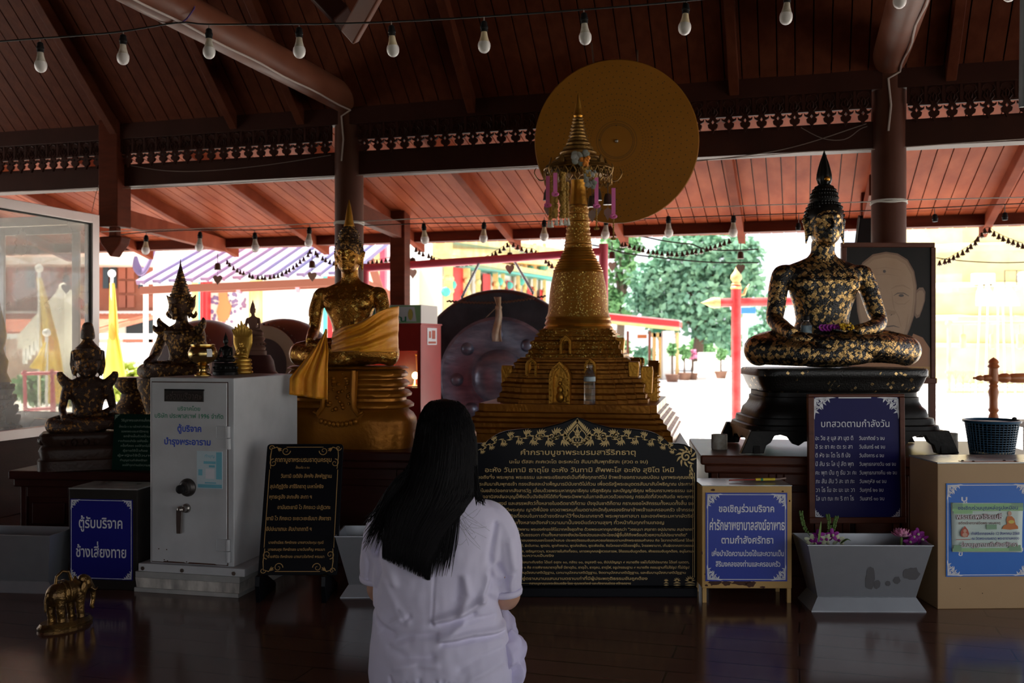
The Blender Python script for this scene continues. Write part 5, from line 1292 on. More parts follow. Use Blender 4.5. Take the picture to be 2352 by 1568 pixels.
b = f.mb(); b.box(-94, 93, -2, 0, f.z(1334), f.z(1131)); b.build('sign_panel', M['blue'], g)
b = f.mb(); yy = -2.5; x0, x1, zt_, zb_ = -90, 89, f.z(1134.5), f.z(1330.5)
ring2(b, x0, x1, zb_, zt_, 1.6, yy)
for (x, z, sx, sz) in ((x0, zt_, 1, 1), (x1, zt_, -1, 1), (x0, zb_, 1, -1), (x1, zb_, -1, -1)): kanok_corner(b, x, z, sx, sz, 30, yy - .1)
b.build('white_ornament', M['signwhite'], g)
for (a, c, y, h, s) in ((1649, 1776, 1175, 22, 'ขอเชิญร่วมบริจาค'), (1628, 1800, 1216, 31, 'ค่ารักษาพยาบาลสงฆ์อาพาธ'), (1655, 1774, 1247, 22, 'ตามกำลังศรัทธา'), (1633, 1798, 1276, 16.5, 'เพื่อบำบัดความป่วยไข้และความเป็น'), (1642, 1790, 1300, 16.5, 'สิริมงคลของท่านและครอบครัว')):
    line('lettering_line', M['signwhite'], g, f.k, s, a - 1713, c - 1713, f.z(y), h, yy, .022)
# incense packet on top
t = thing('incense_packet', 'yellow packet of incense sticks lying on the ochre donation box', 'incense', Vector((X(1745, 4.28), 4.28, Z(1114, 4.19) + .006)), rz=.06); k = 4.28 / F
b = MB(k); b.tube([(-10, 0, 3), (36, 2, 3)], 3.2, 10); b.build('packet', M['pack'], t, smooth=True)
b = MB(k); b.tube([(2, 0, 3), (7, .2, 3)], 3.5, 10); b.build('green_band', M['inkgreen'], t, smooth=True)
b = MB(k)
for i in range(7): b.tube([(-10, U(-1.5, 1.5), 3 + U(-1.5, 1.5)), (-72, U(-3, 1), 1.5 + U(-1, 1.5))], .6, 5)
b.build('red_sticks', M['stick'], t)
b = MB(k)
for i in range(8): b.tube([(36, U(-1, 3), 3 + U(-1, 1)), (62, U(0, 6), 4.5 + U(-1, 2))], .8, 5)
b.build('incense_sticks', pm('incense_tip', (.42, .30, .25), rough=.9), t)

# ---- tan donation box with the light blue sign
f = LF(2270, 1398, 4.10); f.b = CY + H / f.k
g = thing('donation_box', 'tall tan donation box with a light blue sign and taped poster', 'donation box', Vector((X(2270, f.Y), f.Y, 0)), rz=.03)
b = f.mb(); b.box(-118, 170, 0, 150, 0, f.z(1064)); b.build('box_body', M['tan'], g, bevel=.003)
b = f.mb(); b.box(-119, 171, -1, 151, f.z(1064), f.z(1061)); b.build('box_top', M['boxtop'], g)
b = f.mb()
for (x, y) in ((-50, 20), (-32, 6), (48, 20), (66, 6)): b.ell((x, y, f.z(1061)), (4, 4, 3), 10, 6)
b.build('bolt_heads', M['rubber'], g, smooth=True)
b = f.mb(); b.box(-58, 72, 2, 24, f.z(1061), f.z(1060)); b.build('hasp_plate', M['orangewood'], g)
b = f.mb()
for i in range(18):
    cx, cy = U(-112, 82), U(1075, 1390)
    if 1100 < cy < 1330 and cx > -102: continue
    n = 7; w_ = U(.8, 2.4); b.flat([(cx + w_ * U(.5, 1.3) * math.cos(2 * PI * i / n), f.z(cy) + w_ * U(.4, 1) * math.sin(2 * PI * i / n)) for i in range(n)], -.35)
b.build('paint_chips', M['rust'], g)
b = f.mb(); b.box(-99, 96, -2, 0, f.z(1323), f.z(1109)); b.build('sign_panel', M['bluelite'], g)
b = f.mb(); x0, x1, zt_, zb_ = -96, 93, f.z(1112.5), f.z(1320); yy = -2.4
ring2(b, x0, x1, zb_, zt_, 1.7, yy)
for (x, z, sx, sz) in ((x0, zt_, 1, 1), (x1, zt_, -1, 1), (x0, zb_, 1, -1), (x1, zb_, -1, -1)): kanok_corner(b, x, z, sx, sz, 31, yy - .1)
b.build('white_ornament', M['signwhite'], g)
for s, a, c, y, h in (('บู', -64, -50, 1150, 17), ('ข', -71, -61, 1275, 17), ('ย', 72, 80, 1266, 15)): line('covered_lettering', M['signwhite'], g, f.k, s, a, c, f.z(y), h, yy, .02)
po = bpy.data.objects.new('poster', None); C.objects.link(po); po.parent = g; po['label'] = 'pale green invitation poster'
b = f.mb(); vs = []
for j in range(9):
    for i in range(13):
        u, v = i / 12, j / 8; vs.append((-89 + 168 * u + 3 * v * (1 - u) - 3 * v * u, -3.4 - 1.2 * math.sin(u * 3) - 1.5 * v * u * u - .8 * math.sin(v * 5 + u * 8), f.z(1153 + 113 * v + 1.5 * u)))
b.add(vs, [(j * 13 + i, (j + 1) * 13 + i, (j + 1) * 13 + i + 1, j * 13 + i + 1) for j in range(8) for i in range(12)])
o = b.build('poster_sheet', M['paper'], po, smooth=True); m = o.modifiers.new('s', 'SOLIDIFY'); m.thickness = .0008
yy = -7.2
b = f.mb()
for (x0, x1, y0, y1) in ((-87, 78, 1155, 1172), (-84, -40, 1172, 1178), (-86, 74, 1257, 1264)): b.flat([(x0, f.z(y1)), (x1, f.z(y1)), (x1, f.z(y0)), (x0, f.z(y0))], yy + .3)
b.build('poster_border', M['papergreen'], po)
for (x0, x1, y0, y1) in ((-87, -63, 1154, 1166), (50, 78, 1154, 1164), (-8, 16, 1203, 1214), (-84, -66, 1250, 1263), (44, 72, 1250, 1263)): b = f.mb(); b.flat([(x0, f.z(y1)), (x1, f.z(y1)), (x1, f.z(y0)), (x0, f.z(y0))], yy + .2); b.build('tape_piece', M['tape'], po)
b = f.mb(); letters(b, 'ขอเชิญร่วมบุญหล่อรูปเหมือน', -74, 65, f.z(1168.5), 11, yy, .01); letters(b, 'ทำพิธีเททองหล่อ 12 สิงหาคม 2568', -43, 69, f.z(1226.5), 9, yy, .01); letters(b, 'ณ วัดพระบรมธาตุ พระอารามหลวง', -42, 68, f.z(1237.5), 8.5, yy, .01); b.build('blue_lettering', M['inkblue'], po)
b = f.mb(); letters(b, 'พระเทพวชิรเมธี', -78, 29, f.z(1190), 16, yy, .05); letters(b, 'ร่วมบุญตามกำลังศรัทธา', -68, 65, f.z(1253), 13, yy, .05); letters(b, 'อดีตเจ้าอาวาสวัดพระบรมธาตุ', -73, 24, f.z(1202), 8, yy, .01); b.build('brown_lettering', M['inkbrown'], po)
b = f.mb(); letters(b, 'พระเทพวชิรเมธี', -78, 29, f.z(1190), 16, yy - .2, .005); letters(b, 'ร่วมบุญตามกำลังศรัทธา', -68, 65, f.z(1253), 13, yy - .2, .0); b.build('white_lettering', M['inkwhite'], po)
b = f.mb(); el = lambda cx, cy, rx, rz, n=20: [(cx + rx * math.cos(2 * PI * i / n), f.z(cy) + rz * math.sin(2 * PI * i / n)) for i in range(n)]
b.flat([(-58, f.z(1206)), (-51, f.z(1215)), (-48, f.z(1224)), (-52, f.z(1231)), (-60, f.z(1232)), (-67, f.z(1228)), (-68, f.z(1220)), (-64, f.z(1213))], yy); b.stroke([(-78, f.z(1237)), (-45, f.z(1237))], 1.2, yy); b.build('red_medal', M['inkred'], po)
b = f.mb(); b.flat(el(-58, 1217, 4, 4), yy - .2); b.flat(el(-58, 1226, 6, 5), yy - .2); b.flat(el(46, 1178, 4.5, 5.5), yy - .2); b.build('portrait_skin', M['inkskin'], po)
b = f.mb(); b.flat([(28, f.z(1213)), (32, f.z(1206)), (40, f.z(1202)), (38, f.z(1192)), (41, f.z(1184)), (51, f.z(1184)), (57, f.z(1190)), (60, f.z(1203)), (65, f.z(1207)), (66, f.z(1213)), (47, f.z(1215))], yy); b.build('orange_robe', M['inkorange'], po)
b = f.mb(); b.flat(el(50, 1197, 7, 4), yy - .2); b.build('yellow_bowl', M['inkyellow'], po)

# ---- small dark donation box with the elephant sign
f = LF(236, 1356, 4.42); f.b = CY + H / f.k
g = thing('donation_box', 'low dark donation box with a deep blue two line sign', 'donation box', Vector((X(236, f.Y), f.Y, 0)), rz=-.12)
b = f.mb(); b.box(-82, 84, 0, 110, 0, f.z(1124)); b.build('box_body', M['boxdark'], g, bevel=.003)
b = f.mb(); b.box(-83, 85, -1, 111, f.z(1124), f.z(1121)); b.build('box_top', M['boxtop'], g)
b = f.mb(); b.box(-78, 73, -2, 0, f.z(1330), f.z(1146)); b.build('sign_panel', M['blue_dimmed'], g)
b = f.mb(); yy = -2.4; x0, x1, zt_, zb_ = -76, 71, f.z(1148), f.z(1328)
ring2(b, x0, x1, zb_, zt_, 1.2, yy)
for (x, z, sx, sz) in ((x0, zt_, 1, 1), (x1, zt_, -1, 1), (x0, zb_, 1, -1), (x1, zb_, -1, -1)): kanok_corner(b, x, z, sx, sz, 20, yy - .1)
b.build('white_ornament', M['signwhite'], g)
line('lettering_line', M['signwhite'], g, f.k, 'ตู้รับบริจาค', 179 - 236, 285 - 236, f.z(1212), 33, yy, .015); line('lettering_line', M['signwhite'], g, f.k, 'ช้างเสี่ยงทาย', 172 - 236, 294 - 236, f.z(1279), 34, yy, .015)

# ---- green board on the low altar
f = LF(300, 1080, 5.17)
g = thing('green_sign', 'dark green acrylic notice with pale lettering beside the safe', 'sign', Vector((X(300, 5.17), 5.17, .431)), rz=-.08); g.rotation_euler = (-.1, 0, -.08)
b = f.mb(); b.box(-45, 60, 0, 3, 0, 129); b.build('sign_panel', M['signgreen'], g)
b = f.mb(); letters(b, 'วิธีบูชาพระและการเสี่ยงทาย', -28, 52, 112, 8, -.4, 0)
for i, s in enumerate(('ตั้งนะโม ๓ จบ แล้วกล่าวคำอธิษฐาน', 'ขอพรพระบรมสารีริกธาตุ', 'ยกช้างขึ้นด้วยนิ้วนาง', 'หากคำขอจะสำเร็จ ขอให้ยกขึ้น', 'ครั้งที่สอง ขอให้ยกไม่ขึ้น', 'ผู้ชายใช้นิ้วก้อย', 'ผู้หญิงใช้นิ้วนาง', 'ทำบุญตามกำลังศรัทธา', 'ขอให้ทุกท่านมีความสุข')): letters(b, s, -32 + (i % 3) * 6, 50 - (i % 2) * 12, 98 - i * 11, 6.5, -.4, 0)
kanok_corner(b, -43, 127, 1, 1, 10, -.4); b.build('sign_lettering', M['palegreen'], g)

# ---- the safe
f = LF(440, 1366, 4.33); f.b = CY + H / f.k; rs_ = -13 * PI / 180
g = thing('steel_safe', 'tall white steel donation safe with dial and lever', 'safe', Vector((X(440, 4.36), 4.36, 0)), rz=rs_)
k = f.k; q = 1 / math.cos(rs_)
fx = lambda px: (px - 440) * q
D = .632 / k
b = f.mb(); b.box(fx(335), fx(545), 0, D, f.z(1300), f.z(868)); b.build('safe_body', M['safewhite'], g, bevel=.004)
b = f.mb(); b.box(fx(342), fx(529), -4, 0, f.z(1296), f.z(879)); b.build('safe_door', M['safewhite'], g, bevel=.002)
b = f.mb(); x0, x1 = fx(342), fx(529)
for (a, c, d_, e) in ((x0 - 2, x0 - .3, 1297, 877), (x1 + .3, x1 + 2, 1297, 877), (x0 - 2, x1 + 2, 1298, 1296), (x0 - 2, x1 + 2, 879, 877)): b.box(a, c, -.8, 0, f.z(d_), f.z(e))
b.build('door_seam', M['rust'], g)
b = f.mb(); b.box(fx(314), fx(578), -14, D + 8, f.z(1318), f.z(1300)); b.build('base_ledge', M['safewhite'], g, bevel=.002)
b = f.mb()
for px in (326, 425, 552): b.tube([(fx(px), -16, f.z(1311)), (fx(px), -13, f.z(1311))], 4.6, 14)
b.build('base_bolts', M['chrome'], g, smooth=True)
b = f.mb(); b.box(fx(309), fx(568), -18, D + 10, f.z(1332), f.z(1318)); b.build('base_moulding', M['saferust'], g, bevel=.002)
b = f.mb(); b.loft([[(fx(311), -16, f.z(1355)), (fx(566), -16, f.z(1355)), (fx(566), D, f.z(1355)), (fx(311), D, f.z(1355))], [(fx(309), -18, f.z(1332)), (fx(568), -18, f.z(1332)), (fx(568), D, f.z(1332)), (fx(309), D, f.z(1332))]]); b.build('chipped_plinth', M['chip'], g)
b = f.mb(); b.box(fx(307), fx(566), -20, D + 10, 0, f.z(1355)); b.build('floor_plinth', M['saferust'], g, bevel=.002)
b = f.mb(); b.box(fx(375), fx(473), -6.5, -4, f.z(923), f.z(897)); b.build('slot_plate', M['darkmetal'], g, bevel=.001)
b = f.mb(); b.box(fx(376), fx(474), -7.5, -4, f.z(898), f.z(894)); b.build('coin_slot', M['rubber'], g)
b = f.mb(); letters(b, '«ช่องบริจาค»', fx(379), fx(468), f.z(918), 22, -7, .0, shear=.15); b.build('plate_lettering', M['chrome'], g)
line('green_lettering', M['inkgreen'], g, f.k, 'บริจาคโดย', fx(408), fx(464), f.z(943.5), 13, -4.4, .012); line('green_lettering', M['inkgreen'], g, f.k, 'บริษัท ประพาสเซฟ 1996 จำกัด', fx(350), fx(521), f.z(961), 14.5, -4.4, .012)
line('blue_lettering', M['inkroyal'], g, f.k, 'ตู้บริจาค', fx(407), fx(467), f.z(992), 20, -4.4, .03); line('blue_lettering', M['inkroyal'], g, f.k, 'บำรุงพระอาราม', fx(374), fx(490), f.z(1022.5), 20, -4.4, .03)
cd = bpy.data.objects.new('donation_card', None); C.objects.link(cd); cd.parent = g; cd['label'] = 'pale blue donation card taped to the door'
b = f.mb(); b.box(fx(456), fx(519), -5.2, -4, f.z(1122), f.z(1036)); b.build('card_sheet', M['cyanpale'], cd)
b = f.mb()
def fl(x0, x1, y0, y1, y_=-5.5): b.flat([(fx(x0), f.z(y1)), (fx(x1), f.z(y1)), (fx(x1), f.z(y0)), (fx(x0), f.z(y0))], y_)
fl(504, 518, 1038, 1100); fl(473, 503, 1059, 1065); fl(486, 501, 1068, 1073); fl(459, 518, 1112, 1120); fl(460, 470, 1078, 1092); fl(476, 504, 1107, 1110)
letters(b, 'ทำบุญ', fx(476), fx(500), f.z(1050), 9, -5.5); b.build('card_print', M['cyan'], cd)
b = f.mb(); fl(478, 500, 1076, 1099, -5.6); b.build('card_blank', M['signwhite'], cd)
di = bpy.data.objects.new('combination_dial', None); C.objects.link(di); di.parent = g
b = f.mb(); RX = Matrix.Rotation(PI / 2, 4, 'X')
b.lathe([(0, 4), (21, 4), (21, 7), (18, 11), (14, 13), (13, 17), (9, 18), (9, 22), (0, 23)], 40, (fx(433), 0, f.z(1121)), M=RX); b.build('dial_disc', M['darkmetal'], di, smooth=True)
b = f.mb(); b.lathe([(7, 17), (10, 19), (10, 32), (7, 34), (0, 34)], 20, (fx(429), 0, f.z(1122)), M=RX); b.build('dial_knob', M['rubber'], di, smooth=True)
b = f.mb(); b.lathe([(0, 4), (11, 4), (10, 9), (7, 11), (7, 22), (0, 23)], 24, (fx(430), 0, f.z(1169)), M=RX); b.loft([[(fx(417), -26, f.z(1168)), (fx(430), -26, f.z(1168)), (fx(430), -19, f.z(1168)), (fx(417), -19, f.z(1168))], [(fx(418), -27, f.z(1224)), (fx(428), -27, f.z(1224)), (fx(428), -19, f.z(1224)), (fx(418), -19, f.z(1224))]]); b.ell((fx(424), -22, f.z(1170)), (8, 6, 8), 14, 8); b.build('door_lever', M['chrome'], g, smooth=True)
for y0 in (978, 1236):
    b = f.mb(); b.tube([(fx(534), -7, f.z(y0 + 26)), (fx(534), -7, f.z(y0))], 5.2, 16); b.tube([(fx(535), -7, f.z(y0 + 52)), (fx(535), -7, f.z(y0 + 27.5))], 5.6, 16)
    pts = [(fx(528), -5.5, f.z(y0)), (fx(506), -5.5, f.z(y0)), (fx(504), -5.5, f.z(y0 + 2)), (fx(504), -5.5, f.z(y0 + 26)), (fx(506), -5.5, f.z(y0 + 28)), (fx(528), -5.5, f.z(y0 + 28))]
    b.tube(pts, .9, 6); b.build('hinge', M['safewhite'], g, smooth=True)
b = f.mb()
for (px, py) in ((360, 1266), (380, 1267), (374, 1291), (382, 1293), (430, 1293), (500, 1296)): b.ell((fx(px), -4.2, f.z(py)), (1.6, .4, 1.4), 8, 5)
for (px, py, w_) in ((400, 1296, 30), (470, 1296, 38)): b.flat([(fx(px) - w_, f.z(py)), (fx(px) + w_, f.z(py)), (fx(px) + w_ * .8, f.z(py - 2)), (fx(px) - w_ * .9, f.z(py - 2.5))], -4.4)
b.build('rust_spots', M['rust'], g)

# ---- small black sign leaning back on its stand
Ys = 4.22; k = Ys / F; tl = 17 * PI / 180
g = thing('chant_sign', 'small leaning black chant sign with gold scroll corners', 'sign', Vector((X(681, Ys), Ys, 0)))
top = bpy.data.objects.new('sign_board', None); C.objects.link(top); top.parent = g; top.location = (0, .015, 58 * k); top.rotation_euler = (-tl, 0, 0)
hg = 293 / math.cos(tl) * 1.0; wd = 182
pl = []
for (cx, cz, a0) in ((wd / 2 - 8, hg - 8, 0), (-wd / 2 + 8, hg - 8, 1), (-wd / 2 + 4, 4, 2), (wd / 2 - 4, 4, 3)):
    r = 8 if cz > 20 else 4
    pl += [(cx + r * math.cos(a0 * PI / 2 + i * PI / 8), cz + r * math.sin(a0 * PI / 2 + i * PI / 8)) for i in range(5)]
b = MB(k); b.prism(pl, 0, 9); b.build('board_slab', M['signblack'], top, bevel=.002)
b = MB(k); yy = -.5; mx_ = wd / 2 - 10
for s in (-1, 1):
    b.stroke([(s * mx_, 62), (s * mx_, hg - 62)], 1.6, yy); b.stroke([(s * 52, 8), (0, 8)], 1.4, yy); b.stroke([(s * 44, hg - 8), (0, hg - 8)], 1.4, yy)
    for top_ in (0, 1):
        zc = (lambda z: hg - z) if top_ else (lambda z: z)
        sp_ = [1.9 - .05 * i for i in range(21)]
        b.stroke([(x, zc(z)) for (x, z) in spiral(s * (mx_ - 36), 17, 11, (PI if s > 0 else 0), 1.3, 20, -s)], sp_, yy)
        b.stroke([(x, zc(z)) for (x, z) in spiral(s * (mx_ - 8), 46, 10, -PI / 2, 1.3, 20, s)], sp_, yy)
        b.stroke([(x, zc(z)) for (x, z) in spiral(s * (mx_ - 1), 10, 7, 0, 1.2, 20, s)], sp_, yy)
        b.stroke([(s * (mx_ - 25), zc(17)), (s * (mx_ - 14), zc(8)), (s * (mx_ - 2), zc(12)), (s * mx_, zc(30)), (s * (mx_ - 2), zc(60))], [1.5, 2.2, 1.5, 2.2, 1.6], yy)
        for i in range(4):
            flame(b, s * (mx_ - 16), zc(10), (PI - .2 - i * .3) if s > 0 else (.2 + i * .3), 11, 3, yy, 0) if not top_ else flame(b, s * (mx_ - 16), zc(10), -(PI - .2 - i * .3) if s > 0 else -(.2 + i * .3), 11, 3, yy, 0)
b.build('gold_ornament', M['signgoldim'], top)
def uv(x, y): 
    t = (y - 60) / 1185; xl = 150 - 105 * t; return ((x - xl) / 735 - .5) * wd, hg * (1 - t)
b = MB(k)
for (x0, x1, y, h, s) in ((222, 765, 228, 15.5, 'คาถาบูชาพระบรมธาตุนครชุม'), (420, 552, 290, 7, 'ตั้งนะโม ๓ จบ'), (275, 762, 375, 12.5, 'วันทามิ เจติยัง สัพพัง สัพพัฏฐาเน'), (170, 680, 470, 12.5, 'สุปะติฏฐิตัง สารีริกธาตุ มะหาโพธิง'), (160, 565, 565, 12.5, 'พุทธะรูปัง สะกะลัง สะทา ฯ'), (238, 740, 660, 12.5, 'อามันตะยามิ โว ภิกขะเว ปะฏิเวทะ'), (135, 740, 760, 12.5, 'ยามิ โว ภิกขะเว ขะยะวะยะธัมมา สังขารา'), (127, 555, 855, 12.5, 'อัปปะมาเทนะ สัมปาเทถาติ ฯ'), (150, 665, 970, 8.5, 'นายจำเนียร ทิพย์ทอง นางสาวประทุม ทุมมี'), (143, 675, 1032, 8.5, 'นางสมสุข ทิพย์ทอง นางวันเพ็ญ พรมมา'), (137, 668, 1095, 8.5, 'นายพินิจ ทิพย์ทอง นางสาวใจทิพย์ พรมมา')):
    xa, z = uv(x0, y); xb, _ = uv(x1, y); line('lettering_line', M['signgoldim'], top, k, s, xa, xb, z, h, yy, .014)
for x in (-84, 66):
    b = MB(k); b.prism([(0, 0), (150, 0), (150, 12), (36, 62), (-6, 62), (-10, 40)], -5, 5)
    o = b.build('stand_foot', M['signblack'], g, bevel=.002); o.rotation_euler = (0, 0, PI / 2); o.location = (x * k, -.03, 0)

# ---- stainless troughs
def trough(name, label, pxc, Yt_, rz, wt, wb, wf, ht, dt, db, df, mat, stain=False):
    k = Yt_ / F; t = thing(name, label, 'trough', Vector((X(pxc, Yt_), Yt_ + df * k / 2, 0)), rz=rz)
    hb = ht * .20
    def rect(w_, d_, z): return [Vector((x * w_ / 2, y * d_ / 2, z)) for (x, y) in ((-1, -1), (1, -1), (1, 1), (-1, 1))]
    b = MB(k); b.loft([rect(wb, db, hb), rect(wt, dt, ht), rect(wt + 4, dt + 4, ht), rect(wt + 4, dt + 4, ht + 2), rect(wt - 3, dt - 3, ht + 2), rect(wb - 3, db - 3, hb + 3)]); b.build('trough_body', mat, t)
    b = MB(k); b.loft([rect(wf, df, 0), rect(wf, df, 2), rect(wb, db, hb)]); b.build('trough_foot', mat, t)
    b = MB(k); b.tube([(x, -db / 2 - .6, hb + U(-.6, .6)) for x in [(-wb / 2 + wb * i / 40) for i in range(41)]], [U(.5, 1.2) for i in range(41)], 6); b.build('weld_bead', M['stainless'], t, smooth=True)
    return t, k
tr, k = trough('flower_trough', 'stainless steel trough holding lotus and orchid flowers', 1997, 4.05, -.02, 283, 226, 262, 154, 140, 90, 120, M['stainless'])
b = MB(k)
for (cx, cz, w_, h_) in ((5, 76, 12, 30), (22, 62, 8, 12), (98, 88, 20, 16), (66, 72, 8, 10), (46, 64, 6, 7)):
    n = 18; fr_ = lambda z: -(45 + (z - 31) / 123.0 * 25) - .7
    vs = [(cx + w_ * U(.8, 1.1) * math.cos(2 * PI * i / n), 0, cz + h_ * U(.8, 1.1) * math.sin(2 * PI * i / n)) for i in range(n)]
    b.add([(x, fr_(z), z) for (x, _, z) in vs], [tuple(range(n))])
b.build('water_stains', M['stain'], tr)
trough('offering_trough', 'stainless trough with a flared foot behind the brass elephant', 20, 4.36, -.10, 215, 190, 235, 132, 110, 80, 100, M['stainless'])
trough('offering_trough', 'stainless trough half hidden behind the kneeling woman', 906, 4.27, 0, 270, 214, 250, 142, 130, 90, 115, M['stainless'])
# flowers in the trough
def tp(px, py, Y_): return P(px, py, Y_)
k = 4.15 / F
t = thing('lotus_flower', 'pink lotus bloom lying at the end of the steel trough', 'flower', tp(2070, 1232, 4.15)); 
b = MB(k)
for ring_, (n, r, tilt, L) in enumerate(((6, 4, .35, 20), (8, 7, .75, 22), (9, 9, 1.15, 21))):
    for j in range(n):
        a = 2 * PI * (j + .5 * ring_) / n
        Mx = Matrix.Rotation(a, 4, 'Z') @ Matrix.Translation((r * .4, 0, 0)) @ Matrix.Rotation(tilt, 4, 'Y')
        rows = []
        for i in range(6):
            v_ = i / 5; w_ = 6.5 * math.sin(PI * (v_ * .85 + .08)) * (1 if i < 5 else .05)
            rows.append([Mx @ Vector((2.5 * (q_ * q_) * -1 - 3 * math.sin(PI * v_) * -1, w_ * q_, L * v_)) for q_ in (-1, -.4, .4, 1)])
        b.loft(rows, cap=False, closed=False)
b.build('petals', M['magenta'], t, smooth=True, ang=0)
b = MB(k); b.tube([(0, 0, -2), (-3, -6, -16), (-4, -8, -26)], 3, 8); b.build('stem', M['stem'], t, smooth=True)
def orchid(label, px, py, mat, seed):
    rnd.seed(seed); t = thing('orchid_bloom', label, 'flower', tp(px, py, 4.14)); b = MB(k)
    for j in range(5):
        a = 2 * PI * j / 5 + U(-.3, .3); Mx = Matrix.Rotation(U(-.5, .5), 4, 'X') @ Matrix.Rotation(a, 4, 'Y')
        b.ell(Mx @ Vector((0, 0, 8)), (4.6, 1.2, 8), 8, 6, Mx)
    b.build('petals', mat, t, smooth=True)
    b = MB(k); b.ell((0, -3, 0), (3.5, 3.5, 3.5), 8, 6); b.build('lip', M['purple'] if mat != M['purple'] else M['palepetal'], t, smooth=True)
ds = ['at the near corner', 'under the green spikes', 'lying on its side', 'against the back wall', 'half sunk in the water', 'in front of the leaf']
for i, (px, py) in enumerate(((1862, 1240), (1880, 1228), (1898, 1238), (1912, 1228), (1926, 1240), (1872, 1248))):
    orchid('pale purple orchid in the steel trough, %s' % ds[i], px, py, (M['palepetal'], M['purple'])[i % 2], i)
for i, (px, py) in enumerate(((2098, 1232), (2108, 1226), (2118, 1238), (2090, 1244))):
    orchid('dark purple orchid by the lotus, %s' % ('nearest the lotus', 'topmost of them', 'at the trough corner', 'beneath the petals')[i], px, py, M['purple'], 20 + i)
for i, (pts, lab) in enumerate((([(1868, 1240), (1850, 1215), (1842, 1190), (1840, 1176)], 'tall thin green flower spike at the trough corner'), ([(1895, 1240), (1905, 1215), (1903, 1190), (1901, 1182)], 'middle green flower spike standing in the trough'), ([(1908, 1238), (1915, 1212), (1920, 1192), (1922, 1186)], 'green flower spike leaning over the trough middle'))):
    p3 = [tp(x, y, 4.16) for (x, y) in pts]; t = thing('flower_spike', lab, 'flower', p3[0])
    b = MB(1, -p3[0]); c_ = cat(p3, 6); b.tube(c_, .0016, 6); b.build('stem', M['stem'], t, smooth=True)
    b = MB(1, -p3[0])
    for j, p in enumerate(c_[5:]):
        for s in (-1, 1): b.ell(p + Vector((s * .005, U(-.004, .004), U(-.003, .003))), (.0038, .0035, .005), 6, 4)
    b.build('buds', M['stem'], t, smooth=True)
for i, (a, c_, e, lab) in enumerate((((1880, 1245), (1884, 1215), (1886, 1197), 'upright green blade leaf among the orchids'), ((1930, 1248), (1945, 1238), (1955, 1242), 'short green leaf lying by the trough rim'))):
    p3 = [tp(x, y, 4.12) for (x, y) in (a, c_, e)]; b = MB(); b.tube(cat(p3, 5), [.002, .006, .009, .010, .010, .009, .008, .006, .004, .003, .001], 6, flat=.3)
    tag(b.build('long_leaf', M['stem'], smooth=True), lab, 'leaf')

# ---- brass elephant
Ye = 3.86; k = Ye / F
g = thing('brass_elephant', 'small brass elephant with a carrying handle standing on an oval base', 'figurine', Vector((X(150, Ye), Ye, 0)), rz=1.02)
b = MB(k); b.secs([(0, 0, 0, 66, 37), (0, 0, 6, 67, 38), (0, 0, 12, 62, 34), (0, 0, 15, 60, 32)], 40); b.build('oval_base', M['brassold'], g, smooth=True)
b = MB(k)
b.ell((0, 0, 76), (40, 24, 26), 20, 14); b.ell((-22, 0, 74), (24, 24, 27), 18, 12); b.ell((24, 0, 76), (20, 22, 25), 16, 12)
for (x, y) in ((-28, 12), (-20, -13), (22, 12), (30, -12)): limb(b, [(x, y, 70), (x - 1, y, 45), (x + 1, y, 22), (x + 2, y, 13)], [13, 10, 8.5, 10])
b.ell((50, 0, 88), (17, 15, 19), 16, 12); b.ell((46, 0, 100), (12, 11, 9), 12, 8)
limb(b, [(60, 0, 86), (70, 0, 70), (73, 0, 48), (69, 0, 30), (74, 0, 24)], [9, 7, 5.5, 4.5, 3.5])
for s in (-1, 1):
    limb(b, [(60, s * 6, 76), (72, s * 8, 68), (80, s * 8, 74)], [3.2, 2.6, 1.2])
    b.ell((38, s * 19, 86), (5, 6, 19), 12, 10, Matrix.Rotation(.35 * s, 4, 'Z')); b.ell((32, s * 24, 82), (9, 3, 16), 12, 10)
limb(b, [(-44, 0, 84), (-50, 0, 66), (-50, 0, 40)], [3.5, 2.6, 2.2])
link('body', fuse(b, .0028, 2), M['brassold'], g, smooth=True, ang=0)
b = MB(k); b.tube([(-24, 0, 98), (-22, 0, 116), (-8, 0, 126), (8, 0, 122), (16, 0, 100)], [3.6, 3.4, 3.2, 3.4, 3.6], 10)
b.build('handle', M['brassold'], g, smooth=True)
b = MB(k)
for z, r in ((0, 1), (.5, 1)):
    b.tube([(-12 + z * 22, 27 * math.cos(a), 76 + 29 * math.sin(a)) for a in [(-.4 + 3.94 * i / 20) for i in range(21)]], 1.6, 6)
b.build('harness', M['brassold'], g, smooth=True)

# ---- cups, basket, turned stand, loudspeaker
def cup(label, px, Y_, w_, h_):
    t = thing('cup', label, 'cup', Vector((X(px, Y_), Y_, .565))); k = Y_ / F
    b = MB(k); b.lathe([(0, 0), (w_ * .94, 0), (w_, 2), (w_, h_), (w_ * .92, h_), (w_ * .9, 4), (0, 4)], 28); b.build('cup_body', M['cup'], t, smooth=True)
cup('stained white cup on the altar between the stupa and the black pedestal', 1652, 4.95, 18, 34)
cup('stained white cup on the altar beyond the framed portrait leg', 2178, 4.85, 21, 42)
Yb = 4.72; k = Yb / F
t = thing('plastic_basket', 'blue mesh plastic basket standing on the altar', 'basket', Vector((X(2278, Yb), Yb, .565)))
hz2 = (Z(964, Yb) - .565) / k
b = MB(k); b.lathe([(59, hz2 - 6), (62, hz2 - 5), (63, hz2), (58, hz2 + 1), (56, hz2 - 4)], 48); b.build('basket_rim', M['basket'], t, smooth=True)
b = MB(k); nb = 40
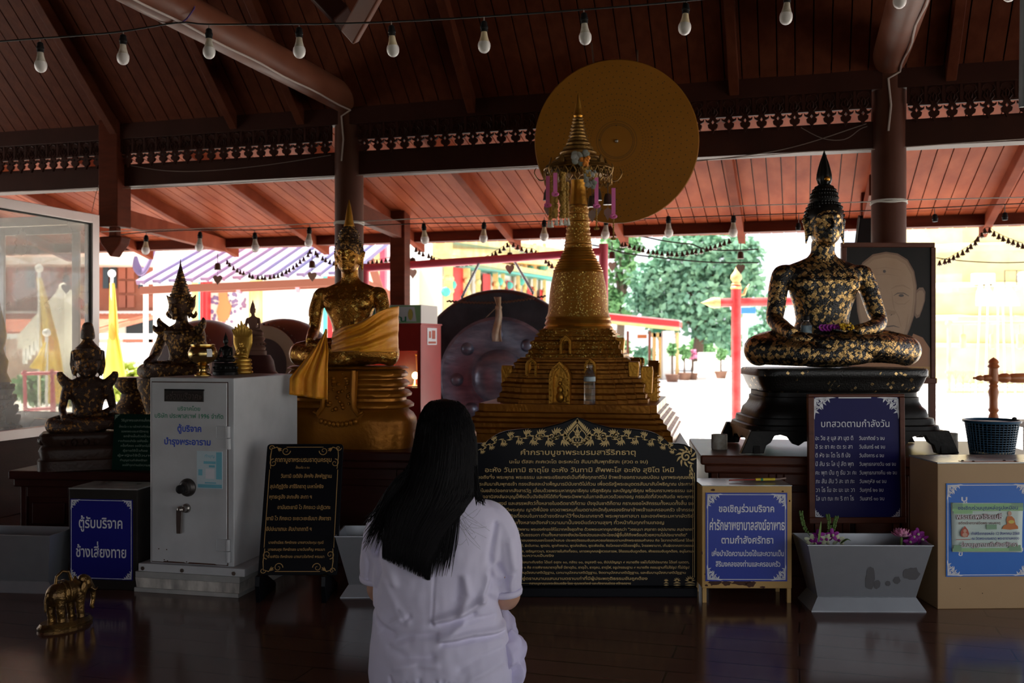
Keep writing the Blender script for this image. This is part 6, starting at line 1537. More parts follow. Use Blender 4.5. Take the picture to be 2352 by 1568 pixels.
for j in range(nb):
    a = 2 * PI * j / nb; c_, s_ = math.cos(a), math.sin(a)
    b.bar((46 * c_, 46 * s_, 2), (57 * c_, 57 * s_, hz2 - 4), 2.0, 1.4, up=(-s_, c_, 0))
nr = 14
for i in range(nr):
    z = 4 + (hz2 - 10) * i / (nr - 1); r = 46 + 11 * z / hz2
    b.lathe([(r - .7, z - .75), (r + .7, z - .75), (r + .7, z + .75), (r - .7, z + .75), (r - .7, z - .75)], 44)
b.lathe([(0, 0), (47, 0), (47, 4), (0, 3)], 40); b.build('basket_mesh', M['basket'], t)
b = MB(k); b.ell((50, -4, hz2 + 3), (6, 3, 4), 10, 6); b.build('rim_clip', M['rubber'], t, smooth=True)
Yg_ = 6.9; k = Yg_ / F
t = thing('turned_stand', 'turned orange wooden stand with a spindle crossbar behind the basket', 'stand', Vector((X(2282, Yg_), Yg_, 0)))
zq = (H + (CY - 820) / F * Yg_) / k
b = MB(k); pr = [(14, -20), (14, 20), (10, 30), (9, zq * .3), (13, zq * .5)]
for (dy, r) in ((135, 11), (128, 8), (122, 12), (116, 9), (95, 9.5), (80, 12), (70, 9), (66, 11), (62, 8), (58, 11), (52, 11), (26, 10), (22, 14), (16, 10), (12, 12), (6, 9), (3, 5), (0, .5)): pr.append((r, zq - dy))
b.lathe(pr, 24); b.build('turned_post', M['orangewood'], t, smooth=True)
b = MB(k); pr = [(.5, -48), (3, -46), (2.5, -42), (5, -38), (7, -30), (5, -24), (8, -20), (8, -12), (9, 0), (8, 12), (11, 18), (12, 30), (9, 36), (11, 42), (12, 70), (9, 76), (11, 82), (13, 100), (12, 140)]
b.lathe(pr, 20, (0, 0, zq - 48), M=Matrix.Rotation(PI / 2, 4, 'Y')); b.build('spindle_bar', M['orangewood'], t, smooth=True)
t = thing('loudspeaker', 'black box loudspeaker hung from the eave behind the round pillar', 'loudspeaker', P(1990, 532, 7.6), rz=-.25); t.rotation_euler = (.1, .12, -.35); k = 7.6 / F
b = MB(k); b.box(-18, 30, -20, 20, -34, 36); b.build('speaker_box', M['rubber'], t, bevel=.01)
b = MB(k); b.box(-22, -17, -21, 21, -34, 36); b.build('speaker_baffle', M['darkmetal'], t, bevel=.006)
b = MB(k); b.bar((5, 0, 36), (5, 0, 78), 5, 5); b.build('speaker_bracket', M['iron'], t)
Ys = 5.9; k = Ys / F
t = thing('wooden_stool', 'dark wooden stool beside the blue basket', 'stool', Vector((X(2385, Ys), Ys, 0)))
b = MB(k); b.box(-55, 55, -50, 50, Z(966, Ys) / k - 12, Z(966, Ys) / k); b.build('stool_top', M['tablewood'], t, bevel=.004)
for (x, y) in ((-48, -42), (48, -42), (-48, 42), (48, 42)):
    b = MB(k); b.box(x - 6, x + 6, y - 6, y + 6, 0, Z(966, Ys) / k - 12); b.build('leg', M['tablewood'], t)

# ---- framed portrait on its easel
Yp = 5.62; f = LF(2040, 880, Yp); k = f.k
g = thing('framed_portrait', 'framed portrait photograph of an elderly monk behind the black buddha', 'picture', Vector((X(2040, Yp), Yp, 0)), rz=.02); f.b = CY + H / k
b = f.mb()
for (x0, x1, y0, y1) in ((-108, 107, 557, 568), (-108, 112, 868, 881), (-108, -97, 568, 868), (98, 109, 568, 868)): b.box(x0, x1, -4, 8, f.z(y1), f.z(y0))
b.build('picture_frame', M['tablewood'], g, bevel=.003)
for x in (-100, 102):
    b = f.mb(); b.box(x - 6, x + 7, -3, 9, 0, f.z(870)); b.build('easel_leg', M['tablewood'], g)
b = f.mb(); b.bar((0, 8, f.z(600)), (0, 60, 0), 10, 8); b.build('easel_prop', M['tablewood'], g)
b = f.mb(); b.box(-97, 98, 0, 5, f.z(868), f.z(568)); b.build('print_ground', M['photo_bg'], g)
def fe(cx, cy, rx, ry, a=0, n=28, f0=0, f1=2 * PI):
    out = []
    for i in range(n):
        t_ = f0 + (f1 - f0) * i / n; x, z = rx * math.cos(t_), ry * math.sin(t_)
        out.append((cx - 2040 + x * math.cos(a) - z * math.sin(a), f.z(cy) + x * math.sin(a) + z * math.cos(a)))
    return out
b = f.mb(); head_ = [(2035, 578), (2062, 582), (2085, 596), (2100, 622), (2106, 655), (2105, 690), (2100, 725), (2090, 755), (2078, 782), (2060, 805), (2036, 815), (2010, 806), (1990, 784), (1976, 752), (1968, 715), (1965, 675), (1968, 635), (1980, 603), (2004, 584)]
ear = [(2104, 668), (2112, 660), (2121, 660), (2126, 670), (2125, 690), (2119, 710), (2112, 728), (2105, 731), (2101, 724), (2103, 700)]
pp_ = lambda P_, s=1, c=(2038, 700): [((c[0] + (x - c[0]) * s) - 2040, f.z(c[1] + (y - c[1]) * s)) for (x, y) in P_]
b.flat(pp_(head_), -.4); b.flat(pp_(ear), -.35); b.build('print_face_rim', M['pic_skin_d'], g)
b = f.mb(); b.flat(pp_(head_, .965), -.5); b.flat(pp_(ear, .8, (2113, 694)), -.45); b.build('print_face_side', M['pic_skin_m'], g)
b = f.mb(); b.flat(pp_(head_, .90, (2030, 705)), -.6); b.build('print_face', M['pic_skin'], g)
b = f.mb(); st = lambda P_, w_: b.stroke([(x - 2040, f.z(y)) for (x, y) in P_], w_, -.8)
for P_, w_ in (([(2046, 664), (2058, 657), (2074, 655), (2092, 664)], [1, 4, 4, 1]), ([(1984, 664), (1998, 656), (2012, 656), (2024, 664)], [1, 4, 4, 1]), ([(2050, 690), (2062, 698), (2078, 698), (2090, 688)], [.6, 2.2, 2.2, .6]), ([(1990, 688), (2002, 697), (2014, 697), (2026, 690)], [.6, 2.2, 2.2, .6]), ([(2053, 708), (2064, 728), (2070, 752)], [1, 2.4, .6]), ([(2022, 708), (2010, 728), (2004, 752)], [1, 2.4, .6]), ([(2086, 720), (2082, 752), (2070, 784)], [.6, 4, .8]), ([(2048, 668), (2050, 690), (2054, 710)], [.8, 3, 1.6]), ([(2018, 764), (2038, 769), (2058, 764)], [.8, 2.5, .8]), ([(2000, 618), (2035, 614), (2070, 620)], [.5, 1.6, .5]), ([(2004, 632), (2035, 629), (2066, 634)], [.5, 1.6, .5])): st(P_, w_)
b.flat(fe(2038, 717, 13, 6), -.75); b.flat(fe(2025, 718, 6, 5), -.75); b.flat(fe(2051, 718, 6, 5), -.75); b.stroke([(2110 - 2040, f.z(672)), (2116 - 2040, f.z(690)), (2110 - 2040, f.z(716))], [1, 4, 1], -.6); b.build('print_tone', M['pic_skin_m'], g)
b = f.mb()
for P_, w_ in (([(2052, 679), (2062, 673), (2076, 673), (2088, 680)], [.6, 2.2, 2.2, .8]), ([(1992, 680), (2002, 673), (2014, 673), (2024, 679)], [.6, 2.2, 2.2, .8]), ([(2010, 752), (2024, 748), (2038, 750), (2052, 748), (2066, 752)], [.8, 2.4, 2.8, 2.4, .8]), ([(2029, 722), (2033, 724)], [2, 1]), ([(2045, 724), (2049, 722)], [1, 2])): st(P_, w_)
b.flat(fe(2070, 678.5, 6, 3.2), -.85); b.flat(fe(2008, 678.5, 6, 3.2), -.85); b.flat(fe(2031, 623, 3.4, 3.4), -.85); b.build('print_eyes', M['pic_line'], g)
b = f.mb(); b.flat([(2098 - 2040, f.z(766)), (2120 - 2040, f.z(775)), (2137 - 2040, f.z(800)), (2138 - 2040, f.z(868)), (1945 - 2040, f.z(868)), (1950 - 2040, f.z(838)), (2000 - 2040, f.z(822)), (2060 - 2040, f.z(818)), (2088 - 2040, f.z(790))], -.3); b.build('print_robe', M['pic_robe'], g)
b = f.mb(); b.flat([(2085 - 2040, f.z(867)), (2137 - 2040, f.z(867)), (2137 - 2040, f.z(842)), (2085 - 2040, f.z(842))], -.6); b.build('print_caption', M['pic_cap'], g)
b = f.mb(); letters(b, 'หลวงปู่', 2085 - 2040, 2122 - 2040, f.z(854), 11, -.8, .02); letters(b, 'ปัญโญ', 2100 - 2040, 2136 - 2040, f.z(865), 11, -.8, .02); b.build('caption_lettering', M['pic_line'], g)

# ---- red cabinet with a lit window
Yr = 6.95; k = Yr / F; f = LF(966, 940, Yr); f.b = CY + H / k
g = thing('red_cabinet', 'red offering cabinet with a lit glass window and sign topper', 'cabinet', Vector((X(966, Yr), Yr, -.13)), rz=-.30); f.b += .13 / k
D = 130
for (nm, x0, x1, y0, y1, z0, z1, mt) in (('cabinet_back', -140, 0, D - 4, D, 0, f.z(744), 'cabred'), ('side_panel', -4, 0, 0, D, 0, f.z(744), 'cabred'), ('side_panel', -140, -136, 0, D, 0, f.z(744), 'cabred'), ('lower_front', -140, 0, 0, 4, 0, f.z(890), 'cabred'), ('upper_front', -140, 0, 0, 4, f.z(806), f.z(744), 'cabred'), ('inner_shelf', -136, -4, 4, D - 4, f.z(890), f.z(886), 'cabred'), ('cabinet_top', -142, 2, -2, D + 2, f.z(746), f.z(742), 'cabred')):
    b = f.mb(); b.box(x0, x1, y0, y1, z0, z1); b.build(nm, M[mt], g, bevel=.002)
b = f.mb()
for (x0, x1) in ((-140, -128), (-74, -66), (-8, 0)): b.box(x0, x1, 0, 4, f.z(890), f.z(806))
b.build('window_frame', M['cabred'], g)
b = f.mb(); b.box(-128, -8, 1.5, 2.5, f.z(890), f.z(806)); b.build('window_pane', M['cabglass'], g)
b = f.mb(); b.box(-142, 2, -2, D - 30, f.z(742), f.z(700)); b.build('topper_box', M['whitewall'], g)
b = f.mb(); b.flat([(-140, f.z(741)), (0, f.z(741)), (0, f.z(701)), (-140, f.z(701))], -2.4); b.build('topper_border', M['papergreen'], g)
b = f.mb(); b.flat([(-138, f.z(738)), (-9, f.z(738)), (-14, f.z(704)), (-138, f.z(704))], -2.7); b.build('topper_sheet', M['signwhite'], g)
b = f.mb(); letters(b, 'ทำบุญ', -128, -56, f.z(720), 24, -3, .02); letters(b, 'สุวรรณ', -128, -34, f.z(738), 20, -3, .02); b.build('topper_lettering', M['inkgreen'], g)
b = f.mb(); b.ell((-24, -3, f.z(722)), (6, .6, 13), 12, 8); b.build('topper_figure', M['inkyellow'], g)
b = f.mb(); b.add([(.6, 40, f.z(792)), (.6, 100, f.z(792)), (.6, 100, f.z(752)), (.6, 40, f.z(752))], [(0, 1, 2, 3)]); b.build('side_notice', M['signwhite'], g)
b = f.mb()
for (y0, y1, za, zb) in ((50, 62, 776, 760), (68, 90, 778, 758), (46, 94, 789, 784)): b.add([(.9, y0, f.z(za)), (.9, y1, f.z(za)), (.9, y1, f.z(zb)), (.9, y0, f.z(zb))], [(0, 1, 2, 3)])
b.build('notice_print', M['inkred'], g)
b = f.mb(); b.ell((-30, 40, f.z(864)), (8, 8, 9), 16, 10); b.build('lamp_bulb', M['flame'], g, smooth=True)
b = f.mb(); b.lathe([(14, f.z(886)), (8, f.z(882)), (5, f.z(874))], 16, (-30, 40, 0)); b.build('lamp_holder', M['brass'], g, smooth=True)
for x in (-36, -22):
    b = f.mb(); b.tube([(x + 4, 60, f.z(886)), (x, 60, f.z(818))], 1.5, 6); b.ell((x, 60, f.z(815)), 3.5, 8, 6); b.build('gold_stick', M['goldtoy'], g, smooth=True)
lt = bpy.data.lights.new('cabinet_lamp', 'POINT'); lt.energy = 2; lt.color = (1, .75, .4); lt.shadow_soft_size = .02
lo = bpy.data.objects.new('cabinet_lamp', lt); C.objects.link(lo); lo.parent = g; lo.location = (-30 * k, 24 * k, f.z(864) * k)

# ---- the great black gong
Yk = 8.35; k = Yk / F
g = thing('great_gong', 'great black bossed gong hanging beyond the altar', 'gong', P(1146, 866, Yk), rz=-.10); RX = Matrix.Rotation(PI / 2, 4, 'X')
b = MB(k); b.lathe([(138, -1), (150, -3), (194, 0), (200, -6), (203, -20), (203, -60), (198, -62), (196, -24), (190, -16), (120, -16)], 96, M=RX); b.build('gong_rim', M['gong'], g, smooth=True)
b = MB(k); b.lathe([(62, 3), (70, 0), (120, 2), (132, 5), (140, -2)], 96, M=RX); b.build('gong_face', M['gongblue'], g, smooth=True)
b = MB(k); b.lathe([(0, 44), (24, 43), (46, 36), (58, 22), (64, 2), (72, 0)], 64, M=RX); b.build('gong_boss', M['gongblue'], g, smooth=True)
for j in range(8):
    a = PI / 2 + .06 + 2 * PI * j / 8
    b = MB(k); b.lathe([(0, 17), (7, 16), (12, 11), (14.5, 2), (16, 0)], 28, (98 * math.cos(a), 0, 98 * math.sin(a)), M=RX); b.build('gong_knob', M['gongblue'], g, smooth=True)
b = MB(k)
for i in range(60):
    t_ = i / 59; x = -112 + 224 * t_ - 6; z = 174 - 9 * math.sin(PI * t_) + 10 * t_
    b.ell((x, -8 + (i % 2) * 3, z + (i % 2) * 2), (3.4, 2.2, 2.2), 6, 4)
b.build('gong_chain', M['iron'], g, smooth=True)
t = thing('cloth_strip', 'faded cloth strip knotted on the chain across the great gong', 'cloth', P(1143, 690, 8.2)); k = 8.2 / F
b = MB(k); sheet(b, lambda u, v: Vector(((-6 + 12 * u) * (1 + v * .8) + 2 * math.sin(v * 6), 4 * math.sin(u * 7 + v * 3), -14 - 80 * v)), 8, 16); sheet(b, lambda u, v: Vector(((-9 + 16 * u) * (1 - v * .6) + 3 * v, 3 * math.sin(u * 6) - 3, 8 - 26 * v)), 8, 6); sheet(b, lambda u, v: Vector((-4 - 22 * v + (u * 8 - 4), -4, -20 - 22 * v + u * 6)), 4, 6)
b.ell((2, -2, -16), (8, 5, 6), 10, 8)
o = b.build('cloth_body', M['rag'], t, smooth=True, ang=0); m = o.modifiers.new('s', 'SOLIDIFY'); m.thickness = .006

# ---- glass case at the end of the altar
SG = -4.81
g = thing('glass_case', 'aluminium framed glass case on a dark wooden base', 'display case', RW(SG, 6.0, 0), rz=-A)
w_ = 1.15; d_ = 1.5; zt_, zb_ = 2.0, .476; th = .075
def bxx(nm, x0, x1, y0, y1, z0, z1, mt): 
    b = MB(); b.box(x0, x1, y0, y1, z0, z1); return b.build(nm, M[mt], g, bevel=.003)
for (x0, x1, y0, y1) in ((-.05, .02, -.07, 0), (-.05, .02, -d_, -d_ + .07), (-w_, -w_ + .07, -.07, 0), (-w_, -w_ + .07, -d_, -d_ + .07)): bxx('corner_stile', x0, x1, y0, y1, zb_, zt_, 'frame_al')
for z in (zt_ - .065, zb_):
    bxx('frame_rail', -.035, .02, -d_ + .07, -.07, z, z + .065, 'frame_al'); bxx('frame_rail', -w_ + .07, -.05, -.06, 0, z, z + .065, 'frame_al'); bxx('frame_rail', -w_ + .07, -.05, -d_, -d_ + .06, z, z + .065, 'frame_al')
bxx('gasket', -.012, .004, -.085, -.07, zb_ + .065, zt_ - .065, 'gasket'); bxx('gasket', -.012, .004, -d_ + .07, -.07, zt_ - .075, zt_ - .065, 'gasket')
bxx('side_pane', -.006, .0, -d_ + .07, -.085, zb_ + .065, zt_ - .075, 'glasspane')
bxx('back_pane', -w_ + .07, -.05, -.033, -.028, zb_ + .065, zt_ - .065, 'glasspane')
for (x0, x1, z0, z1) in ((-.17, -.11, zb_ + .07, 1.93), (-.82, -.76, zb_ + .07, 1.93), (-.76, -.17, 1.87, 1.93), (-.76, -.17, zb_ + .07, zb_ + .12)): bxx('sliding_sash', x0, x1, -.055, -.036, z0, z1, 'frame_al')
bxx('case_base', -w_, .02, -d_, 0, 0, zb_, 'redwood')
p0 = RW(SG - .42, 5.62, zb_ + .002)
t = thing('cased_statue', 'gilded crowned figure standing inside the glass case', 'statue', P(-2, 975, 6.75)); t.location.z = zb_ + .002
k = 6.75 / F; b = MB(k)
pr = []
for i in range(5): pr += [(46 - i * 4, i * 24), (50 - i * 4, i * 24 + 6), (46 - i * 4, i * 24 + 10), (38 - i * 4, i * 24 + 16), (40 - i * 4, i * 24 + 22)]
b.lathe(pr, 20)
for i in range(5):
    for j in range(20): b.ell(((46 - i * 4) * math.cos(j * PI / 10), (46 - i * 4) * math.sin(j * PI / 10), i * 24 + 13), (4, 4, 5), 6, 4)
b.build('tiered_base', M['goldum'], t, smooth=True)
b = MB(k); b.lathe([(26, 118), (16, 140), (20, 165), (13, 180), (9, 195), (13, 205), (16, 225), (13, 250), (7, 275), (2, 300), (.2, 310)], 24); b.build('gilded_figure', M['goldtoy'], t, smooth=True)
# ================================================================ the kneeling woman
YW = 3.15; k = YW / F; WX = 1020; WZ = 784 + H / k
wx = lambda px: px - WX
wz = lambda py: WZ - py
wm = thing('person', 'woman with long black hair in a white shirt kneeling with her back to us', 'person', Vector((X(WX, YW), YW, 0)))
def rotface(b, c):
    b.v = [(2 * c[0] - x, 2 * c[1] - y, z) for (x, y, z) in b.v]
# body: one surface from head to knees
b = MB(k)
hd = MB(k); hcx, hcz = wx(1022), wz(1005)
hd.ell((hcx, 0, hcz), (56, 68, 84), 24, 18); hd.ell((hcx, -14, hcz - 40), (44, 52, 44), 18, 12); face(hd, (hcx, 0, hcz), (56, 68, 84)); rotface(hd, (hcx * k, 0)); b.add([(x / k, y / k, z / k) for (x, y, z) in hd.v], hd.f)
limb(b, [(wx(1022), 4, wz(1050)), (wx(1022), -6, wz(1100)), (wx(1020), -10, wz(1140))], [38, 36, 44])
b.secs([(wx(1018), 10, wz(1560), 140, 100), (wx(1010), 5, wz(1420), 125, 88), (wx(1008), 0, wz(1340), 122, 84), (wx(1012), -5, wz(1250), 128, 80), (wx(1015), -8, wz(1190), 132, 66), (wx(1018), -8, wz(1160), 90, 54), (wx(1020), -8, wz(1135), 46, 44)], 28)
for s, sh, el_, hn in ((-1, (wx(905), 0, wz(1206)), (wx(868), 45, wz(1360)), (wx(1000), 190, wz(1260))), (1, (wx(1132), 0, wz(1206)), (wx(1164), 25, wz(1368)), (wx(1034), 190, wz(1270)))):
    limb(b, [sh, tuple((sh[i] + el_[i]) / 2 for i in range(3)), el_, (el_[0] - s * 18, el_[1] + 30, el_[2] - 4), tuple(el_[i] * .3 + hn[i] * .7 for i in range(3)), hn], [32, 34, 33, 30, 23, 18])
    hand(b, hn, (-.1 * s, .3, 1), (s, .2, 0), 62, .04, side=-s, spread=.02)
for s in (-1, 1):
    limb(b, [(s * 70, 10, 66), (s * 92, 180, 72), (s * 104, 330, 46)], [74, 66, 44]); limb(b, [(s * 104, 330, 40), (s * 96, 140, 30), (s * 80, -20, 26), (s * 76, -70, 22)], [42, 36, 26, 18])
link('body', fuse(b, .006, 3), M['skin'], wm, smooth=True, ang=0)
# trousers
b = MB(k)
b.ell((wx(1015), 10, 66), (158, 116, 66), 24, 14)
for s in (-1, 1):
    limb(b, [(s * 74, 10, 68), (s * 95, 180, 76), (s * 108, 330, 50)], [84, 76, 54]); limb(b, [(s * 108, 335, 44), (s * 102, 140, 38), (s * 90, 10, 36)], [50, 44, 36])
limb(b, [(wx(1150), -30, wz(1500)), (wx(1170), 10, wz(1500)), (wx(1172), 70, wz(1510))], [34, 36, 40]); limb(b, [(wx(1162), -25, wz(1540)), (wx(1168), 40, wz(1545))], [44, 42])
limb(b, [(wx(1166), 10, wz(1458)), (wx(1184), 4, wz(1470)), (wx(1190), 0, wz(1492))], [15, 15, 12])
b.v = [(x, y, max(z, .012)) for (x, y, z) in b.v]
me = fuse(b, .006, 3)
for v in me.vertices:
    p = v.co / k; q = noise.noise(Vector((p.x * .03, p.y * .02, p.z * .06))) * 3.5
    v.co += v.normal * q * k
link('trousers', me, M['trouser'], wm, smooth=True, ang=0)
# shirt
b = MB(k)
b.secs([(wx(1016), 8, wz(1569), 167, 128), (wx(1014), 8, wz(1540), 168, 130), (wx(1012), 6, wz(1480), 163, 124), (wx(1008), 4, wz(1430), 152, 112), (wx(1004), 0, wz(1385), 146, 102), (wx(1003), -2, wz(1330), 147, 98), (wx(1008), -4, wz(1270), 150, 96), (wx(1012), -8, wz(1215), 152, 88), (wx(1014), -8, wz(1185), 148, 78), (wx(1016), -8, wz(1160), 122, 68), (wx(1018), -8, wz(1140), 84, 58), (wx(1020), -8, wz(1122), 56, 52)], 40)
for (pts, rs) in (([(935, -4, 1188), (898, 0, 1196), (874, 4, 1228), (865, 12, 1275), (861, 24, 1325)], [40, 44, 42, 40, 38]), ([(1085, -4, 1186), (1124, 0, 1194), (1149, 2, 1232), (1157, 8, 1290), (1160, 16, 1352)], [40, 45, 45, 43, 39])):
    limb(b, [(wx(x), y, wz(z)) for (x, y, z) in pts], rs)
me = fuse(b, .0042, 3, dec=0)
FO = [([(1140, 1195), (1128, 1260), (1130, 1320), (1122, 1352)], -7, 7), ([(1128, 1290), (1118, 1330), (1108, 1358)], 7, 9), ([(1120, 1352), (1075, 1378), (1008, 1398)], 9, 9), ([(1090, 1388), (1040, 1402), (1005, 1405)], -6, 7), ([(1118, 1350), (1150, 1385), (1155, 1420)], -7, 8), ([(1072, 1310), (1080, 1345), (1062, 1380)], 6, 10), ([(1060, 1310), (1055, 1350)], -4, 8),
      ([(1155, 1432), (1090, 1428), (1020, 1436)], 7, 7), ([(1155, 1443), (1090, 1441), (1025, 1446)], -6, 6), ([(1075, 1404), (1105, 1398), (1135, 1400)], -4, 6), ([(1072, 1405), (1040, 1425), (1018, 1428)], 4, 6), ([(1003, 1190), (1006, 1290), (1000, 1405)], -2.2, 2.5),
      ([(880, 1190), (884, 1230), (868, 1262)], -6, 7), ([(868, 1262), (882, 1300), (868, 1345)], -6, 8), ([(905, 1180), (893, 1250), (915, 1320)], 5, 10), ([(862, 1395), (890, 1425), (912, 1432)], -7, 7), ([(870, 1402), (905, 1412), (930, 1395)], 5, 8), ([(885, 1435), (920, 1445), (960, 1430), (1010, 1425)], -4.5, 8), ([(895, 1320), (920, 1375), (945, 1400)], 4, 9), ([(920, 1500), (970, 1485), (1010, 1490)], 4, 10), ([(905, 1460), (950, 1480), (1000, 1475)], -4, 9),
      ([(1065, 1500), (1110, 1480), (1150, 1475)], -4, 9), ([(1050, 1560), (1090, 1520), (1150, 1500)], 4, 9), ([(1170, 1240), (1180, 1300), (1170, 1345)], 4, 9), ([(1145, 1290), (1160, 1320), (1165, 1350)], -5, 7), ([(1125, 1300), (1145, 1330), (1180, 1310)], -3.5, 6), ([(835, 1240), (850, 1290), (845, 1325)], -4, 6), ([(925, 1380), (940, 1400), (950, 1390)], -3, 5)]
for x in range(905, 1060, 13): FO.append(([(x + U(-4, 4), 1532 + U(-12, 8)), (x + U(-3, 3), 1560)], U(-4.5, -2.5), 4))
import numpy as np
nv = len(me.vertices); co_ = np.empty(nv * 3); no_ = np.empty(nv * 3); me.vertices.foreach_get('co', co_); me.vertices.foreach_get('normal', no_)
co_ = co_.reshape(-1, 3); no_ = no_.reshape(-1, 3); PX = co_[:, 0] / k + WX; PY = WZ - co_[:, 2] / k
dsp = np.array([noise.noise(Vector((x * .018, z * .013, 3))) * 6 + noise.noise(Vector((x * .05, z * .03, 9))) * 2 for x, z in zip(co_[:, 0] / k, co_[:, 2] / k)]) * np.where(PY > 1180, 1, .3)
back = no_[:, 1] < .25
for pts, a, w_ in FO:
    best = np.full(nv, 1e9)
    for i in range(len(pts) - 1):
        (x0, y0), (x1, y1) = pts[i], pts[i + 1]; dx, dy = x1 - x0, y1 - y0
        t = np.clip(((PX - x0) * dx + (PY - y0) * dy) / max(dx * dx + dy * dy, 1e-9), 0, 1)
        best = np.minimum(best, np.hypot(PX - x0 - dx * t, PY - y0 - dy * t))
    dsp += np.where(back, 1.7 * a * np.exp(-(best / w_) ** 2), 0)
co_ += np.stack([no_[:, 0] * .4, np.where(back, -.9, .5), no_[:, 2] * .1], 1) * dsp[:, None] * k
me.vertices.foreach_set('co', co_.ravel()); me.update()
link('shirt', me, M['cloth'], wm, smooth=True, ang=0)
b = MB(k)
def cuff(c, d, r, w_):
    d = Vector(d).normalized(); Mx = d.to_track_quat('Z', 'Y').to_matrix().to_4x4()
    b.lathe([(r - 5, -w_), (r, -w_), (r + 1.2, 0), (r, w_), (r - 5, w_), (r - 5, -w_)], 36, c, M=Mx)
cuff((wx(861), 25, wz(1331)), (-.06, .2, -1), 38.5, 6); b.build('sleeve_hem', M['cloth'], wm, smooth=True, ang=0); b = MB(k); cuff((wx(1160), 17, wz(1359)), (.05, .15, -1), 39.5, 7); b.build('sleeve_hem', M['cloth'], wm, smooth=True, ang=0)
# hair: a combed shell with loose strands
HS = [(916, 1020, 6, 8, 4), (921, 1020, 30, 30, 4), (932, 1021, 44, 50, 2), (950, 1022, 55, 64, 0), (975, 1023, 63, 74, -2), (1005, 1024, 68, 80, -6), (1040, 1022, 72, 82, -14), (1075, 1018, 77, 76, -28), (1105, 1009, 84, 64, -48), (1130, 1000, 88, 46, -70), (1160, 984, 82, 30, -88), (1200, 962, 66, 19, -100), (1240, 950, 54, 15, -106), (1270, 946, 49, 11, -108), (1290, 945, 48, 9, -109), (1306, 945, 47, 7, -110)]
def hsec(py):
    for i in range(len(HS) - 1):
        if py <= HS[i + 1][0] or i == len(HS) - 2:
            t = (py - HS[i][0]) / (HS[i + 1][0] - HS[i][0]); return [HS[i][j] + (HS[i + 1][j] - HS[i][j]) * t for j in range(5)]
def hp(py, a, e=0):
    _, cx, rx, ry, cy_ = hsec(py); return Vector((wx(cx) + (rx + e) * math.cos(a), cy_ + (ry + e) * math.sin(a), wz(py)))
b = MB(k); rows = []
NA = 160
for i in range(70):
    py = 916 + (1256 - 916) * (i / 69) ** 1.15; ring = []
    for j in range(NA):
        a = 2 * PI * j / NA
        g_ = (noise.noise(Vector((j * .55, py * .004, 0))) * 2.6 + noise.noise(Vector((j * 1.7, py * .006, 5))) * 1.5) * min(1, (py - 916) / 60)
        ring.append(hp(py, a, g_))
    rows.append(ring)
b.loft(rows)
rnd.seed(11)
for i in range(1700):
    a = rnd.choice((-1, 1)) * U(0, 1) ** .8 * 1.9 - PI / 2
    p0 = U(918, 990)
    xe = math.cos(a)
    end = 1257 + 47 * (xe + 1) / 2 + U(-10, 3)
    pts = []; wob = U(-1, 1); da = U(-.05, .05)
    for q in range(9):
        py = p0 + (end - p0) * q / 8; f_ = q / 8
        pts.append(hp(min(py, 1306), a + da * f_, U(.4, 2.6)) + Vector((wob * 3 * f_ * math.sin(q), 0, 0)))
    b.tube(pts, [U(.5, .9)] + [U(.9, 1.5)] * 6 + [.9, .25], 4, cap=False)
# strands spread over both shoulders and across the back
for i in range(330):
    if i < 150: st_ = (U(938, 962), 1070 + U(-10, 20)); mid = (U(900, 935), U(1105, 1135)); en = (U(838, 905), U(1165, 1260)); yy_ = -72
    elif i < 215: st_ = (U(1085, 1098), U(1060, 1090)); mid = (U(1090, 1105), U(1105, 1125)); en = (U(1095, 1120), U(1132, 1150)); yy_ = -60
    else: q_ = U(0, 1); st_ = (1015 + 50 * q_, U(1100, 1140)); mid = (1006 + 52 * q_, U(1180, 1220)); en = (996 + 52 * q_ ** 1.5, U(1245, 1300)); yy_ = -96
    pts = cat([Vector((wx(st_[0]), yy_ + 8 + U(-6, 4), wz(st_[1]))), Vector((wx(mid[0]), yy_ - 8, wz(mid[1]))), Vector((wx(en[0]), yy_ - (14 if i >= 150 else -14) , wz(en[1])))], 5)
    b.tube(pts, [U(.8, 1.4)] * (len(pts) - 2) + [.7, .2], 4, cap=False)
for i in range(16):   # fly-away hairs
    x0 = U(1030, 1060); y0 = U(1120, 1180)
    pts = cat([Vector((wx(x0), -98, wz(y0))), Vector((wx(x0 + U(15, 40)), -103, wz(y0 + U(20, 60)))), Vector((wx(x0 + U(30, 80)), -94, wz(y0 + U(30, 90))))], 5)
    b.tube(pts, .22, 3, cap=False)
b.build('hair', M['hair'], wm, smooth=True, ang=0)
# ================================================================ the temple yard outside
GZ = -.13
def rectbox(nm, mt, x0, y0, x1, y1, Y, th, parent=None, bevel=0):
    """a solid block that spans these pixel columns and rows at depth Y, th metres deep"""
    b = MB(); b.box(X(x0, Y), X(x1, Y), Y, Y + th, Z(y1, Y), Z(y0, Y))
    return b.build(nm, M[mt], parent, bevel=bevel)
def gy(Y): return CY + (H - GZ) * F / Y
def house(name, label, cat_, **kw): return thing(name, label, cat_, **kw)

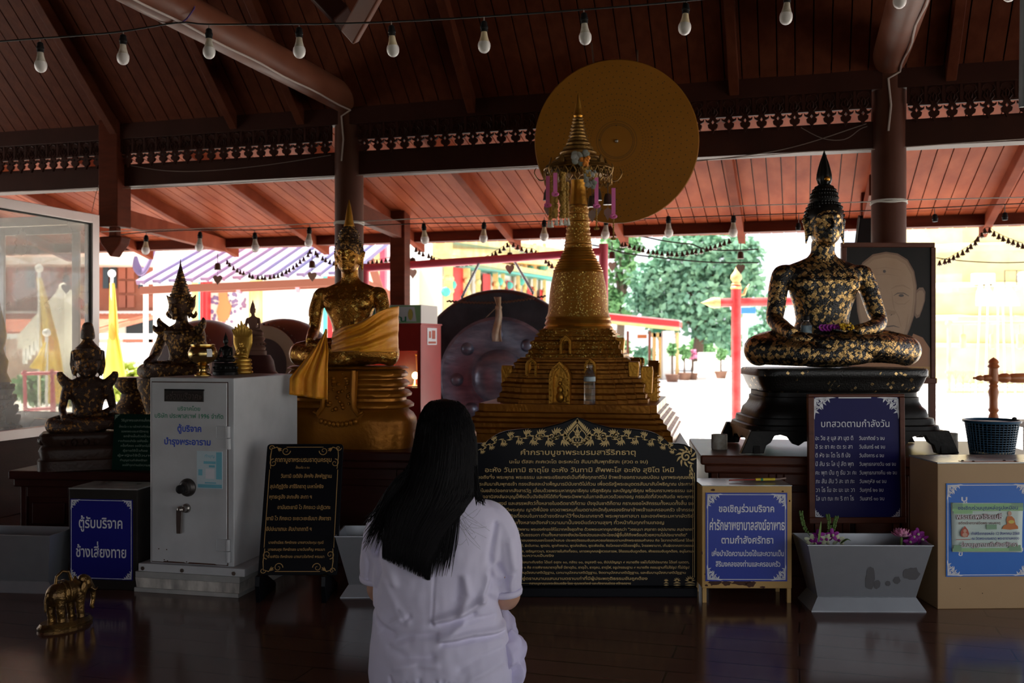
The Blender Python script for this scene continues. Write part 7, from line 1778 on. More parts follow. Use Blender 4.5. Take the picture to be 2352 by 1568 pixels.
# ---- teak house at the far end of the yard
Y = 26
h = thing('teak_house', 'brown timber house with a tiled awning behind the yellow flags', 'building')
rectbox('upper_wall', 'teak', -120, 606, 352, 716, Y, 4, h)
rectbox('eave_board', 'cream', -140, 590, 360, 607, Y - 1.0, 1.2, h)
b = MB(); b.add([(X(-140, Y - 1), Y - 1, Z(591, Y - 1)), (X(362, Y - 1), Y - 1, Z(591, Y - 1)), (X(362, Y + 3), Y + 3, Z(470, Y + 3)), (X(-140, Y + 3), Y + 3, Z(470, Y + 3))], [(0, 1, 2, 3)]); o = b.build('upper_roof', M['oldtile'], h); m = o.modifiers.new('s', 'SOLIDIFY'); m.thickness = .15
for (x0, x1) in ((-40, -22), (60, 78), (236, 249), (253, 267), (318, 332)): rectbox('window', 'darkglass', x0, 610, x1, 662, Y - .05, .05, h)
for x0 in (-10, 20, 100, 130, 160, 272, 292, 336):
    for (ya, yb) in ((614, 640), (645, 672), (678, 706)): rectbox('wall_panel', 'eavewood', x0, ya, x0 + 16, yb, Y - .06, .06, h)
rectbox('floor_beam', 'whitewall', -120, 714, 352, 724, Y - .3, .3, h)
b = MB()
xa, xb = 138, 352
n = 44
for i in range(n):
    u0, u1 = i / n, (i + 1) / n
    for (ua, ub, dz) in ((u0, (u0 + u1) / 2, .05), ((u0 + u1) / 2, u1, 0)):
        A0 = X(xa - 240 + ua * (xb - xa + 240), Y - .3); A1 = X(xa - 240 + ub * (xb - xa + 240), Y - .3)
        b.loft([[(A0, Y - .3, Z(724, Y - .3) + dz), (A1, Y - .3, Z(724, Y - .3) + dz), (A1, Y - .3, Z(724, Y - .3) - .1), (A0, Y - .3, Z(724, Y - .3) - .1)], [(A0 - .5, Y - 3.4, Z(766, Y - 3.4) + dz), (A1 - .5, Y - 3.4, Z(766, Y - 3.4) + dz), (A1 - .5, Y - 3.4, Z(766, Y - 3.4) - .1), (A0 - .5, Y - 3.4, Z(766, Y - 3.4) - .1)]])
b.build('awning_tiles', M['orangetile'], h)
rectbox('awning_fascia', 'whitewall', -100, 766, 352, 778, Y - 3.6, .15, h)
rectbox('ground_wall', 'cream', -120, 722, 286, gy(Y), Y + .1, .3, h)
rectbox('dark_doorway', 'darkglass', 286, 722, 352, gy(Y), Y + .2, .3, h)
rectbox('door_post', 'eavewood', 340, 778, 350, gy(Y - 3), Y - 3, .2, h)
rectbox('door_lintel', 'eavewood', 282, 778, 352, 786, Y - 3, .2, h)
h['label'] = 'brown timber house with a tiled awning behind the yellow flags'
t = thing('staircase', 'pale concrete stair with a sloping parapet seen through the glass', 'stairs'); Y = 20
b = MB(); b.loft([[(X(px, y_), y_, Z(py, y_)) for (px, py) in ((40, 770), (132, 668), (146, 668), (146, 720), (60, 800), (40, 800))] for y_ in (Y, Y + .25)]); b.build('stair_parapet', M['cream'], t)
rectbox('stair_newel', 'cream', 130, 664, 148, gy(Y), Y - .1, .4, t)
b = MB(); b.ell((X(139, Y), Y + .1, Z(660, Y)), (.08, .08, .1), 12, 8); b.build('newel_ball', M['cream'], t, smooth=True)
b = MB()
for i in range(9):
    px = 52 + i * 9; b.box(X(px, Y) - .03, X(px, Y) + .03, Y + .05, Y + .15, Z(790 - i * 10, Y) - .4, Z(775 - i * 10, Y))
b.build('stair_balusters', M['whitewall'], t)
t = thing('parked_car', 'pale car roof showing behind the palm', 'car'); Y = 21.3
b = MB(); b.secs([(X(308, Y), Y, z, rx, 1.0) for (z, rx) in ((GZ + .3, 1.0), (GZ + .75, 1.02), (GZ + .85, .8), (GZ + 1.15, .62), (GZ + 1.2, .5))], 28, 4); b.build('car_body', M['carwhite'], t, smooth=True)
b = MB()
for x in (-.6, .6): b.lathe([(0, -.1), (.28, -.1), (.28, .1), (0, .1)], 20, (X(308, Y) + x, Y - .95, GZ + .28), M=Matrix.Rotation(PI / 2, 4, 'X'))
b.build('wheel', M['rubber'], t, smooth=True)

# ---- flags
def flag(label, px, py0, Y, out, sway, mark=True):
    zt_ = Z(py0, Y); t = thing('flag_pole', label, 'flag', (X(px, Y), Y, GZ))
    b = MB(); b.tube([(0, 0, 0), (0, 0, zt_ - GZ)], .022, 10); b.build('pole', M['whitewall'], t, smooth=True)
    b = MB(); b.ell((0, 0, zt_ - GZ + .04), (.06, .06, .06), 12, 8); b.build('pole_ball', M['whitewall'], t, smooth=True)
    b = MB(); q = Y / F
    def fn(u, v):
        (l0, r0), (l1, r1), (l2, r2) = out; 
        l = l0 + (l1 - l0) * min(1, 2 * v) + (l2 - l1) * max(0, 2 * v - 1); r = r0 + (r1 - r0) * min(1, 2 * v) + (r2 - r1) * max(0, 2 * v - 1)
        return Vector(((l + (r - l) * u) * q, (10 * math.sin(u * 9 + v * 2) + 5 * math.sin(u * 17)) * q * (.3 + v), zt_ - GZ - (16 + sway * v - 26 * u * v * (1 - v) * 0 + 18 * (u - .5) * v) * q))
    sheet(b, fn, 24, 30); o = b.build('flag_cloth', M['flag'], t, smooth=True, ang=0); m = o.modifiers.new('s', 'SOLIDIFY'); m.thickness = .006
    if mark:
        b = MB(); c_ = fn(.5, .5)
        b.add([tuple(fn(.5 + .2 * math.cos(a), .5 + .085 * math.sin(a)) + Vector((0, -.03, 0))) for a in [2 * PI * j / 24 for j in range(24)]], [tuple(range(24))[::-1]])
        b.build('flag_emblem', M['flagmark'], t)
    return t
flag('yellow flag hanging from a white pole seen through the glass case', 90, 622, 15, ((-6, 6), (2, 48), (14, 76)), 290)
flag('yellow flag hanging from a white pole beside the crowned stone deity', 257, 634, 15.5, ((-5, 6), (-10, 16), (-26, 44)), 226)
flag('small pale yellow flag low on its own pole behind the glass', 107, 770, 14.5, ((-6, 4), (-22, 3), (-42, 2)), 62, False)
t = thing('red_railing', 'pinkish red steel rail frame in front of the flower beds', 'railing'); Y = 12.5
b = MB()
for (p, q_) in (((56, 850), (60, 1000)), ((119, 848), (125, 945)), ((50, 858), (135, 856)), ((58, 941), (126, 937))): b.tube([P(p[0], p[1], Y), P(q_[0], q_[1], Y)], .022, 10)
b.tube([P(119, 848, Y), (X(119, Y), Y, GZ)], .02, 8); b.tube([P(57, 850, Y), (X(57, Y), Y, GZ)], .02, 8); b.build('rail_frame', M['pinkpipe'], t, smooth=True)

# ---- plants
def clump(b, c, r, n, s, flat_=1):
    c = Vector(c)
    for i in range(n):
        d = Vector((rnd.gauss(0, 1), rnd.gauss(0, 1), rnd.gauss(0, 1))).normalized() * U(.3, 1) ** .5
        p = c + Vector((d.x * r[0], d.y * r[1], d.z * r[2])); a = Vector((U(-1, 1), U(-1, 1), U(-1, .4))).normalized() * s * U(.6, 1.3); q_ = a.orthogonal().normalized() * s * .32; q_.rotate(Matrix.Rotation(U(0, 6), 3, a))
        b.add([p, p + a * .5 + q_, p + a, p + a * .5 - q_], [(0, 1, 2, 3)])
def shrub(name, label, cat_, px, py, Y, rpx, rpz, n, s, mt, base=None):
    r = rpx * Y / F; rz = rpz * Y / F; t = thing(name, label, cat_, (X(px, Y), Y, GZ)); c = Vector((0, 0, Z(py, Y) - GZ))
    b = MB(); clump(b, c, (r, r, rz), n, s); b.build('foliage', M[mt], t)
    b = MB(); b.tube([(0, 0, 0), (0, 0, c.z)], .03, 6); b.build('stem', M['bark'], t, smooth=True)
    if base:
        b = MB(); b.lathe([(0, 0), (base * .7, 0), (base, base * 1.1), (base * .9, base * 1.1)], 16); b.build('plant_pot', M['pot'], t, smooth=True)
rnd.seed(3)
shrub('flowering_shrub', 'yellow green shrub behind the crowned stone deity', 'shrub', 285, 880, 16, 34, 40, 520, .16, 'leafy')
shrub('flowering_shrub', 'low green shrub under the yellow flag seen through glass', 'shrub', 85, 890, 17, 46, 36, 500, .16, 'leafg')
shrub('flowering_shrub', 'pale leafy shrub between the flags behind the glass', 'shrub', 158, 905, 19, 30, 30, 380, .15, 'leafy')
t = thing('palm', 'small fan palm in front of the teak house', 'palm', (X(300, 19), 19, GZ)); b = MB(); zc = Z(835, 19) - GZ; q_ = 19 / F
for j in range(16):
    a = 2 * PI * j / 16 + U(-.2, .2); L = U(34, 48) * q_; up_ = U(.2, 1.2)
    pts = [Vector((L * u * math.cos(a), L * u * math.sin(a), zc + L * (up_ * u - 1.1 * u * u))) for u in (0, .25, .5, .75, 1)]
    for i in range(4):
        for s in (-1, 1):
            for v in (0, .5):
                p = pts[i].lerp(pts[i + 1], v); d = (pts[i + 1] - pts[i]).normalized(); n_ = Vector((-math.sin(a), math.cos(a), -.3)) * s
                e = p + (n_ * .8 + d * .6) * L * .28; w_ = d * L * .03; b.add([p - w_, p + w_, e], [(0, 1, 2)])
b.build('fronds', M['leafy'], t); b = MB(); b.tube([(0, 0, 0), (0, 0, zc)], .05, 8); b.build('trunk', M['bark'], t, smooth=True)

# ---- shed with a striped sheet roof and the white hall behind it
Y = 13
h = thing('sheet_roof_shed', 'open shed roofed in white sheet with violet ribs left of the gold buddha', 'shed')
A0 = P(322, 654, Y); B0 = P(800, 632, Y); A1 = P(375, 548, Y + 2.2); B1 = P(880, 520, Y + 2.2)
A1 = A0 + Vector((.55, 2.2, .9)); B1 = B0 + Vector((.55, 2.2, .9))
b = MB(); b.loft([[A0, B0, B0 + Vector((0, 0, .02)), A0 + Vector((0, 0, .02))], [A1, B1, B1 + Vector((0, 0, .02)), A1 + Vector((0, 0, .02))]]); b.build('roof_sheet', M['sheetroof'], h)
nr = 13
for i in range(nr + 1):
    u = i / nr; b = MB(); p = A0.lerp(B0, u) + Vector((0, 0, .03)); q_ = A1.lerp(B1, u) + Vector((0, 0, .03)); b.bar(p, q_, .12, .06); b.build('roof_rib', M['sheetrib'], h)
b = MB(); b.bar(A0 + Vector((-.02, .06, -.07)), B0 + Vector((.02, .06, -.07)), .05, .10); b.build('roof_fascia', M['eavewood'], h)
b = MB(); b.bar(P(485, 665, Y + .5), P(800, 652, Y + .5), .06, .09); b.build('inner_beam', M['eavewood'], h)
for (px) in (545, 682): b = MB(); b.bar(P(px, 655, Y + .1), P(px + 3, 668, Y + .3), .05, .05); b.build('bracket', M['pinkpipe'], h)
for px in (335, 470, 770): b = MB(); b.tube([(X(px, Y + 1.2), Y + 1.2, GZ), (X(px, Y + 1.2), Y + 1.2, Z(640, Y + 1.2))], .035, 10); b.build('shed_post', M['tred'] if px == 470 else M['whitewall'], h, smooth=True)
b = MB()
b.tube(cat([P(312, 588, 12.9), P(314, 612, 12.9), P(326, 626, 12.9), P(338, 612, 12.9), P(350, 586, 12.9), P(356, 570, 12.9)], 4), catr([.02, .06, .07, .06, .05, .03], 4), 8, flat=.5); b.build('gable_horn', M['sheetrib'], h, smooth=True)
Y = 19
h = thing('white_hall', 'white temple hall with painted door panel and ornate columns', 'building')
rectbox('hall_wall', 'whitewall', 352, 560, 905, gy(Y), Y, 6, h)
for (x0, x1, mt) in ((440, 455, 'tyellow'), (455, 460, 'tteal'), (460, 477, 'tred'), (574, 594, 'tyellow'), (742, 752, 'tteal'), (752, 764, 'tred'), (860, 872, 'tyellow'), (872, 884, 'pinkpipe')): rectbox('column', mt, x0, 560, x1, gy(Y - .3), Y - .3, .3, h)
rectbox('mural_panel', 'cream', 480, 662, 572, gy(Y - .1), Y - .1, .1, h)
b = MB(); b.prism([(X(px, Y), Z(py, Y)) for (px, py) in ((506, 672), (526, 672), (528, 690), (536, 704), (530, 728), (520, 740), (508, 738), (502, 716), (508, 694))], Y - .14, Y - .1); b.build('mural_figure', M['inkorange'], h)
b = MB()
for i in range(60): 
    px, py = U(482, 570), U(668, 740); b.ell((X(px, Y), Y - .1, Z(py, Y)), (U(.02, .05), .01, U(.02, .05)), 6, 4)
b.build('painted_flowers_print', M['sheetrib'], h)
b = MB(); b.bar(P(640, 560, 18), P(905, 690, 18), .1, .25); b.bar(P(842, 570, 18), P(880, 690, 18), .08, .14); b.build('gable_board', M['eavewood'], h)
# ---- ornate yellow temple
h = thing('ornate_temple', 'ornate yellow temple with red window niches beyond the great gong', 'building')
Ya, Yb_ = 24, 36
def tw(px, u=None): 
    x0, x1 = X(1015, Ya), X(1300, Yb_); m_ = (x1 - x0) / (Yb_ - Ya)
    return (x0 - m_ * Ya) / ((px - CX) / F - m_) - .35
b = MB(); b.loft([[(X(1015, Ya), Ya, GZ), (X(1300, Yb_), Yb_, GZ), (X(1300, Yb_) - 1.5, Yb_ + 1, GZ), (X(1015, Ya) - 1.5, Ya + 1, GZ)], [(X(1015, Ya), Ya, Z(520, Ya)), (X(1300, Yb_), Yb_, Z(560, Yb_)), (X(1300, Yb_) - 1.5, Yb_ + 1, Z(560, Yb_)), (X(1015, Ya) - 1.5, Ya + 1, Z(520, Ya))]]); b.build('temple_wall', M['whitewall'], h)
def onw(px, py, d=0): Y_ = tw(px) - d; return P(px, py, Y_)
for px, w_ in ((1030, 18), (1072, 14), (1098, 10), (1138, 12), (1155, 9), (1190, 9), (1205, 8), (1228, 8), (1250, 7)):
    b = MB(); p = onw(px, 560, .3); q_ = p.copy(); q_.z = GZ; b.bar(p, q_, w_ * tw(px) / F, .4, up=(0, 1, 0))
    for z_ in (608, 640, 668): b.ell(onw(px, z_ + (px - 1030) * .12, .35), (w_ * tw(px) / F * .75, .25, .10), 10, 6)
    b.build('column', M['tyellow'], h)
for (x0, x1, y0) in ((1040, 1064, 608), (1109, 1126, 628), (1163, 1178, 644), (1211, 1224, 656), (1240, 1248, 664)):
    b = MB(); p0, p1 = onw(x0, y0, .25), onw(x1, y0 + 2, .25); b.loft([[p0, p1, p1 + Vector((0, .2, 0)), p0 + Vector((0, .2, 0))], [Vector((p0.x, p0.y, .4)), Vector((p1.x, p1.y, .4)), Vector((p1.x, p1.y + .2, .4)), Vector((p0.x, p0.y + .2, .4))]]); b.build('window_niche', M['tred'], h)
for (ya, yb, mt, w_) in ((556, 590, 'tyellow', .4), (566, 598, 'tteal', .14), (575, 604, 'tyellow', .35), (600, 640, 'tyellow', .22), (606, 646, 'tteal', .1)):
    b = MB(); b.bar(onw(1016, ya - 3, .5), onw(1300, yb, .5), .5, w_); b.build('cornice', M[mt], h)
b = MB()
for i in range(26):
    px = U(1020, 1290); b.ell(onw(px, U(560, 690) + (px - 1020) * .05, .4), (.12, .05, .12), 6, 4)
b.build('gilded_leaf', M['tteal'], h)

# ---- pink pipe frame that carries the gong
t = thing('gong_frame', 'pinkish red pipe frame carrying the great gong', 'frame'); Y = 8.9
b = MB(); b.tube([P(830, 616, Y + .25), P(1120, 597, Y), P(1392, 577, Y - .2)], .036, 14); b.build('top_pipe', M['pinkpipe'], t, smooth=True)
for px, Y_, top_ in ((1386, Y - .2, 560), (838, Y + .25, 606)): b = MB(); b.tube([(X(px, Y_), Y_, GZ), (X(px, Y_), Y_, Z(top_, Y_))], .04, 14); b.build('frame_post', M['pinkpipe'], t, smooth=True)
for (p, q_) in (((1100, 605, 8.9), (1061, 682, 8.5)), ((1183, 602, 8.9), (1224, 672, 8.5))):
    b = MB(); p = P(*p); q_ = P(*q_)
    for i in range(16): b.ell(p.lerp(q_, i / 15), (.012, .012, .018), 6, 4)
    b.build('hanging_chain', M['stainless'], t, smooth=True)

# ---- trees and shelter across the road
def tree(name, label, px, Y, blobs, n, s, mt, trunk=.25, trunkpx=None):
    t = thing(name, label, 'tree', (X(px, Y), Y, GZ)); b = MB(-1 * -1)
    o_ = Vector((X(px, Y), Y, GZ)); tot = sum(r * rz for (_, _, r, rz) in blobs)
    for (bx, by, r, rz) in blobs:
        c = P(bx, by, Y) - o_; q_ = Y / F; clump(b, c, (r * q_, r * q_ * .7, rz * q_), int(n * r * rz / tot), s)
    b.build('foliage', M[mt], t)
    b = MB(); zt_ = max(P(bx, by, Y).z for (bx, by, _, _) in blobs) - GZ
    b.tube([(0, 0, 0), (.2, 0, zt_ * .5), (.1, 0, zt_)], [trunk, trunk * .7, trunk * .2], 8)
    for (bx, by, _, _) in blobs:
        b.tube([(.15, 0, zt_ * .35), (P(bx, by, Y) - o_)], [trunk * .4, .04], 6)
    b.build('trunk', M['bark'], t, smooth=True)
rnd.seed(8)
tree('drooping_tree', 'tall blue green tree across the yard behind the red pole', 1600, 42, [(1560, 600, 70, 60), (1650, 590, 75, 55), (1500, 640, 55, 45), (1600, 680, 80, 60), (1700, 640, 50, 55), (1530, 720, 60, 45), (1640, 740, 60, 50), (1470, 690, 34, 30), (1600, 560, 90, 30), (1715, 580, 36, 40)], 5600, .40, 'leafb')
tree('leafy_tree', 'bright green tree beside the stupa past the road', 1420, 50, [(1415, 700, 40, 40), (1440, 620, 30, 40), (1410, 560, 30, 30), (1390, 650, 22, 40), (1450, 560, 26, 24)], 1300, .36, 'leafg')
tree('leafy_tree', 'green tree half hidden by the black buddha', 1768, 58, [(1768, 700, 34, 30), (1775, 740, 28, 30), (1740, 770, 30, 30)], 900, .36, 'leafb')
for i, (px, py, r, lab) in enumerate(((1420, 800, 26, 'dark hedge bush under the shelter roof'), (1480, 815, 18, 'round bush by the shelter post'), (1612, 800, 26, 'bush along the far road edge'), (1676, 790, 27, 'bush nearest the red pole across the road'), (1745, 800, 28, 'bush beyond the red crossbar'))):
    shrub('hedge_bush', lab, 'bush', px, py, 47 + i * 2.2, r, r, 420, .36, ('leafg', 'leafb')[i % 2])
for i, (px, py, Y_, r, h_, lab) in enumerate(((1544, 800, 30, 6, 14, 'slim potted plant by the shelter column'), (1572, 806, 31.5, 10, 16, 'round potted plant beside the shelter'), (1656, 812, 33, 9, 12, 'potted plant by the white block'))):
    shrub('potted_plant', lab, 'potted plant', px, py, Y_, r, h_, 160, .16, 'leafg', base=.22)
shrub('potted_plant', 'pink flowering potted plant at the roadside', 'potted plant', 1590, 812, 32, 8, 10, 120, .14, 'magenta', base=.2)
Y = 32
h = thing('roadside_shelter', 'roadside shelter with a red edged roof and white column', 'shelter')
p0, p1 = P(1380, 732, Y), P(1560, 750, Y); d_ = Vector((.6, 3, 0))
b = MB(); b.loft([[p0, p1, p1 + d_, p0 + d_], [p0 + Vector((0, 0, .18)), p1 + Vector((0, 0, .18)), p1 + d_ + Vector((0, 0, .18)), p0 + d_ + Vector((0, 0, .18))]]); b.build('roof_edge', M['tred'], h)
b = MB(); b.loft([[p0 + Vector((0, .05, .18)), p1 + Vector((0, .05, .18)), p1 + d_ + Vector((0, 0, .2)), p0 + d_ + Vector((0, 0, .2))], [p0 + Vector((0, .05, .21)), p1 + Vector((0, .05, .21)), p1 + d_ + Vector((0, 0, .23)), p0 + d_ + Vector((0, 0, .23))]]); b.build('roof_sheet', M['sheetroof'], h)
b = MB(); b.bar(p0 + Vector((0, 0, -.08)), p1 + Vector((0, 0, -.08)), .04, .1); b.build('scalloped_edge', M['tyellow'], h)
rectbox('white_column', 'whitewall', 1523, 760, 1549, gy(Y), Y - .1, .35, h)
rectbox('yellow_frame', 'tyellow', 1497, 764, 1521, 774, Y + 1, .2, h)
for x0 in (1500, 1514, 1553): rectbox('yellow_post', 'tyellow', x0, 764, x0 + 7, gy(Y + 1), Y + 1, .2, h)
for x0 in (1440, 1490): rectbox('timber_post', 'eavewood', x0, 760, x0 + 5, gy(Y + 2), Y + 2, .15, h)
rectbox('red_board', 'inkorange', 1464, 768, 1486, 777, Y + .8, .05, h); rectbox('green_board', 'inkgreen', 1500, 752, 1524, 763, Y + .8, .05, h)
t = thing('concrete_block', 'white painted concrete planter at the far roadside', 'planter'); rectbox('planter_wall', 'whitewall', 1612, 810, 1652, gy(38), 38, .8, t); rectbox('planter_base', 'concrete', 1606, 832, 1658, gy(37.8), 37.8, 1.1, t)
# ---- red pole with crossbar
Y = 10.6
t = thing('red_pole', 'red painted pole with crossbar and cream lotus finials', 'pole', (X(1691, Y), Y, GZ)); q_ = Y / F; pz = lambda py: Z(py, Y) - GZ
b = MB(); b.tube([(0, 0, 0), (0, 0, pz(655))], 11 * q_, 20); b.build('pole_shaft', M['redpole'], t, smooth=True)
b = MB(); b.tube([(-40 * q_, 0, pz(695)), (190 * q_, .1, pz(690))], 10 * q_, 18); b.build('crossbar', M['redpole'], t, smooth=True)
b = MB(); b.lathe([(12 * q_, pz(664)), (13 * q_, pz(660)), (10 * q_, pz(656)), (11 * q_, pz(652)), (8 * q_, pz(648)), (13 * q_, pz(640)), (12 * q_, pz(632)), (6 * q_, pz(624)), (2 * q_, pz(616)), (.2 * q_, pz(612))], 20); b.build('pole_finial', M['finial'], t, smooth=True)
b = MB(); b.lathe([(12 * q_, 0), (12 * q_, 8 * q_), (13 * q_, 12 * q_), (11 * q_, 20 * q_), (6 * q_, 30 * q_), (2 * q_, 38 * q_), (.2 * q_, 44 * q_)], 20, (-38 * q_, 0, pz(695)), M=Matrix.Rotation(-PI / 2, 4, 'Y')); b.build('bar_finial', M['finial'], t, smooth=True)
b = MB(); b.tube([(8 * q_, 0, pz(678)), (18 * q_, 0, pz(676)), (22 * q_, 0, pz(664)), (30 * q_, 0, pz(652))], [5 * q_, 7 * q_, 6 * q_, 1 * q_], 8, flat=.5); b.build('side_leaf', M['finial'], t, smooth=True)
Y = 20
t = thing('lamp_post', 'grey lamp post with a small solar panel beyond the red pole', 'lamp post', (X(1712, Y), Y, GZ)); b = MB(); b.tube([(0, 0, 0), (0, 0, Z(705, Y) - GZ)], .045, 10); b.build('post_shaft', M['whitewall'], t, smooth=True)
q_ = Y / F; b = MB(); b.box(-14 * q_, 22 * q_, -.05, .05, Z(720, Y) - GZ, Z(706, Y) - GZ); b.build('solar_panel', M['bluelite'], t)
b = MB(); b.box(-6 * q_, 8 * q_, -.08, 0, Z(742, Y) - GZ, Z(726, Y) - GZ); b.build('control_box', M['whitewall'], t)

# ---- yellow chedi terrace on the far side
Y = 27
h = thing('yellow_chedi', 'great pale yellow tiered chedi building beyond the basket', 'building'); cx = X(2470, Y); cyy = Y + 4
b = MB(); pr = []
for (px, py) in ((2110, 935), (2110, 905), (2140, 905), (2140, 800), (2128, 798), (2128, 790), (2150, 788), (2150, 735), (2140, 732), (2140, 722), (2160, 716), (2160, 665), (2148, 660), (2148, 648), (2170, 640), (2196, 634), (2196, 560), (2188, 556), (2188, 540), (2200, 534), (2200, 430), (2260, 380)):
    r = cx - X(px, Y); pr.append((r, Z(py, Y)))
b.lathe(pr, 16, (cx, cyy + 1.5, 0), M=Matrix.Rotation(PI / 16, 4, 'Z')); b.build('tier_body', M['palegold'], h)
t = thing('gold_fence', 'gilt lattice fence round the yellow chedi', 'fence'); Yf_ = 18; q_ = Yf_ / F
b = MB(); b.bar(P(2172, 855, Yf_), P(2420, 855, Yf_), .04, .05); b.bar(P(2172, 900, Yf_), P(2420, 900, Yf_), .04, .05); b.build('fence_rails', M['tyellow'], t)
b = MB()
for i in range(14):
    px = 2178 + i * 17
    for s in (-1, 1): b.tube([P(px + s * 8, 856, Yf_), P(px + s * 2, 868, Yf_), P(px - s * 4, 878, Yf_), P(px + s * 8, 899, Yf_)], .008, 5)
    b.tube([P(px, 850, Yf_), (X(px, Yf_), Yf_, GZ)], .01, 6)
b.build('fence_lattice', M['tyellow'], t)
b = MB(); b.box(X(2150, Yf_), X(2420, Yf_), Yf_ - .05, Yf_ + .2, GZ, Z(905, Yf_)); b.build('fence_plinth', M['whitewall'], t)
t = thing('gold_canopy', 'gilt pipe canopy with hanging lanterns before the chedi', 'canopy'); Yc_ = 19.5
b = MB(); b.tube([P(2172, 742, Yc_), P(2420, 740, Yc_)], .035, 10); b.tube([P(2180, 735, Yc_), (X(2180, Yc_), Yc_, GZ)], .04, 10); b.tube([P(2402, 735, Yc_), (X(2402, Yc_), Yc_, GZ)], .04, 10); b.build('canopy_frame', M['tyellow'], t, smooth=True)
for px in (2212, 2280, 2342):
    b = MB(); c_ = P(px, 783, Yc_); b.lathe([(.01, .32), (.01, .14), (.05, .13), (.06, .1), (.06, -.12), (.05, -.15), (.01, -.16)], 14, c_); b.build('hanging_lantern', M['tyellow'], t, smooth=True)
for i, (px, py) in enumerate(((2238, 690), (2262, 684), (2292, 690), (2310, 684), (2334, 690))):
    Yp_ = 17 + i * .2; q_ = Yp_ / F
    t = thing('white_pennant', 'white pennant on a thin stick standing before the yellow chedi', 'pennant', (X(px, Yp_), Yp_, GZ), group='white pennants before the chedi')
    b = MB(); b.tube([(.0, 0, 0), ((i - 2) * -.06, 0, Z(650, Yp_) - GZ)], .012, 6); b.build('pennant_stick', M['whitewall'], t)
    b = MB(); zt_ = Z(650, Yp_) - GZ; sheet(b, lambda u, v: Vector((q_ * ((-4 + (6 + 26 * v) * u - 8 * v)) - (i - 2) * .06 * (1 - v * .2), .04 * math.sin(u * 8 + v * 4), zt_ - q_ * 52 * v)), 8, 10); o = b.build('pennant_cloth', M['white'], t, smooth=True); m = o.modifiers.new('s', 'SOLIDIFY'); m.thickness = .004
t = thing('horn_speaker', 'pale box horn loudspeaker mounted on the yellow chedi ledge', 'loudspeaker', (X(2258, 28.9), 28.9, Z(648, 27) + .2)); q_ = 28.9 / F
b = MB(); b.loft([[Vector((x * 24 * q_, y * .12, z * 13 * q_)) for (x, z) in ((-1, -1), (1, -.8), (1, 1), (-1, 1))] for y in (-1, 1)]); b.build('horn_body', M['cream'], t, bevel=.02)
b = MB(); b.box(-.22, .22, -.1, .1, -.19, -.13); b.build('horn_foot', M['darkmetal'], t)
t = thing('fan_cage', 'dark framed fan unit on the yellow chedi ledge', 'fan', (X(2335, 28.4), 28.4, Z(648, 27) + .22)); 
b = MB(); s_ = .34
for (p, q2) in (((-s_, -.2), (s_, -.2)), ((-s_, .2), (s_, .2)), ((-s_, -.2), (-s_, .2)), ((0, -.2), (0, .2)), ((s_, -.2), (s_, .2))): b.bar((p[0], 0, p[1]), (q2[0], 0, q2[1]), .02, .02)
b.build('fan_frame', M['darkmetal'], t); b = MB(); b.lathe([(0, -.05), (.16, -.05), (.17, 0), (.16, .05), (0, .05)], 24, (.18, 0, 0), M=Matrix.Rotation(PI / 2, 4, 'X')); b.build('fan_drum', M['white'], t, smooth=True)

# ---- garlands of little bells and leaf chimes under the eave
def YB_(px): return Yt(px, 8.72)
garl = [('bells on the garland by the yellow chedi', 'tiny dark bell on the garland looped before the yellow chedi', 1, 0, 0, [(2158, 604), (2170, 601), (2180, 598), (2190, 592), (2200, 586), (2211, 580), (2222, 574), (2230, 566), (2240, 558), (2246, 549), (2255, 540), (2262, 530), (2273, 529), (2283, 537), (2294, 543), (2304, 548), (2316, 553), (2327, 557), (2338, 562), (2349, 565)]),
 ('bells on the garland above the great gong', 'tiny dark bell on the garland looped above the great gong', 3.733, 880, 500, [(280, 275), (310, 297), (342, 313), (390, 327), (415, 345), (437, 360), (478, 372), (525, 382), (565, 387), (600, 393), (640, 400), (677, 397), (715, 395), (752, 390), (790, 380), (826, 370), (865, 358), (898, 343), (936, 323), (964, 304), (1000, 285), (1035, 262), (1066, 235), (1117, 235), (1153, 255), (1188, 270), (1228, 283), (1272, 283), (1307, 300), (1337, 322), (1355, 342), (1395, 373), (1420, 392), (1448, 412)]),
 ('bells on the garland before the sheet roof', 'tiny dark bell on the garland looped before the striped sheet roof', 3.92, 320, 560, [(792, 165), (812, 187), (848, 218), (882, 240), (910, 256), (938, 264), (993, 284), (1020, 296), (1068, 304), (1105, 304), (1130, 306), (1177, 300), (1213, 293), (1250, 288), (1286, 270), (1322, 250), (1350, 236), (1387, 213), (1416, 190), (1448, 160), (1480, 137), (1520, 100), (1537, 70), (1588, 82), (1605, 105), (1650, 130), (1678, 147), (1715, 163), (1752, 175)]),
 ('bells on the garland before the trees', 'tiny dark bell on the garland looped before the tall tree', 3.564, 1360, 480, [(245, 295), (272, 293), (308, 305), (347, 318), (384, 328), (416, 335), (460, 348), (500, 353), (532, 357), (572, 365), (618, 368), (652, 367), (693, 370), (738, 366), (778, 360), (818, 352), (850, 347), (893, 343), (938, 327), (970, 320), (1008, 308), (1047, 293), (1083, 278), (1122, 262)]),
 ('bells on the garland beside the gold buddha', 'tiny dark bell on the garland between the gold buddha and timber post', 2.612, 620, 440, [(590, 430), (615, 425), (642, 423), (670, 418), (695, 412), (722, 408)])]
proto = None
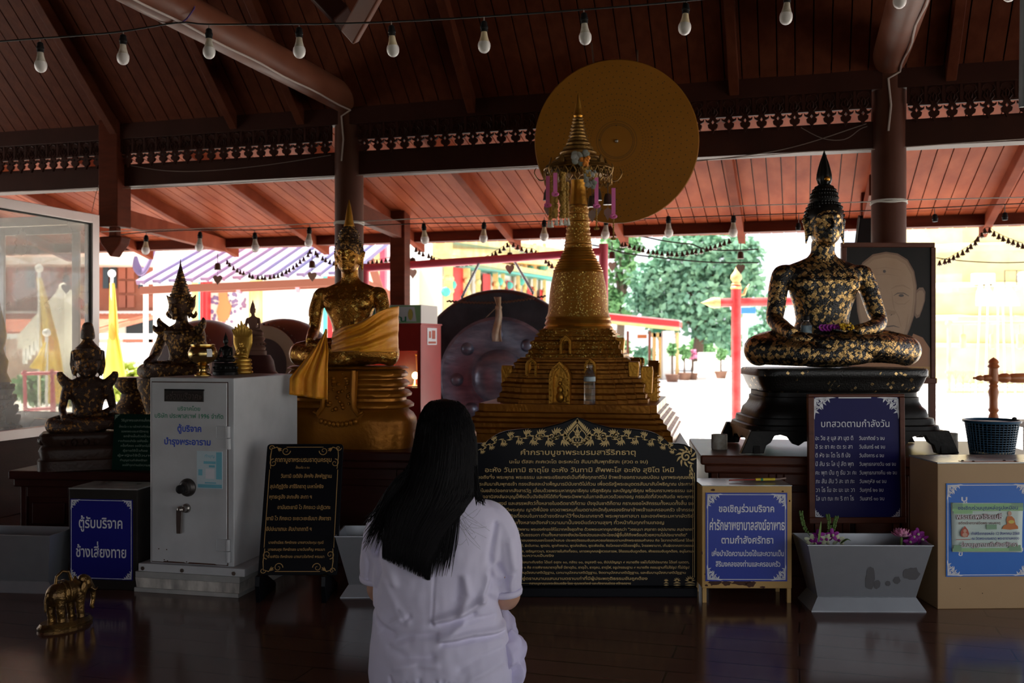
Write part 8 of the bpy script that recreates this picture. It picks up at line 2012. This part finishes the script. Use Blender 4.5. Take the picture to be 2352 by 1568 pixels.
for gi, (grp, lab, sc_, ox, oy, pts) in enumerate(garl):
    px_ = [(ox + x / sc_, oy + y / sc_) for (x, y) in pts]
    ps = [P(x, y, YB_(x)) for (x, y) in px_]
    b = MB(); b.tube(cat([p + Vector((0, 0, .024)) for p in ps], 2), .0022, 5); tag(b.build('garland_string', M['wire']), 'thin string carrying the %s' % grp, 'string')
    for i, p in enumerate(ps):
        if proto is None:
            b = MB(); b.lathe([(.001, .022), (.006, .02), (.010, .008), (.014, -.006), (.0205, -.018), (.021, -.021), (.0, -.019)], 12); b.ell((0, 0, -.022), .005, 6, 4); o = b.build('small_bell', M['bell'], smooth=True); proto = o
        else:
            o = proto.copy(); C.objects.link(o)
        o.location = p; o.rotation_euler = (U(-.15, .15), U(-.2, .2), U(0, 6)); tag(o, lab, 'bell', grp)
for i, (px, yb, yh, lab) in enumerate(((500, 612, 641, 'left of the terracotta statuette'), (717, 607, 634, 'beside the head of the gold buddha'), (948, 600, 627, 'beside the square timber post'), (1171, 588, 617, 'above the great gong'), (1406, 586, 611, 'by the pink frame post'), (1701, 586, 616, 'before the tall tree'), (152, 640, 662, 'seen through the glass case'))):
    Y_ = YB_(px); q_ = Y_ / F
    t = thing('leaf_chime', 'hanging bronze bell with a heart leaf clapper ' + (lab if i else 'above the terracotta statuette'), 'wind chime', P(px, yb, Y_))
    b = MB(q_); b.lathe([(0, 9), (5, 8), (7, 3), (7.5, -6), (8, -8), (6, -8)], 20); b.lathe([(1, 8), (1, 30)], 6); b.build('chime_bell', M['bell'], t, smooth=True)
    b = MB(q_); dz_ = -(yh - yb); b.lathe([(.5, dz_ + 6), (.5, -4)], 5); b.build('chime_wire', M['wire'], t)
    b = MB(q_); sz_ = 10.5; b.prism([(sz_ * x, dz_ + sz_ * z) for (x, z) in ((0, .55), (.3, .85), (.7, .85), (1, .5), (.95, .05), (.6, -.5), (.2, -.95), (0, -1.3), (-.2, -.95), (-.6, -.5), (-.95, .05), (-1, .5), (-.7, .85), (-.3, .85))], -.6, .6); o = b.build('leaf_clapper', M['heart'], t); o.rotation_euler = (0, 0, (.1, .4, .6, .2, .5, .1, .2)[i])
wire('power_cable', 'upper black cable sagging across the yard opening', [(1440, 538), (1480, 544), (1520, 552), (1560, 558), (1590, 561), (1620, 572), (1680, 575), (1742, 572)], lambda px: Yt(px, 8.95), .007, M['wire'])
wire('power_cable', 'lower black cable sagging across the yard opening', [(1340, 560), (1380, 566), (1440, 582), (1520, 592), (1600, 600), (1660, 603), (1742, 603)], lambda px: Yt(px, 9.0), .007, M['wire'])
wire('power_cable', 'thin black cable crossing before the yellow chedi', [(2150, 592), (2200, 598), (2260, 602), (2320, 603), (2400, 600)], lambda px: Yt(px, 9.0), .005, M['wire'])
